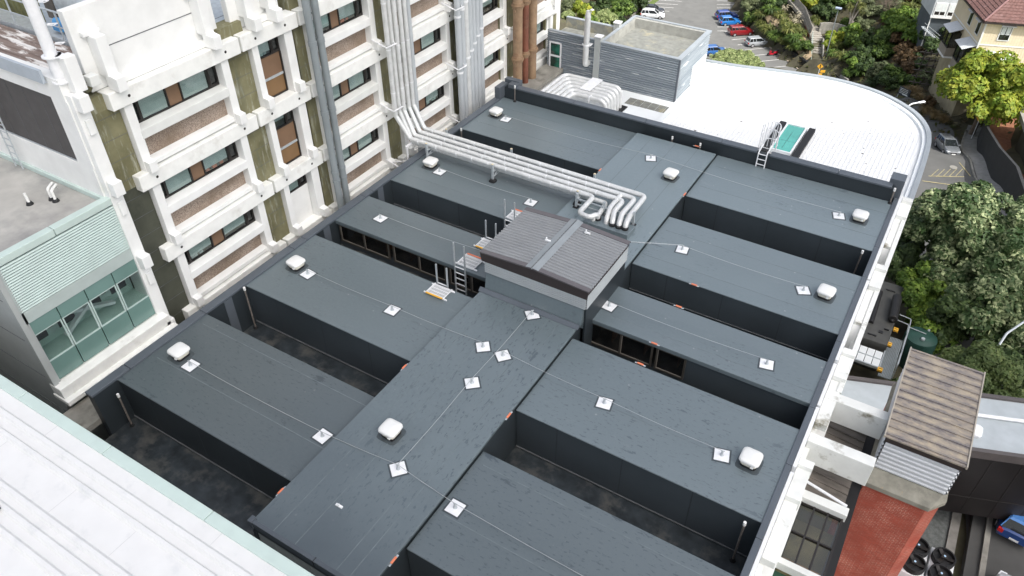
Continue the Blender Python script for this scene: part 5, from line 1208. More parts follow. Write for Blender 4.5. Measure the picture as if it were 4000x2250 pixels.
# ---- cars
tyre_m = M['black']; rim_m = pm('alloy_rim', (.6, .6, .62), .3, .05, metal=.7)
carglass = pm('car_glass', (.015, .018, .02), .06, .1, spec=.8)
red_l = pm('tail_light', (.5, .02, .02), .25, .05); wht_l = pm('head_light', (.75, .78, .8), .15, .05)
def car(loc, heading, color, lab, kind='hatch', L=4.1, W=1.7, H=1.48, pitch=0, tint=None):
    r = empty("parked_car", loc, lab, "car", "cars parked around the site", rz=heading); r.rotation_euler = (0, pitch, heading)
    paint = pm('car_paint', color, .28, .03, 1, coat=.6, spec=.6) if not isinstance(color, bpy.types.Material) else color
    hw = W / 2; f = L / 2
    hood = {'hatch': .92, 'suv': 1.0, 'wagon': .9}[kind] * H / 1.48
    # stations along x: (x, half width, z floor, z shoulder, bulge)
    S = [(-f, hw * .82, .42, hood * .93), (-f + .12, hw * .94, .28, hood * 1.0), (-f + .7, hw, .22, hood * 1.02), (-.2, hw, .2, hood * 1.0), (f - 1.25, hw, .22, hood * .98), (f - .55, hw * .97, .22, hood * .88), (f - .15, hw * .86, .26, hood * .74), (f, hw * .66, .34, hood * .58)]
    b = MB(); rings = []
    for x, w_, z0, z1 in S:
        rings.append([(x, -w_ * .9, z0), (x, -w_, z0 + (z1 - z0) * .35), (x, -w_ * .98, z0 + (z1 - z0) * .72), (x, -w_ * .86, z1), (x, -w_ * .4, z1 + .025), (x, w_ * .4, z1 + .025), (x, w_ * .86, z1), (x, w_ * .98, z0 + (z1 - z0) * .72), (x, w_, z0 + (z1 - z0) * .35), (x, w_ * .9, z0)])
    n = 10; vs = [p for q in rings for p in q]
    b.add(vs, [(i * n + k, i * n + (k + 1) % n, (i + 1) * n + (k + 1) % n, (i + 1) * n + k) for i in range(len(S) - 1) for k in range(n)] + [tuple(range(n)), tuple(range((len(S) - 1) * n, len(S) * n))[::-1]])
    body = b.build("body", paint, r, smooth=True, local=True)
    # cabin: base ring and roof ring
    xr0, xr1 = {'hatch': (-f + .35, f - 1.95), 'suv': (-f + .25, f - 2.0), 'wagon': (-f + .3, f - 2.0)}[kind]
    xb0, xb1 = -f + .1, f - 1.15; zr, zb = H, hood * 1.0
    b = MB(); b.add([(xb0, -hw * .86, zb), (xb1, -hw * .86, zb), (xb1, hw * .86, zb), (xb0, hw * .86, zb), (xr0, -hw * .68, zr - .05), (xr1, -hw * .68, zr - .05), (xr1, hw * .68, zr - .05), (xr0, hw * .68, zr - .05)], [(4, 5, 6, 7), (0, 1, 5, 4), (1, 2, 6, 5), (2, 3, 7, 6), (3, 0, 4, 7)])
    b.build("windows", carglass, r, local=True)
    b = MB(); b.add([(xr0 - .06, -hw * .7, zr - .06), (xr1 + .05, -hw * .7, zr - .06), (xr1 + .05, hw * .7, zr - .06), (xr0 - .06, hw * .7, zr - .06), (xr0 + .05, -hw * .6, zr + .02), (xr1 - .05, -hw * .6, zr + .02), (xr1 - .05, hw * .6, zr + .02), (xr0 + .05, hw * .6, zr + .02)], [(4, 5, 6, 7), (0, 1, 5, 4), (1, 2, 6, 5), (2, 3, 7, 6), (3, 0, 4, 7), (3, 2, 1, 0)])
    for s in (-1, 1):
        for xa, xc in ((xb0 + .03, xr0), (xb1 - .02, xr1), ((xb0 + xb1) / 2 - .1, (xr0 + xr1) / 2 - .05), (xb0 + .75, xr0 + .45)):
            b.bar((xa, s * hw * .875, zb - .01), (xc, s * hw * .695, zr - .05), .08, .05, (0, s, .5))
    b.build("roof", tint or paint, r, smooth=False, local=True)
    for x in (-f + .78, f - .8):
        for s in (-1, 1):
            t = MB(); t.tube([(x, s * (hw - .2), .31), (x, s * (hw + .01), .31)], .31, 18); w_ = t.build("wheel", tyre_m, r, local=True)
            t = MB(); t.tube([(x, s * (hw - .02), .31), (x, s * (hw + .025), .31)], .2, 14); t.build("rim", rim_m, w_, local=True)
    for s in (-1, 1):
        b = MB(); b.obox((f - .2, s * hw * .68, hood * .66), (.13, s * -.04, 0), (0, .14, 0), (0, 0, .07)); b.build("headlight", wht_l, r, local=True)
        b = MB(); b.obox((-f + .04, s * hw * .78, hood * .8), (.06, 0, 0), (0, .12, 0), (0, 0, .12)); b.build("tail_light", red_l, r, local=True)
        b = MB(); b.obox((xb1 - .25, s * (hw + .08), zb + .06), (.07, 0, 0), (0, .08, 0), (0, 0, .06)); b.build("mirror", paint, r, local=True)
    b = MB(); b.obox((-f - .005, 0, hood * .55), (.012, 0, 0), (0, .2, 0), (0, 0, .06)); b.obox((f + .005, 0, hood * .4), (.012, 0, 0), (0, .2, 0), (0, 0, .06)); b.build("number_plate", M['white_pl'], r, local=True)
    b = MB(); b.obox((f - .01, 0, hood * .52), (.02, 0, 0), (0, hw * .4, 0), (0, 0, .07)); b.build("grille", tyre_m, r, local=True)
    return r
CZ = -31.9
car((-34.4, 133.3, CZ), R(40), (.2, .008, .012), "dark red parked estate car, between the bright blue hatchback and the silver one", 'suv', 4.4, 1.75, 1.6)
car((-30.4, 130.2, CZ), R(43), (.3, .32, .335), "silver parked hatchback next to the red motor scooter", 'hatch', 4.2, 1.7, 1.48)
car((-37.6, 136.9, CZ), R(40), (.01, .14, .42), "bright blue parked hatchback beside the dark red estate car", 'hatch', 3.9, 1.68, 1.52)
car((-39.0, 139.3, CZ), R(38), (.015, .045, .22), "navy blue parked car at the far end of the row behind the bright blue one", 'hatch', 4.2, 1.7, 1.5)
car((-50.9, 133.0, CZ), R(20), (.62, .64, .65), "white parked estate car just behind the grey blockhouse roof", 'wagon', 4.4, 1.7, 1.5)
car((-51.9, 135.1, CZ), R(20), (.012, .013, .016), "black parked saloon car beyond the white estate car", 'hatch', 4.5, 1.75, 1.45)
car((-35.3, 122.9, CZ), R(40), (.02, .1, .3), "blue car almost hidden behind the pale green shrubs", 'hatch', 4, 1.7, 1.5)
car((2.1, 91.6, gz(2.1, 91.6) + .16), R(-67), (.13, .14, .15), "silver hatchback with black bonnet parked on the sloping street under the yellow-green tree", 'hatch', 4.1, 1.72, 1.5, pitch=R(-9))
car((10.15, 32.2, -13.62), R(82), (.012, .05, .2), "dark blue hatchback seen from behind in shade at the right edge", 'hatch', 4.1, 1.72, 1.5, tint=pm('sky_blue_roof', (.06, .2, .5), .15, .1, coat=.5))
car((10.0, 25.9, -13.62), R(86), (.6, .62, .64), "pale silver car roof just entering the bottom right corner", 'hatch', 4.2, 1.72, 1.5)
r = empty("motor_scooter", (-26.9, 127.2, CZ), "red motor scooter parked alone beside the kerb", "scooter", rz=R(225))
b = MB(); b.tube([(.75, 0, .25), (.62, 0, .55), (.5, 0, .98)], .07, 8, r2=.05); b.obox((.52, 0, .6), (.06, 0, .04), (0, .2, 0), (-.05, 0, .32)); b.box(-.1, .5, -.16, .16, .25, .35); b.lathe([(.1, .3), (.26, .4), (.27, .6), (.2, .72)], (-.45, 0, 0), 12, 1.4, .75); b.build("body", pm('scooter_red', (.5, .01, .03), .3, .05, coat=.5), r, smooth=True, local=True)
b = MB(); b.lathe([(.2, .72), (.22, .78), (.16, .84)], (-.4, 0, 0), 12, 1.7, .8); b.build("seat", tyre_m, r, smooth=True, local=True)
for x in (.8, -.6):
    b = MB(); b.tube([(x, -.06, .25), (x, .06, .25)], .25, 16); b.build("wheel", tyre_m, r, local=True)
b = MB(); b.tube([(.48, -.32, 1.02), (.5, 0, 1.0), (.48, .32, 1.02)], .025, 6); b.build("handlebar", tyre_m, r, local=True)
b = MB(); b.box(-.95, -.65, -.16, .16, .75, 1.0); b.build("top_box", tyre_m, r, local=True, bevel=.03)

# ================================================================ vegetation
def leaf_mat(name, c1, c2, c3=None, rough=.55):
    m, N, L, B = new_mat(name)
    g = N.new("ShaderNodeNewGeometry"); f = g.outputs["Random Per Island"]
    pw_ = N.new("ShaderNodeMath"); pw_.operation = 'POWER'; L.new(f, pw_.inputs[0]); pw_.inputs[1].default_value = 1.8; f = pw_.outputs[0]
    c = mixc(N, L, f, c1, c2)
    v = coords(N, L); n = ramp(N, L, nz(N, L, v, .9, 3), .42, .62)
    c = mixc(N, L, n, c, c3 or [x * .6 for x in c1])
    L.new(c, B.inputs["Base Color"]); B.inputs["Roughness"].default_value = rough; B.inputs["Specular IOR Level"].default_value = .35
    tr = N.new("ShaderNodeBsdfTranslucent"); L.new(c, tr.inputs[0]); mx = N.new("ShaderNodeMixShader"); mx.inputs[0].default_value = .35
    L.new(B.outputs[0], mx.inputs[1]); L.new(tr.outputs[0], mx.inputs[2]); L.new(mx.outputs[0], N["Material Output"].inputs[0])
    return m
LM = {'dark': leaf_mat('dark_leaf', (.045, .08, .025), (.13, .19, .06)), 'green': leaf_mat('green_leaf', (.07, .13, .024), (.24, .34, .07)),
      'bright': leaf_mat('bright_leaf', (.1, .19, .026), (.34, .46, .08)), 'yellow': leaf_mat('yellow_leaf', (.22, .27, .03), (.42, .42, .05), (.17, .26, .03)), 'leafy': leaf_mat('leafy', (.1, .15, .045), (.22, .27, .1), (.07, .11, .035)),
      'pale': leaf_mat('pale_leaf', (.2, .27, .09), (.66, .7, .34)), 'grey': leaf_mat('grey_leaf', (.1, .125, .055), (.26, .29, .15)),
      'rust': leaf_mat('rust_leaf', (.13, .085, .04), (.19, .12, .06)), 'straw': leaf_mat('straw_leaf', (.25, .18, .08), (.4, .3, .15)), 'flax': leaf_mat('flax_leaf', (.1, .135, .03), (.36, .35, .11)),
      'plume': leaf_mat('plume', (.5, .45, .32), (.65, .58, .42)), 'tipped': leaf_mat('tipped_leaf', (.05, .1, .03), (.6, .66, .36), (.05, .095, .03))}
LM['bark'] = pm('bark', (.13, .1, .075), .95, .3, 3, .4, 8)
LM['pale_bark'] = pm('pale_bark', (.3, .27, .23), .95, .2, 3)
def rv(rg):
    while True:
        v = Vector((rg.uniform(-1, 1), rg.uniform(-1, 1), rg.uniform(-1, 1)))
        if .05 < v.length < 1: return v.normalized()
def crown_mesh(lobes, n, leaf, seed, elong=1.6, up=.4, fill=.3):
    """leaf quads scattered over and inside many small lobes; lobes = (x, y, z, radius)"""
    rg = random.Random(seed); b = MB(); b.raw = True
    tot = sum(l[3] ** 2 for l in lobes)
    for (x, y, z, r) in lobes:
        for _ in range(int(n * r * r / tot)):
            d = rv(rg)
            if d.z < -.35: d.z *= -.6; d.normalize()
            rr = r * (1 - fill * rg.random() ** 2) * (1 + .12 * noise.noise(Vector((x + d.x * 3, y + d.y * 3, z + d.z * 3))))
            p = Vector((x, y, z)) + d * rr
            nrm = (d + rv(rg) * .75 + Vector((0, 0, up))).normalized()
            t = nrm.cross(rv(rg)); t.normalize(); q = nrm.cross(t); s = leaf * rg.uniform(.6, 1.25)
            b.add([p - t * s * elong * .5, p + q * s * .5, p + t * s * elong * .5 + nrm * s * .15, p - q * s * .5], [(0, 1, 2, 3)])
    return b
def lobes_ball(rad, hgt, k, lr, seed, zc=0):
    rg = random.Random(seed); L_ = []
    for i in range(k):
        d = rv(rg); d.z = abs(d.z) if rg.random() < .8 else d.z * .6
        q = rg.uniform(.55, 1.1) if rg.random() < .85 else rg.uniform(0, .5)
        L_.append((d.x * rad * q, d.y * rad * q, zc + d.z * hgt * q, lr * rg.uniform(.65, 1.25)))
    return L_
def big_tree(loc, rad, hgt, trunk, leaf, n, mk, seed, lab, k=34, lr=.3, cat="tree", grp=None):
    r = empty("leafy_tree", loc, lab, cat, grp); rg = random.Random(seed)
    lb_ = lobes_ball(rad * .86, hgt * .86, k, rad * lr, seed, trunk)
    c = crown_mesh(lb_, n, leaf, seed).build("crown", LM[mk], r, local=True)
    b = MB(); b.tube([(0, 0, -.5), (.1, .1, trunk * .5), (0, .1, trunk)], rad * .07, 8, r2=rad * .045)
    for i in range(6):
        l = lb_[i * 3]; b.tube([(0, .05, trunk * (.5 + .06 * i)), (l[0] * .5, l[1] * .5, (trunk * .7 + l[2]) / 2), (l[0], l[1], l[2])], rad * .03, 6, r2=rad * .01)
    b.build("trunk", LM['bark'], r, smooth=True, local=True); return r
big_tree((4.0, 97.2, gz(4, 97)), 5.2, 4.2, 5.0, .34, 15000, 'yellow', 11, "broad yellow-green tree on the street in front of the cream house", k=60, lr=.24)
big_tree((4.9, 55.5, -19.3), 5.2, 4.6, 5.6, .21, 42000, 'tipped', 12, "largest tree, dark green with pale leaf tips, right of the white concrete frame", k=110, lr=.17)
big_tree((9.4, 58, -20), 4.6, 4.4, 5.0, .24, 20000, 'tipped', 13, "shaded dark tree behind the largest tree at the right edge", k=40)
big_tree((7.4, 40.8, -16.6), 3.4, 2.3, 2.8, .17, 30000, 'leafy', 14, "rounded green tree right behind the brick chimney's brown cap roof", k=36, lr=.24)
big_tree((4.2, 38.6, -16.6), 1.7, 1.4, 1.6, .17, 8000, 'leafy', 15, "smaller green tree left behind the brick chimney, near the green tank", k=24)
big_tree((8.6, 50.5, -19), 4.4, 3.8, 4.2, .24, 18000, 'tipped', 33, "middle shaded tree between the largest tree and the right edge", k=70, lr=.2)
big_tree((6.2, 49.2, -18.5), 3.0, 2.8, 2.8, .24, 10000, 'dark', 34, "low dark tree in shade behind the green tank", k=50, lr=.22)
big_tree((9.8, 44.2, -17.5), 2.6, 2.4, 2.6, .22, 9000, 'dark', 35, "dark tree by the grey street lamp at the right edge", k=40, lr=.24)
big_tree((2.9, 51.2, -18.2), 1.6, 3.2, 2.0, .2, 4500, 'bright', 16, "tallest bright green shrub beside the generator", k=22, lr=.4, cat="shrub")
big_tree((3.7, 49.2, -18.1), 1.5, 2.7, 1.7, .2, 4000, 'bright', 17, "middle bright green shrub between the generator and the largest tree", k=20, lr=.4, cat="shrub")
big_tree((4.6, 48.0, -18.0), 1.4, 2.2, 1.2, .2, 3500, 'bright', 18, "lowest bright green shrub next to the green tank", k=20, lr=.4, cat="shrub")
big_tree((1.6, 54.5, -18.6), 2.2, 2.2, 2.4, .22, 7000, 'dark', 36, "dark tree in shade between the white frame and the largest tree", k=30)
big_tree((.9, 59.5, -19.3), 2.4, 2.4, 3.0, .24, 7000, 'dark', 37, "dark tree close behind the white frame, left of the largest tree", k=30)
big_tree((1.5, 37.6, -16.4), 1.3, 1.0, .8, .2, 3500, 'dark', 19, "dark bush in deep shade between the white frame and the brick chimney", k=20, cat="shrub")
big_tree((3.2, 38.0, -16.5), .9, 1.3, 1.0, .18, 3000, 'green', 20, "green bush hard against the left side of the brick chimney", k=16, cat="shrub")

# reusable shrub meshes
proto = {}
def shrub(kind, seed):
    if kind == 'round': return crown_mesh(lobes_ball(.85, .8, 22, .32, seed, .25), 1300, .2, seed)
    if kind == 'tall': return crown_mesh(lobes_ball(.6, 1.3, 22, .34, seed, .5), 1400, .2, seed)
    if kind == 'pale': return crown_mesh(lobes_ball(.95, .7, 26, .26, seed, .3), 1700, .17, seed, 2.6, .8)
    rg = random.Random(seed); b = MB(); b.raw = True
    if kind in ('flax', 'tussock'):
        for i in range(190 if kind == 'flax' else 300):
            a = rg.uniform(0, 6.283); L_ = rg.uniform(.7, 1.25); o = Vector((math.cos(a), math.sin(a), 0)); sd_ = Vector((-o.y, o.x, 0)) * (.045 if kind == 'flax' else .02)
            s0 = o * rg.uniform(0, .35) + sd_ * rg.uniform(-4, 4); tilt = rg.uniform(.25, .9)
            p1 = s0 + o * L_ * .35 * tilt + Vector((0, 0, L_ * .62)); p2 = s0 + o * L_ * .85 * tilt + Vector((0, 0, L_ * (.95 - .5 * tilt))); p3 = p2 + o * .3 * L_ * tilt - Vector((0, 0, .28 * L_ * tilt))
            b.add([s0 - sd_, s0 + sd_, p1 + sd_, p1 - sd_, p2 + sd_ * .8, p2 - sd_ * .8, p3], [(0, 1, 2, 3), (3, 2, 4, 5), (5, 4, 6)])
    if kind == 'plumes':
        for i in range(16):
            a = rg.uniform(0, 6.283); o = Vector((math.cos(a), math.sin(a), 0)); H_ = rg.uniform(1.6, 2.3); q = rg.uniform(.25, .8)
            p = [o * q * t + Vector((0, 0, H_ * t ** .7)) for t in (0, .5, .8)]; e = p[2] + o * .5 + Vector((.3, -.2, -.12))
            b.tube(p, .012, 4); b.tube([p[2], (p[2] + e) / 2 + Vector((0, 0, .08)), e], .07, 6, r2=.03)
    return b
MK = {'round': ['green', 'dark', 'yellow', 'bright', 'rust', 'grey'], 'tall': ['green', 'bright', 'dark', 'rust'], 'pale': ['pale'], 'flax': ['flax', 'green'], 'tussock': ['straw'], 'plumes': ['plume']}
PM = {}
def place(kind, mk, x, y, s, name, lab, cat, grp, sz=1.0, dz=-.1):
    key = (kind, mk, random.randint(0, 1) if kind in ('round', 'tall', 'flax') else 0)
    if key not in PM: o = shrub(kind, hash(kind) % 1000 * 0 + 31 * len(PM) + 5).build(name, LM[mk]); PM[key] = o
    else: o = PM[key].copy(); o.name = name; col.objects.link(o)
    o.location = (x, y, gz(x, y) + dz); o.scale = (s, s, s * sz); o.rotation_euler = (0, 0, random.uniform(0, 6.28)); tag(o, lab, cat, grp); return o
VL = [('round','yellow',-26.7,139.5,1.76,0),('round','yellow',-24.7,138.2,1.89,0),('round','yellow',-24.2,140.3,1.77,0),('round','green',-22.6,139.2,1.75,0),('round','green',-21.1,138.5,2.03,0),('round','green',-19.5,137.6,1.72,0),('round','grey',-16.1,137.9,1.43,0),('round','grey',-15.0,135.1,1.69,0),('round','grey',-14.8,132.1,1.52,0),('round','grey',-11.6,133.8,1.53,0),('round','rust',-10.7,135.4,1.4,0),('flax','flax',-9.1,133.4,1.66,0),('flax','flax',-8.4,135.2,1.12,0),('flax','green',-7.7,131.1,1.63,0),('round','bright',-10.8,127.9,1.73,0),('round','bright',-9.5,130.4,1.63,0),('round','bright',-9.2,126.3,1.84,0),('round','bright',-7.5,125.5,1.7,0),('round','bright',-7.0,123.7,1.55,0),('round','green',-10.8,125.7,1.84,0),('round','green',-11.0,124.9,1.71,0),('round','green',-10.6,123.2,1.56,0),('round','green',-9.5,124.0,1.57,0),('round','rust',-9.0,125.1,1.44,0),('round','rust',-7.1,122.0,1.54,0),('round','rust',-5.8,115.3,1.46,0),('round','rust',-5.4,113.8,1.33,0),('round','rust',-7.1,116.2,1.23,0),('round','rust',-11.5,127.8,1.07,0),('tall','bright',-15.8,130.1,1.65,0),('tall','green',-16.1,128.9,1.5,0),('tall','green',-14.1,125.5,1.33,0),('tall','dark',-13.2,125.8,1.33,0),('round','dark',-12.1,123.9,1.57,0),('round','yellow',-18.9,130.6,1.38,0),('round','yellow',-17.8,130.6,1.24,0),('round','yellow',-18.8,129.4,1.1,0),('round','green',-17.6,132.2,1.12,0),('flax','green',-17.4,126.1,1.34,0),('flax','flax',-15.4,122.3,1.43,0),('flax','green',-14.0,122.0,1.43,0),('flax','flax',-17.3,129.1,1.23,0),('flax','green',-13.6,119.1,1.15,0),('flax','green',-12.1,118.8,1.27,0),('tall','dark',-13.2,121.0,1.41,0),('tall','bright',-13.6,120.0,1.02,0),('round','dark',-10.9,119.1,1.52,0),('round','grey',-9.3,114.5,1.46,0),('round','dark',-8.1,111.7,1.31,0),('round','green',-7.1,113.3,1.56,0),('round','green',-5.8,112.0,1.19,0),('round','dark',-7.0,111.0,1.18,0),('round','green',-4.5,111.4,1.06,0),('flax','dark',-9.4,112.7,1.2,0),('round','grey',-2.4,111.1,1.41,0),('round','dark',-3.9,122.1,1.27,0),('round','dark',-4.9,121.7,1.4,0),('flax','green',-6.1,125.1,1.3,0),('round','dark',-3.9,116.2,1.21,0),('round','rust',-5.2,116.5,0.98,0),('round','dark',-5.2,115.4,0.97,0),('tussock','straw',-3.9,107.8,1.26,0),('tussock','straw',-4.7,108.4,1.04,0),('tussock','straw',-3.0,105.8,0.9,0),('tussock','straw',-1.6,102.2,1.1,0),('tussock','straw',-0.4,100.5,1.08,0),('tussock','straw',0.7,99.3,0.96,0),('round','rust',-1.6,103.4,1.0,0),('round','grey',-34.9,139.7,1.95,0),('round','grey',-33.9,138.0,1.63,0),('round','dark',-36.3,142.2,1.83,0),('round','green',-33.5,137.5,1.76,0),('round','green',-31.7,138.5,1.62,0),('round','dark',-30.1,138.2,1.47,0),('flax','flax',-32.1,135.5,1.45,0),('flax','green',-30.8,136.0,1.6,0),('flax','flax',-31.4,134.3,1.44,0),('flax','flax',-29.3,132.2,1.7,0),('flax','flax',-28.9,135.3,1.44,0),('flax','green',-27.7,130.6,1.68,0),('flax','flax',-29.5,132.4,1.56,0),('flax','flax',-27.1,132.4,1.41,0),('flax','flax',-25.9,130.1,1.67,0),('flax','green',-27.1,130.0,1.53,0),('flax','flax',-25.6,132.0,1.41,0),('flax','green',-24.2,127.9,1.64,0),('flax','flax',-24.1,130.9,1.39,0),('flax','green',-22.8,127.0,1.49,0),('round','green',-21.7,126.5,1.08,0),('flax','flax',-24.1,127.2,1.23,0),('flax','flax',-26.1,129.1,1.25,0),('plumes','plume',-28.5,137.0,0.92,0),('plumes','plume',-26.1,133.5,0.99,0),('plumes','plume',-25.1,132.7,0.89,0),('round','green',-16.7,134.3,0.85,0),('round','green',-18.1,134.8,0.85,0),('flax','flax',-21.9,134.5,1.14,0),('flax','flax',-22.9,135.1,1.14,0),('round','dark',-21.2,136.0,1.57,0),('round','dark',-22.8,136.9,1.44,0),('round','dark',-2.7,121.3,1.26,0),('round','dark',-4.5,113.9,0.96,0),('round','dark',-1.3,110.0,1.17,0),('round','grey',-63.7,123.9,1.74,1),('round','grey',-64.3,126.7,1.77,1),('round','yellow',-61.7,124.3,1.74,1),('round','yellow',-59.4,122.5,1.99,1),('round','bright',-57.7,120.6,1.54,1),('round','dark',-59.4,125.6,1.74,1),('tall','rust',-60.1,129.4,1.63,1),('round','yellow',-59.9,131.2,1.65,1),('tall','dark',-58.0,126.7,1.6,1),('round','green',-56.7,129.1,1.76,1),('round','green',-56.7,131.4,1.94,1),('round','green',-54.5,128.8,1.75,1),('round','green',-54.6,125.7,1.29,1),('round','dark',-54.4,132.8,2.09,1),('round','dark',-54.1,134.6,1.81,1),('round','dark',-55.9,134.4,1.81,1),('pale','pale',-61.8,120.4,1.41,1),('pale','pale',-56.1,123.3,1.7,1),('pale','pale',-54.6,123.0,1.27,1),('pale','pale',-56.4,122.0,1.27,1),('round','dark',-53.3,124.2,0.99,1),('pale','pale',-30.4,109.2,1.32,1),('pale','pale',-29.5,110.1,1.45,1),('pale','pale',-28.3,110.2,1.57,1),('pale','pale',-27.2,110.6,1.57,1),('pale','pale',-26.0,109.9,1.32,1),('pale','pale',-24.8,109.3,1.07,1),('pale','pale',-29.4,107.9,1.43,1),('pale','pale',-27.9,107.9,1.42,1),('pale','pale',-26.6,108.2,1.42,1),('pale','pale',-30.0,106.7,1.3,1),('pale','pale',-25.2,108.0,0.94,1)]
VN = {'round': ("leafy_shrub", "rounded %s shrub"), 'tall': ("upright_shrub", "upright %s shrub"), 'pale': ("silvery_shrub", "%s silvery shrub"), 'flax': ("flax_clump", "strappy %s flax clump"), 'tussock': ("tussock", "dry %s coloured tussock"), 'plumes': ("toetoe_clump", "%s toetoe plumes")}
VC = {'green': 'mid green', 'dark': 'dark green', 'yellow': 'yellow-green', 'bright': 'bright green', 'rust': 'brown dry-leaved', 'grey': 'grey-green', 'pale': 'pale', 'flax': 'olive and tan', 'straw': 'straw', 'plume': 'cream'}
for k, mk, x, y, s, zz in VL:
    nm, tx = VN[k]
    where = ("beyond the white curved roof in front of the car park" if zz and x > -44 else "behind the grey blockhouse roof" if zz else "on the bank between the car park and the stairs" if x < -22.2 + (y - 131) * -.55 else "below the houses on the shaded right of the hillside" if x > -4.5 else "on the hillside right of the stairs")
    lb_ = tx % VC[mk] + " " + where
    o = place(k, mk, x, y, s, nm, lb_, "shrub" if k in ('round', 'tall', 'pale') else "grass clump", lb_ + " (several)", 1.0)
    if zz: o.location.z = (-27.2 if x > -44 else -30.6)
    else: o.location.z += .0 + (.2 if k in ('flax', 'tussock') else .3) * s
# tall trees at the hillside top and behind the blockhouse
def cabbage(loc, heads, lab):
    r = empty("cabbage_tree", loc, lab, "tree"); b = MB()
    for (x, y, z) in heads: b.tube([(0, 0, -.4), (x * .2, y * .2, z * .5), (x, y, z)], .17, 8, r2=.1)
    b.build("trunk", LM['pale_bark'], r, smooth=True, local=True)
    rg = random.Random(5); c = MB(); c.raw = True
    for (x, y, z) in heads:
        for i in range(230):
            d = rv(rg); d.z = d.z * .8 + .25; d.normalize(); L_ = rg.uniform(.7, 1.05); sd_ = d.cross(Vector((0, 0, 1))).normalized() * .035; o = Vector((x, y, z))
            m = o + d * L_ * .6; e = o + d * L_ - Vector((0, 0, .22)); c.add([o - sd_, o + sd_, m + sd_, m - sd_, e], [(0, 1, 2, 3), (3, 2, 4)])
    c.build("crown", leaf_mat('cabbage_leaf', (.16, .19, .05), (.4, .4, .17)), r, local=True)
cabbage((-17.1, 132.9, gz(-17.1, 132.9)), [(-.7, .6, 4.2), (.9, .3, 4.6), (.1, 1.0, 5.6), (1.2, 1.0, 3.6)], "cabbage tree with spiky yellow-green heads on a forked pale trunk")
r = empty("bare_tree", (-12, 129.4, gz(-12, 129.4)), "bare grey-brown twiggy tree in the middle of the hillside shrubs", "tree"); b = MB(); rg = random.Random(8)
def twig(p, d, L_, rad, k):
    e = p + d * L_; b.tube([p, e], rad, 4, r2=rad * .6, caps=False)
    if k:
        for _ in range(3 if k > 1 else 4): twig(p + d * L_ * rg.uniform(.5, 1), (d + rv(rg) * .6 + Vector((0, 0, .15))).normalized(), L_ * rg.uniform(.55, .8), rad * .55, k - 1)
b.tube([(0, 0, -.4), (0, 0, 1)], .12, 6)
for _ in range(4): twig(Vector((0, 0, .8)), (rv(rg) * .5 + Vector((0, 0, 1))).normalized(), 1.7, .07, 4)
b.build("branches", pm('grey_twig', (.26, .2, .16), .95, .2, 2), r, local=True)
# ground cover over the hillside
rg = random.Random(21); b = MB(); b.raw = True
for _ in range(15000):
    x, y = rg.uniform(-42, 8), rg.uniform(96, 156)
    if inpark(x + .6, y + .6) or y < 118 - (x + 16) * 1.1 - 3 and x < 0: continue
    if min((x + 20.5 - (y - 127) * -.35) ** 2, 99) < 1.2 and y < 132: continue
    z = gz(x, y); a = rg.uniform(0, 6.28); s = rg.uniform(.15, .4); t = Vector((math.cos(a), math.sin(a), rg.uniform(0, .6))); q = Vector((-t.y, t.x, rg.uniform(-.3, .6)))
    p = Vector((x, y, z + rg.uniform(.05, .35))); b.add([p - t * s, p + q * s * .4, p + t * s, p - q * s * .4], [(0, 1, 2, 3)])
tag(b.build("ground_cover", leaf_mat('ground_cover_leaf', (.06, .075, .02), (.14, .13, .05), (.12, .085, .045))), kind="stuff")
b = MB(); 
b.sheet([[(x, y, gz(x, y) + .13 + .25 * noise.noise(Vector((x, y, 0)))) for x, y in ((xa + (xb - xa) * t / 5, ya + (yb - ya) * t / 5) for t in range(6))] for (xa, ya), (xb, yb) in (((-32, 135.9), (-30.5, 137.2)), ((-29, 132.7), (-26.5, 134.8)), ((-26, 129.6), (-23.6, 131.8)), ((-23.2, 126.9), (-21.7, 128.6)), ((-20.9, 124.6), (-20.4, 125.4)))])
tag(b.build("dry_bank", M['dry'], smooth=True), kind="structure")

# ================================================================ cream house
C0 = Vector((1.2, 100.3, 0)); U = Vector((.948, .32, 0)); V = Vector((-.38, .925, 0)); NR = Vector((.32, -.948, 0)); NL = Vector((-.925, -.38, 0))
hs = empty("cream_house", (1.2, 100.3, -23.5), "cream weatherboard house with brown tiled hip roof and white window awnings", "building")
def P3(a, c, z, n=0, m=0): q = C0 + U * a + V * c + NR * n + NL * m; return Vector((q.x, q.y, z))
cream = pm('cream_boards', (.74, .64, .46), .7, .06, 1)
def boards(m, dens, axis):
    return m
b = MB(); q = [P3(0, 0, 0), P3(9, 0, 0), P3(9, 10, 0), P3(0, 10, 0)]; b.prism([(v.x, v.y) for v in q], -18.6, -12.0); b.build("wall", cream, hs)
b = MB()
k = .25
while k < 9: b.add([P3(k, 0, -18.6, .012), P3(k + .03, 0, -18.6, .012), P3(k + .03, 0, -12, .012), P3(k, 0, -12, .012)], [(0, 1, 2, 3)]); k += .3
k = .3
while k < 9.8: b.add([P3(0, k, -18.6, 0, .012), P3(0, k + .03, -18.6, 0, .012), P3(0, k + .03, -12, 0, .012), P3(0, k, -12, 0, .012)], [(0, 1, 2, 3)]); k += .3
b.build("board_batten", pm('cream_batten', (.66, .56, .39), .7, .06, 1), hs)
b = MB(); q = [P3(.3, .4, 0), P3(9, .4, 0), P3(9, 10, 0), P3(.3, 10, 0)]; b.prism([(v.x, v.y) for v in q], -26, -18.6); b.build("base_wall", pm('olive_grey_render', (.3, .26, .17), .85, .2, 1), hs)
b = MB()
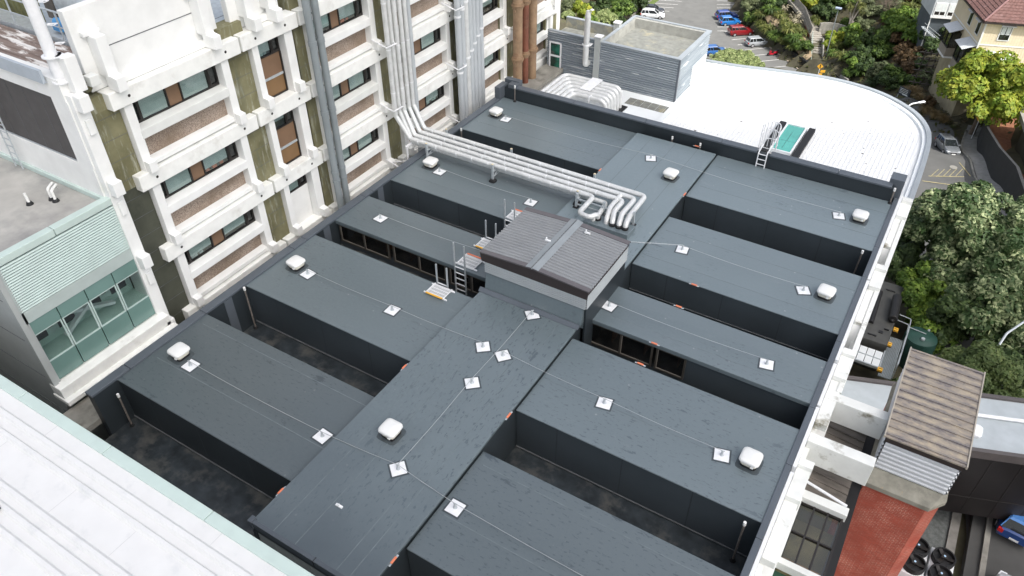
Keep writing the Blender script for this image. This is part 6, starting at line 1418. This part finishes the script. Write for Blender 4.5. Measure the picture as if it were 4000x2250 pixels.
b.bar(P3(-.03, 0, -18.7, .02), P3(9, 0, -18.7, .02), .1, .3); b.bar(P3(0, 0, -18.7, 0, .02), P3(0, 10, -18.7, 0, .02), .1, .3); b.bar(P3(0, 0, -18.8), P3(0, 0, -12), .16, .16, U); b.bar(P3(0, 0, -14.75, .02), P3(9, 0, -14.75, .02), .05, .12); b.bar(P3(0, 0, -14.75, 0, .02), P3(0, 10, -14.75, 0, .02), .05, .12)
b.build("trim", M['white_pl'], hs)
b = MB(); e = .55; A_, B_, D_, E_ = P3(-e, -e, -12), P3(9 + e, -e, -12), P3(9 + e, 10 + e, -12), P3(-e, 10 + e, -12); T_ = P3(4.5, 4.5, -9.0); T2 = P3(4.5, 5.6, -9.0)
def slope(p0, p1, t1, t0):
    n = 14; rows = []
    for i in range(n):
        for f, dz in ((i / n, .0), ((i + 1) / n - .001, .055)):
            rows.append([p0.lerp(t0, f) + Vector((0, 0, .06 - dz + .0)), p1.lerp(t1, f) + Vector((0, 0, .06 - dz))])
    m = max(2, int((p1 - p0).length / .34)); R_ = []
    for r_ in rows: R_.append([r_[0].lerp(r_[1], j / m) + Vector((0, 0, .03 * (j % 2))) for j in range(m + 1)])
    b.sheet(R_)
slope(A_, B_, T_, T_); slope(E_, A_, T_, T2); slope(B_, D_, T2, T_); slope(D_, E_, T2, T2)
b.build("tiled_roof", pm('brown_tile', (.13, .065, .055), .75, .2, 2.5, dirt=(.19, .11, .1), dscale=.9), hs)
b = MB(); b.tube([A_ + Vector((0, 0, .1)), T_ + Vector((0, 0, .1))], .12, 8); b.tube([B_ + Vector((0, 0, .1)), T_ + Vector((0, 0, .1))], .12, 8); b.build("hip_tiles", pm('hip_tile', (.2, .11, .105), .75, .1), hs)
b = MB(); b.bar(A_ - Vector((0, 0, .1)), B_ - Vector((0, 0, .1)), .12, .16); b.bar(A_ - Vector((0, 0, .1)), E_ - Vector((0, 0, .1)), .12, .16); b.build("gutter", M['corr_f'], hs)
b = MB(); b.add([A_ + Vector((0, 0, -.18)), B_ + Vector((0, 0, -.18)), D_ + Vector((0, 0, -.18)), E_ + Vector((0, 0, -.18))], [(0, 1, 2, 3)]); b.build("soffit", cream, hs)
aw_m = pm('stained_awning', (.58, .6, .62), .5, .08, 1.5, dirt=(.2, .21, .22), dscale=1.4, dlo=.58, dhi=.8, stretch=(3, 3, .6))
def hwin(face, a, wd, z0, z1, aw=None, blind=True):
    n = NR if face == 'r' else NL
    f = (lambda s, z, o: P3(a + s, 0, z, o)) if face == 'r' else (lambda s, z, o: P3(0, a + s, z, 0, o))
    m = MB(); t = .1
    for (s0, s1, za, zb) in ((-t, wd + t, z0 - t, z0), (-t, wd + t, z1, z1 + t), (-t, 0, z0, z1), (wd, wd + t, z0, z1)):
        m.add([f(s0, za, .015), f(s1, za, .015), f(s1, zb, .015), f(s0, zb, .015), f(s0, za, .07), f(s1, za, .07), f(s1, zb, .07), f(s0, zb, .07)], [(0, 1, 2, 3), (4, 5, 6, 7), (0, 1, 5, 4), (1, 2, 6, 5), (2, 3, 7, 6), (3, 0, 4, 7)])
    w_ = m.build("window", M['white_pl'], hs)
    m = MB(); m.add([f(0, z0, .03), f(wd, z0, .03), f(wd, z1, .03), f(0, z1, .03)], [(0, 1, 2, 3)]); m.build("pane", M['glass'], w_)
    if blind: m = MB(); zz = z0 + (z1 - z0) * .4; m.add([f(.06, zz, .036), f(wd - .06, zz, .036), f(wd - .06, z1 - .05, .036), f(.06, z1 - .05, .036)], [(0, 1, 2, 3)]); m.build("blind", M['blind'], w_)
    m = MB(); m.bar(f(wd / 2, z0, .05), f(wd / 2, z1, .05), .06, .03, n); m.bar(f(0, z0 + .03, .05), f(wd, z0 + .03, .05), .03, .06, (0, 0, 1)); m.build("glazing_bar", M['frame_d'], w_)
    if aw:
        o_, d_ = aw; m = MB(); m.add([f(-.25, z1 + .3, .02), f(wd + .25, z1 + .3, .02), f(wd + .25, z1 + .3 - d_, o_), f(-.25, z1 + .3 - d_, o_), f(-.25, z1 + .25, .02), f(wd + .25, z1 + .25, .02), f(wd + .25, z1 + .25 - d_, o_), f(-.25, z1 + .25 - d_, o_)], [(0, 1, 2, 3), (7, 6, 5, 4), (2, 6, 7, 3), (0, 3, 7, 4), (1, 5, 6, 2)]); m.build("awning", aw_m, hs)
hwin('r', 1.75, 1.05, -14.05, -12.55, (.5, .12)); hwin('r', 1.3, 2.1, -17.3, -15.7, (.95, .75)); hwin('r', 5.4, 1.05, -14.05, -12.55, (.5, .12))
hwin('l', 1.1, .95, -14.1, -12.6, (.45, .25), False); hwin('l', 4.0, .95, -14.1, -12.6, (.45, .25), False)
for t in (.25, 5.3):
    bw = 2.5; n = 1.15
    b = MB(); vs = lambda z: [P3(0, t, z), P3(0, t, z, 0, n), P3(0, t + bw, z, 0, n), P3(0, t + bw, z)]
    b.add(vs(-18.5) + vs(-17.4), [(4, 5, 6, 7), (0, 1, 5, 4), (1, 2, 6, 5), (2, 3, 7, 6)]); by = b.build("bay_window", pm('taupe_panel', (.27, .24, .2), .8, .1), hs)
    b = MB(); b.add([v + NL * -.05 for v in vs(-17.4)] + [v + NL * -.05 for v in vs(-15.6)], [(0, 1, 5, 4), (1, 2, 6, 5), (2, 3, 7, 6), (4, 5, 6, 7)]); b.build("pane", M['glass'], by)
    b = MB()
    for p in (P3(0, t, 0, 0, n), P3(0, t + bw / 2, 0, 0, n), P3(0, t + bw, 0, 0, n), P3(0, t, 0, 0, .1)): b.bar((p.x, p.y, -17.4), (p.x, p.y, -15.6), .07, .07, U)
    b.bar(P3(0, t, -17.37, 0, n), P3(0, t + bw, -17.37, 0, n), .08, .08); b.bar(P3(0, t, -15.65, 0, n), P3(0, t + bw, -15.65, 0, n), .08, .08); b.build("frame", M['frame_d'], by)
    b = MB(); b.bar(P3(0, t, -18.55, 0, n), P3(0, t + bw, -18.55, 0, n), .15, .18); b.bar(P3(0, t, -18.55, 0, 0), P3(0, t, -18.55, 0, n), .15, .18); b.build("sill_band", M['white_pl'], by)
    b = MB(); b.add([P3(0, t - .15, -14.95, 0, .02), P3(0, t + bw + .15, -14.95, 0, .02), P3(0, t + bw + .15, -15.45, 0, n + .35), P3(0, t - .15, -15.45, 0, n + .35), P3(0, t - .15, -15.0, 0, .02), P3(0, t + bw + .15, -15.0, 0, .02), P3(0, t + bw + .15, -15.5, 0, n + .35), P3(0, t - .15, -15.5, 0, n + .35)], [(0, 1, 2, 3), (7, 6, 5, 4), (2, 6, 7, 3), (0, 3, 7, 4), (1, 5, 6, 2)]); b.build("awning", aw_m, hs)
# slate blue house behind
h2 = empty("slate_house", (-4, 123, -23), "slate grey house with white framed windows behind the cream house", "building")
G0 = Vector((-2.9, 121.5, 0))
def G3(a, c, z, n=0): q = G0 + U * a + V * c + NR * n; return Vector((q.x, q.y, z))
b = MB(); q = [G3(-2.7, 0, 0), G3(2.5, 0, 0), G3(2.5, 5, 0), G3(-2.7, 5, 0)]; b.prism([(v.x, v.y) for v in q], -26, -19.1); b.build("wall", pm('slate_wall', (.075, .09, .1), .8, .15, 1), h2)
b = MB(); q = [G3(-2.85, -.3, 0), G3(2.6, -.3, 0), G3(2.6, 5, 0), G3(-2.85, 5, 0)]; b.prism([(v.x, v.y) for v in q], -19.1, -13); b.build("upper_wall", pm('pale_blue_wall', (.5, .53, .54), .7, .08, 1), h2)
def gbox(a0, a1, z0, z1, nm, mt, n0=.3, n1=.36, par=None):
    m = MB(); m.add([G3(a0, 0, z0, n0), G3(a1, 0, z0, n0), G3(a1, 0, z1, n0), G3(a0, 0, z1, n0), G3(a0, 0, z0, n1), G3(a1, 0, z0, n1), G3(a1, 0, z1, n1), G3(a0, 0, z1, n1)], [(0, 1, 2, 3), (4, 5, 6, 7), (0, 1, 5, 4), (1, 2, 6, 5), (2, 3, 7, 6), (3, 0, 4, 7)]); return m.build(nm, mt, par or h2)
for a in (-.9, .8, -2.6):
    w_ = gbox(a, a + 1.5, -19.0, -17.2, "window", M['white_pl']); gbox(a + .12, a + .7, -18.85, -17.35, "pane", M['blind'], .355, .37, w_); gbox(a + .8, a + 1.38, -18.85, -17.35, "pane", M['blind'], .355, .37, w_); gbox(a + .12, a + .7, -18.85, -18.4, "pane", M['frame_d'], .371, .375, w_); gbox(a + .8, a + 1.38, -18.85, -18.4, "pane", M['frame_d'], .371, .375, w_)
gbox(-2.85, 2.5, -19.3, -19.05, "trim", M['white_pl'], .3, .4); gbox(-2.7, -2.58, -24.4, -19.3, "downpipe", M['white_pl'], .0, .1); gbox(.9, 1.0, -24, -19.3, "downpipe", M['white_pl'], .0, .1)
b = MB()
for k in range(8): b.obox(G3(-3.4 + .3 * k, 0, -20.6 - .2 * k, .8), U * .16, V * .45, (0, 0, .04))
b.bar(G3(-3.5, 0, -19.8, 1.2), G3(-1.0, 0, -21.4, 1.2), .05, .05); b.bar(G3(-3.5, 0, -20.2, 1.2), G3(-1.0, 0, -21.8, 1.2), .05, .05); b.build("steps", M['galv'], h2)
b = MB(); 
for j in range(7):
    for i in range(6): p = Vector((-4.6 + i * .75, 112.6 - j * .55, -21.3 - .62 * j + .02 * i)); b.obox(p, U * .3, V * .12, (0, 0, .05)); b.obox(p + U * .35, U * .06, V * .12, (0, 0, .28))
tag(b.build("crib_wall", pm('timber_crib', (.07, .06, .05), .9, .25, 2)), "dark timber crib retaining wall in shade below the houses", "wall")
# right hand retaining wall and court
b = MB(); W = [(4.9, 100.5), (4.75, 96), (5.0, 92.8), (6.4, 86), (7.9, 79.2), (10.2, 69), (11.5, 62)]
for a, c in zip(W, W[1:]): b.add([(*a, gz(*a) - .5), (*c, gz(*c) - .5), (*c, gz(*c) + 3.1), (*a, gz(*a) + 3.1), (a[0] + .3, a[1], gz(*a) - .5), (c[0] + .3, c[1], gz(*c) - .5), (c[0] + .3, c[1], gz(*c) + 3.1), (a[0] + .3, a[1], gz(*a) + 3.1)], [(0, 1, 2, 3), (4, 7, 6, 5), (3, 2, 6, 7)])
tag(b.build("retaining_wall", pm('black_wall', (.022, .023, .024), .8, .2, 1)), "long near-black retaining wall along the street below the brick court", "wall")
b = MB(); b.sheet([[(x + d, y, gz(x, y) + 1.2 - .1 * i) for d in (.31, 4.5)] for i, (x, y) in enumerate(W)]); tag(b.build("court_paving", pm('red_brick_paving', (.26, .11, .06), .85, .25, 3)), kind="structure")
cp = empty("carport", (9.5, 90, -21), "dark carport with concrete deck roof beside the yellow-green tree", "building")
b = MB(); b.add([(7.2, 96.5, -19.2), (9.6, 82, -18.2), (14, 83, -18.2), (14, 98, -19.2), (7.2, 96.5, -19.7), (9.6, 82, -18.7), (14, 83, -18.7), (14, 98, -19.7)], [(0, 1, 2, 3), (4, 7, 6, 5), (0, 4, 5, 1)]); b.build("deck", M['conc_g'], cp)
b = MB(); b.add([(8.4, 93, -24), (11, 78, -23), (11, 78, -18.9), (8.4, 93, -19.5)], [(0, 1, 2, 3)]); b.box(8.6, 14, 93, 93.3, -24.5, -19.6); b.build("wall", pm('dark_olive_wall', (.06, .06, .04), .85, .2, 1), cp)

# ================================================================ service yard on the right
gs = empty("generator", (.8, 47, -17.6), "dark grey containerised generator with black exhaust silencer behind the white frame", "generator")
b = MB(); b.box(-.9, 2.1, 43.5, 50.4, -17.8, -15.0); b.build("casing", pm('charcoal_steel', (.065, .065, .06), .55, .2, 1.2), gs, bevel=.04)
b = MB(); b.tube([(1.9, 45.9, -14.65), (1.72, 48.5, -14.65)], .3, 18); b.tube([(1.9, 45.85, -14.65), (1.9, 46.1, -15.0)], .12, 10); b.build("silencer", M['black'], gs, smooth=True, bevel=.05)
b = MB(); b.tube([(.72, 45.2, -14.95), (.62, 48.9, -14.95)], .16, 12); b.build("side_duct", M['black'], gs, smooth=True)
b = MB(); b.box(.75, 1.3, 44.0, 44.1, -14.99, -14.94); b.box(1.35, 1.6, 44.5, 44.75, -14.99, -14.95); b.box(.9, 1.5, 49.4, 49.5, -14.99, -14.94); b.box(1.6, 1.9, 45.0, 45.06, -14.99, -14.9); b.box(1.6, 1.9, 49.2, 49.26, -14.99, -14.9); b.build("lifting_lug", M['black'], gs)
b = MB()
for i in range(4):
    for j in range(2): b.box(.15 + i * .48, .59 + i * .48, 41.7 + j * .8, 42.4 + j * .8, -15.5, -15.42)
b.build("white_panel", M['white_mem'], gs)
b = MB(); b.box(.1, 2.12, 41.6, 41.69, -15.6, -15.4); b.box(.1, 2.12, 42.42, 42.48, -15.6, -15.4); b.box(2.07, 2.13, 41.69, 43.45, -15.6, -15.4); b.build("panel_frame", M['galv'], gs)
b = MB()
for k in range(9): b.box(2.16 + k * .09, 2.23 + k * .09, 41.2, 45.4, -15.75, -15.68)
b.build("walkway", M['pvc'], gs)
b = MB()
for y in (41.6, 43.4, 45.3): b.tube([(3.0, y, -17.5), (3.0, y, -14.6)], .03, 6)
for z in (-14.6, -15.1): b.tube([(2.2, 46.6, z), (2.95, 46.5, z), (3.0, 45.3, z), (3.0, 41.6, z)], .03, 6, .15)
b.build("handrail", M['galv'], gs)
for (x, y, z, t) in ((2.3, 45.6, -15.3, "by the handrail corner, highest of three"), (2.2, 43.9, -15.3, "at the corner of the generator, middle of three"), (2.15, 41.3, -15.4, "below the white panels, lowest of three")):
    r = empty("hazard_cap", (x, y, z), "yellow hazard cap " + t, "hazard cap", "yellow hazard caps by the generator"); b = MB(); b.box(x - .15, x + .15, y - .15, y + .15, z, z + .22); b.build("cap", M['yellow'], r, bevel=.02)
    b = MB(); b.obox((x, y, z + .222), (.1, 0, 0), (.03, .03, 0), (0, 0, .002)); b.box(x - .151, x + .151, y - .155, y - .151, z, z + .08); b.build("black_mark", M['black'], r)
tk = empty("green_tank", (3.9, 45.9, -17.6), "round dark green tank with domed lid between the generator and trees", "tank")
gt = pm('green_tank_skin', (.02, .065, .05), .5, .2, 1.2)
b = MB(); b.lathe([(1.02, 0), (1.02, 2.35), (.98, 2.45)], (3.9, 45.9, -17.7), 32); b.build("shell", gt, tk, smooth=True)
b = MB(); b.lathe([(.98, 2.44), (.7, 2.56), (.35, 2.64), (.05, 2.66)], (3.9, 45.9, -17.7), 32); b.build("lid", gt, tk, smooth=True)
b = MB(); b.lathe([(.12, 2.6), (.12, 2.74)], (4.0, 45.4, -17.7), 12); b.tube([(3.0, 46.2, -15.05), (4.1, 46.0, -15.0)], .03, 6); b.lathe([(.08, 2.5), (.08, 2.64)], (4.2, 46.6, -17.7), 10); b.build("fittings", M['galv'], tk)
# long dark building beyond the chimney
db = empty("dark_clad_building", (6, 31, -14), "near-black clad building with pale flat roof running behind the brick chimney", "building")
K0 = Vector((1.0, 27.72, 0)); KU = Vector((.938, .346, 0)); KV = Vector((-.346, .938, 0))
def K3(a, c): q = K0 + KU * a + KV * c; return (q.x, q.y)
b = MB(); b.prism([K3(-.4, 0), K3(16, 0), K3(16, 3.6), K3(-.4, 3.6)], -8.3, -8.06); b.build("flat_roof", pm('pale_blue_roof', (.4, .44, .46), .6, .08, 1.5), db)
b = MB(); b.prism([K3(-.6, -.12), K3(16, -.12), K3(16, .1), K3(-.6, .1)], -8.4, -7.93); b.prism([K3(-.6, 3.5), K3(16, 3.5), K3(16, 3.72), K3(-.6, 3.72)], -8.4, -7.93); b.prism([K3(-.75, .1), K3(-.5, .1), K3(-.5, 3.5), K3(-.75, 3.5)], -8.4, -7.93); b.build("parapet_trim", pm('brown_grey_trim', (.09, .08, .078), .6, .1), db)
b = MB(); b.prism([K3(-.3, -.05), K3(16, -.05), K3(16, 3.4), K3(-.3, 3.4)], -12.6, -8.4); b.build("wall", pm('black_cladding', (.012, .01, .01), .4, .2, 1), db)
b = MB()
for k in range(12): b.prism([K3(.2 + k * 1.3, -.07), K3(.215 + k * 1.3, -.07), K3(.215 + k * 1.3, -.051), K3(.2 + k * 1.3, -.051)], -12.6, -8.42)
b.prism([K3(0, -.07), K3(16, -.07), K3(16, -.051), K3(0, -.051)], -11.3, -11.285); b.build("cladding_joint", pm('joint', (.03, .027, .026), .5, .1), db)
b = MB(); b.prism([K3(4, 3.2), K3(16, 3.2), K3(16, 3.4), K3(4, 3.4)], -20, -12.6); b.build("undercroft_wall", pm('dark_render', (.03, .03, .03), .9, .2), db)
b = MB(); p = K3(6.0, 1.2); b.lathe([(.36, -8.05), (.38, -7.9), (.3, -7.8), (.05, -7.74)], (p[0], p[1], 0), 24, pw=6); tag(b.build("roof_hatch", M['white_st'], smooth=True), "pale square roof hatch on the flat roof beyond the brick chimney", "roof hatch")
b = MB(); p, q = K3(4.2, 2.2), K3(14, 2.2); b.tube([(*p, -7.95), (*q, -7.95)], .09, 10); tag(b.build("roof_pipe", M['white_st']), "white pipe lying along the flat roof beyond the brick chimney", "pipe")
# yard floor and condenser fans
b = MB(); b.prism([(3, 20), (7.25, 20), (7.35, 34), (3, 34)], -14.6, -14.1); tag(b.build("gravel_roof", pm('grey_gravel', (.13, .14, .135), .95, .3, 6, .4, 20)), kind="structure")
b = MB(); b.prism([(7.25, 20), (7.7, 20), (7.75, 33), (7.35, 33)], -14.6, -14.0); tag(b.build("upstand_wall", pm('grey_upstand', (.24, .23, .21), .9, .2, 2)), "pale grey concrete upstand beside the condenser fans", "wall")
b = MB(); b.prism([(7.75, 20), (8.1, 20), (8.2, 33), (7.8, 33)], -14.6, -14.35); tag(b.build("glass_canopy", pm('blue_grey_canopy', (.12, .15, .17), .4, .2, 1)), "narrow blue-grey canopy strip along the yard wall", "canopy")
b = MB(); b.prism([(8.1, 15), (16, 15), (16, 36), (8.2, 36)], -14.6, -13.66); tag(b.build("yard", pm('yard_asphalt', (.075, .075, .072), .9, .15, .7)), kind="structure")
b = MB(); b.prism([(8.75, 18), (9.0, 18), (9.0, 34), (8.75, 34)], -13.659, -13.5); tag(b.build("kerb", M['conc_g']), "concrete kerb between the yard path and the parking lane", "kerb", kind="structure")
for i, (x, t) in enumerate(((6.98, "right"), (5.85, "left"))):
    r = empty("condenser_unit", (x, 26.3, -14.1), "white condenser unit with two black fans, %s of the pair beside the brick chimney" % t, "condenser", "condenser units in the yard")
    b = MB(); b.box(x - .52, x + .52, 25.3, 27.35, -14.08, -12.6); b.build("cabinet", M['white_st'], r, bevel=.02)
    for y in (25.83, 26.83):
        b = MB(); b.lathe([(.5, -12.6), (.5, -12.28), (.44, -12.28), (.42, -12.45)], (x, y, 0), 28); f = b.build("fan", M['black'], r, smooth=True)
        b = MB(); b.box(x - .13, x + .13, y - .13, y + .13, -12.3, -12.24)
        for k in range(3): a = k * 2.09; b.obox((x + .27 * math.cos(a), y + .27 * math.sin(a), -12.36), (.16 * math.cos(a), .16 * math.sin(a), .03), (-.08 * math.sin(a), .08 * math.cos(a), 0), (0, 0, .01))
        b.build("hub", M['frame_d'], f)
        b = MB(); b.lathe([(.05, -12.24), (.05, -12.232)], (x, y, 0), 14); b.build("badge", pm('pale_blue_badge', (.45, .65, .85), .4, .05), f)
b = MB(); b.box(5.6, 6.9, 23.9, 25.0, -14.08, -12.9); tag(b.build("equipment_cabinet", M['grey_pan'], bevel=.02), "pale grey cabinet below the condenser fans at the bottom edge", "cabinet")
# unseen cloud added to shade the near roofs, outline shaped to the shaded area
OUT = [(-75, -40), (-70, 44), (-24, 44), (-14.2, 42.8), (-12.5, 37), (0, 36.4), (5, 40), (11, 45), (24, 49), (48, 46), (66, 28), (66, -40)]
sh = SUNV / SUNV.z * 260
def shade_cloud_mesh():
    bm = bmesh.new(); cx = sum(p[0] for p in OUT) / len(OUT); cy = sum(p[1] for p in OUT) / len(OUT)
    P = []
    for i in range(len(OUT)):
        a, c = Vector(OUT[i]), Vector(OUT[(i + 1) % len(OUT)]); n = max(1, int((c - a).length / 5))
        P += [a.lerp(c, k / n) for k in range(n)]
    rings = []
    for f, zz in ((0, 26), (.5, 24), (.8, 17), (.95, 8), (1, 0), (.97, -4), (.8, -7), (.4, -8), (0, -8)):
        ring = []
        for i, p in enumerate(P):
            x, y = cx + (p.x - cx) * f, cy + (p.y - cy) * f; nn = noise.noise(Vector((x * .06, y * .06, zz * .1)))
            ring.append(bm.verts.new((x + sh.x, y + sh.y, 260 + zz + nn * (6 if zz > 0 else 1) * (1 if f < 1 else 0))))
        rings.append(ring)
    n = len(P)
    for r0, r1 in zip(rings, rings[1:]):
        for k in range(n): bm.faces.new((r0[k], r0[(k + 1) % n], r1[(k + 1) % n], r1[k]))
    bmesh.ops.remove_doubles(bm, verts=bm.verts, dist=.01); bmesh.ops.recalc_face_normals(bm, faces=bm.faces)
    me = bpy.data.meshes.new("shade_cloud"); bm.to_mesh(me); bm.free()
    for p in me.polygons: p.use_smooth = True
    m, N, L, B = new_mat('shade_cloud_vapour'); B.inputs["Base Color"].default_value = (.9, .9, .9, 1); B.inputs["Roughness"].default_value = 1; B.inputs["Specular IOR Level"].default_value = 0
    tr = N.new("ShaderNodeBsdfTransparent"); tl = N.new("ShaderNodeBsdfTranslucent"); tl.inputs[0].default_value = (.95, .95, .95, 1); m1 = N.new("ShaderNodeMixShader"); m2 = N.new("ShaderNodeMixShader")
    m1.inputs[0].default_value = .6; L.new(B.outputs[0], m1.inputs[1]); L.new(tl.outputs[0], m1.inputs[2])
    m2.inputs[0].default_value = .22; L.new(m1.outputs[0], m2.inputs[1]); L.new(tr.outputs[0], m2.inputs[2]); L.new(m2.outputs[0], N["Material Output"].inputs[0])
    me.materials.append(m); o = bpy.data.objects.new("shade_cloud", me); col.objects.link(o); return tag(o, kind="structure")
shade_cloud_mesh()
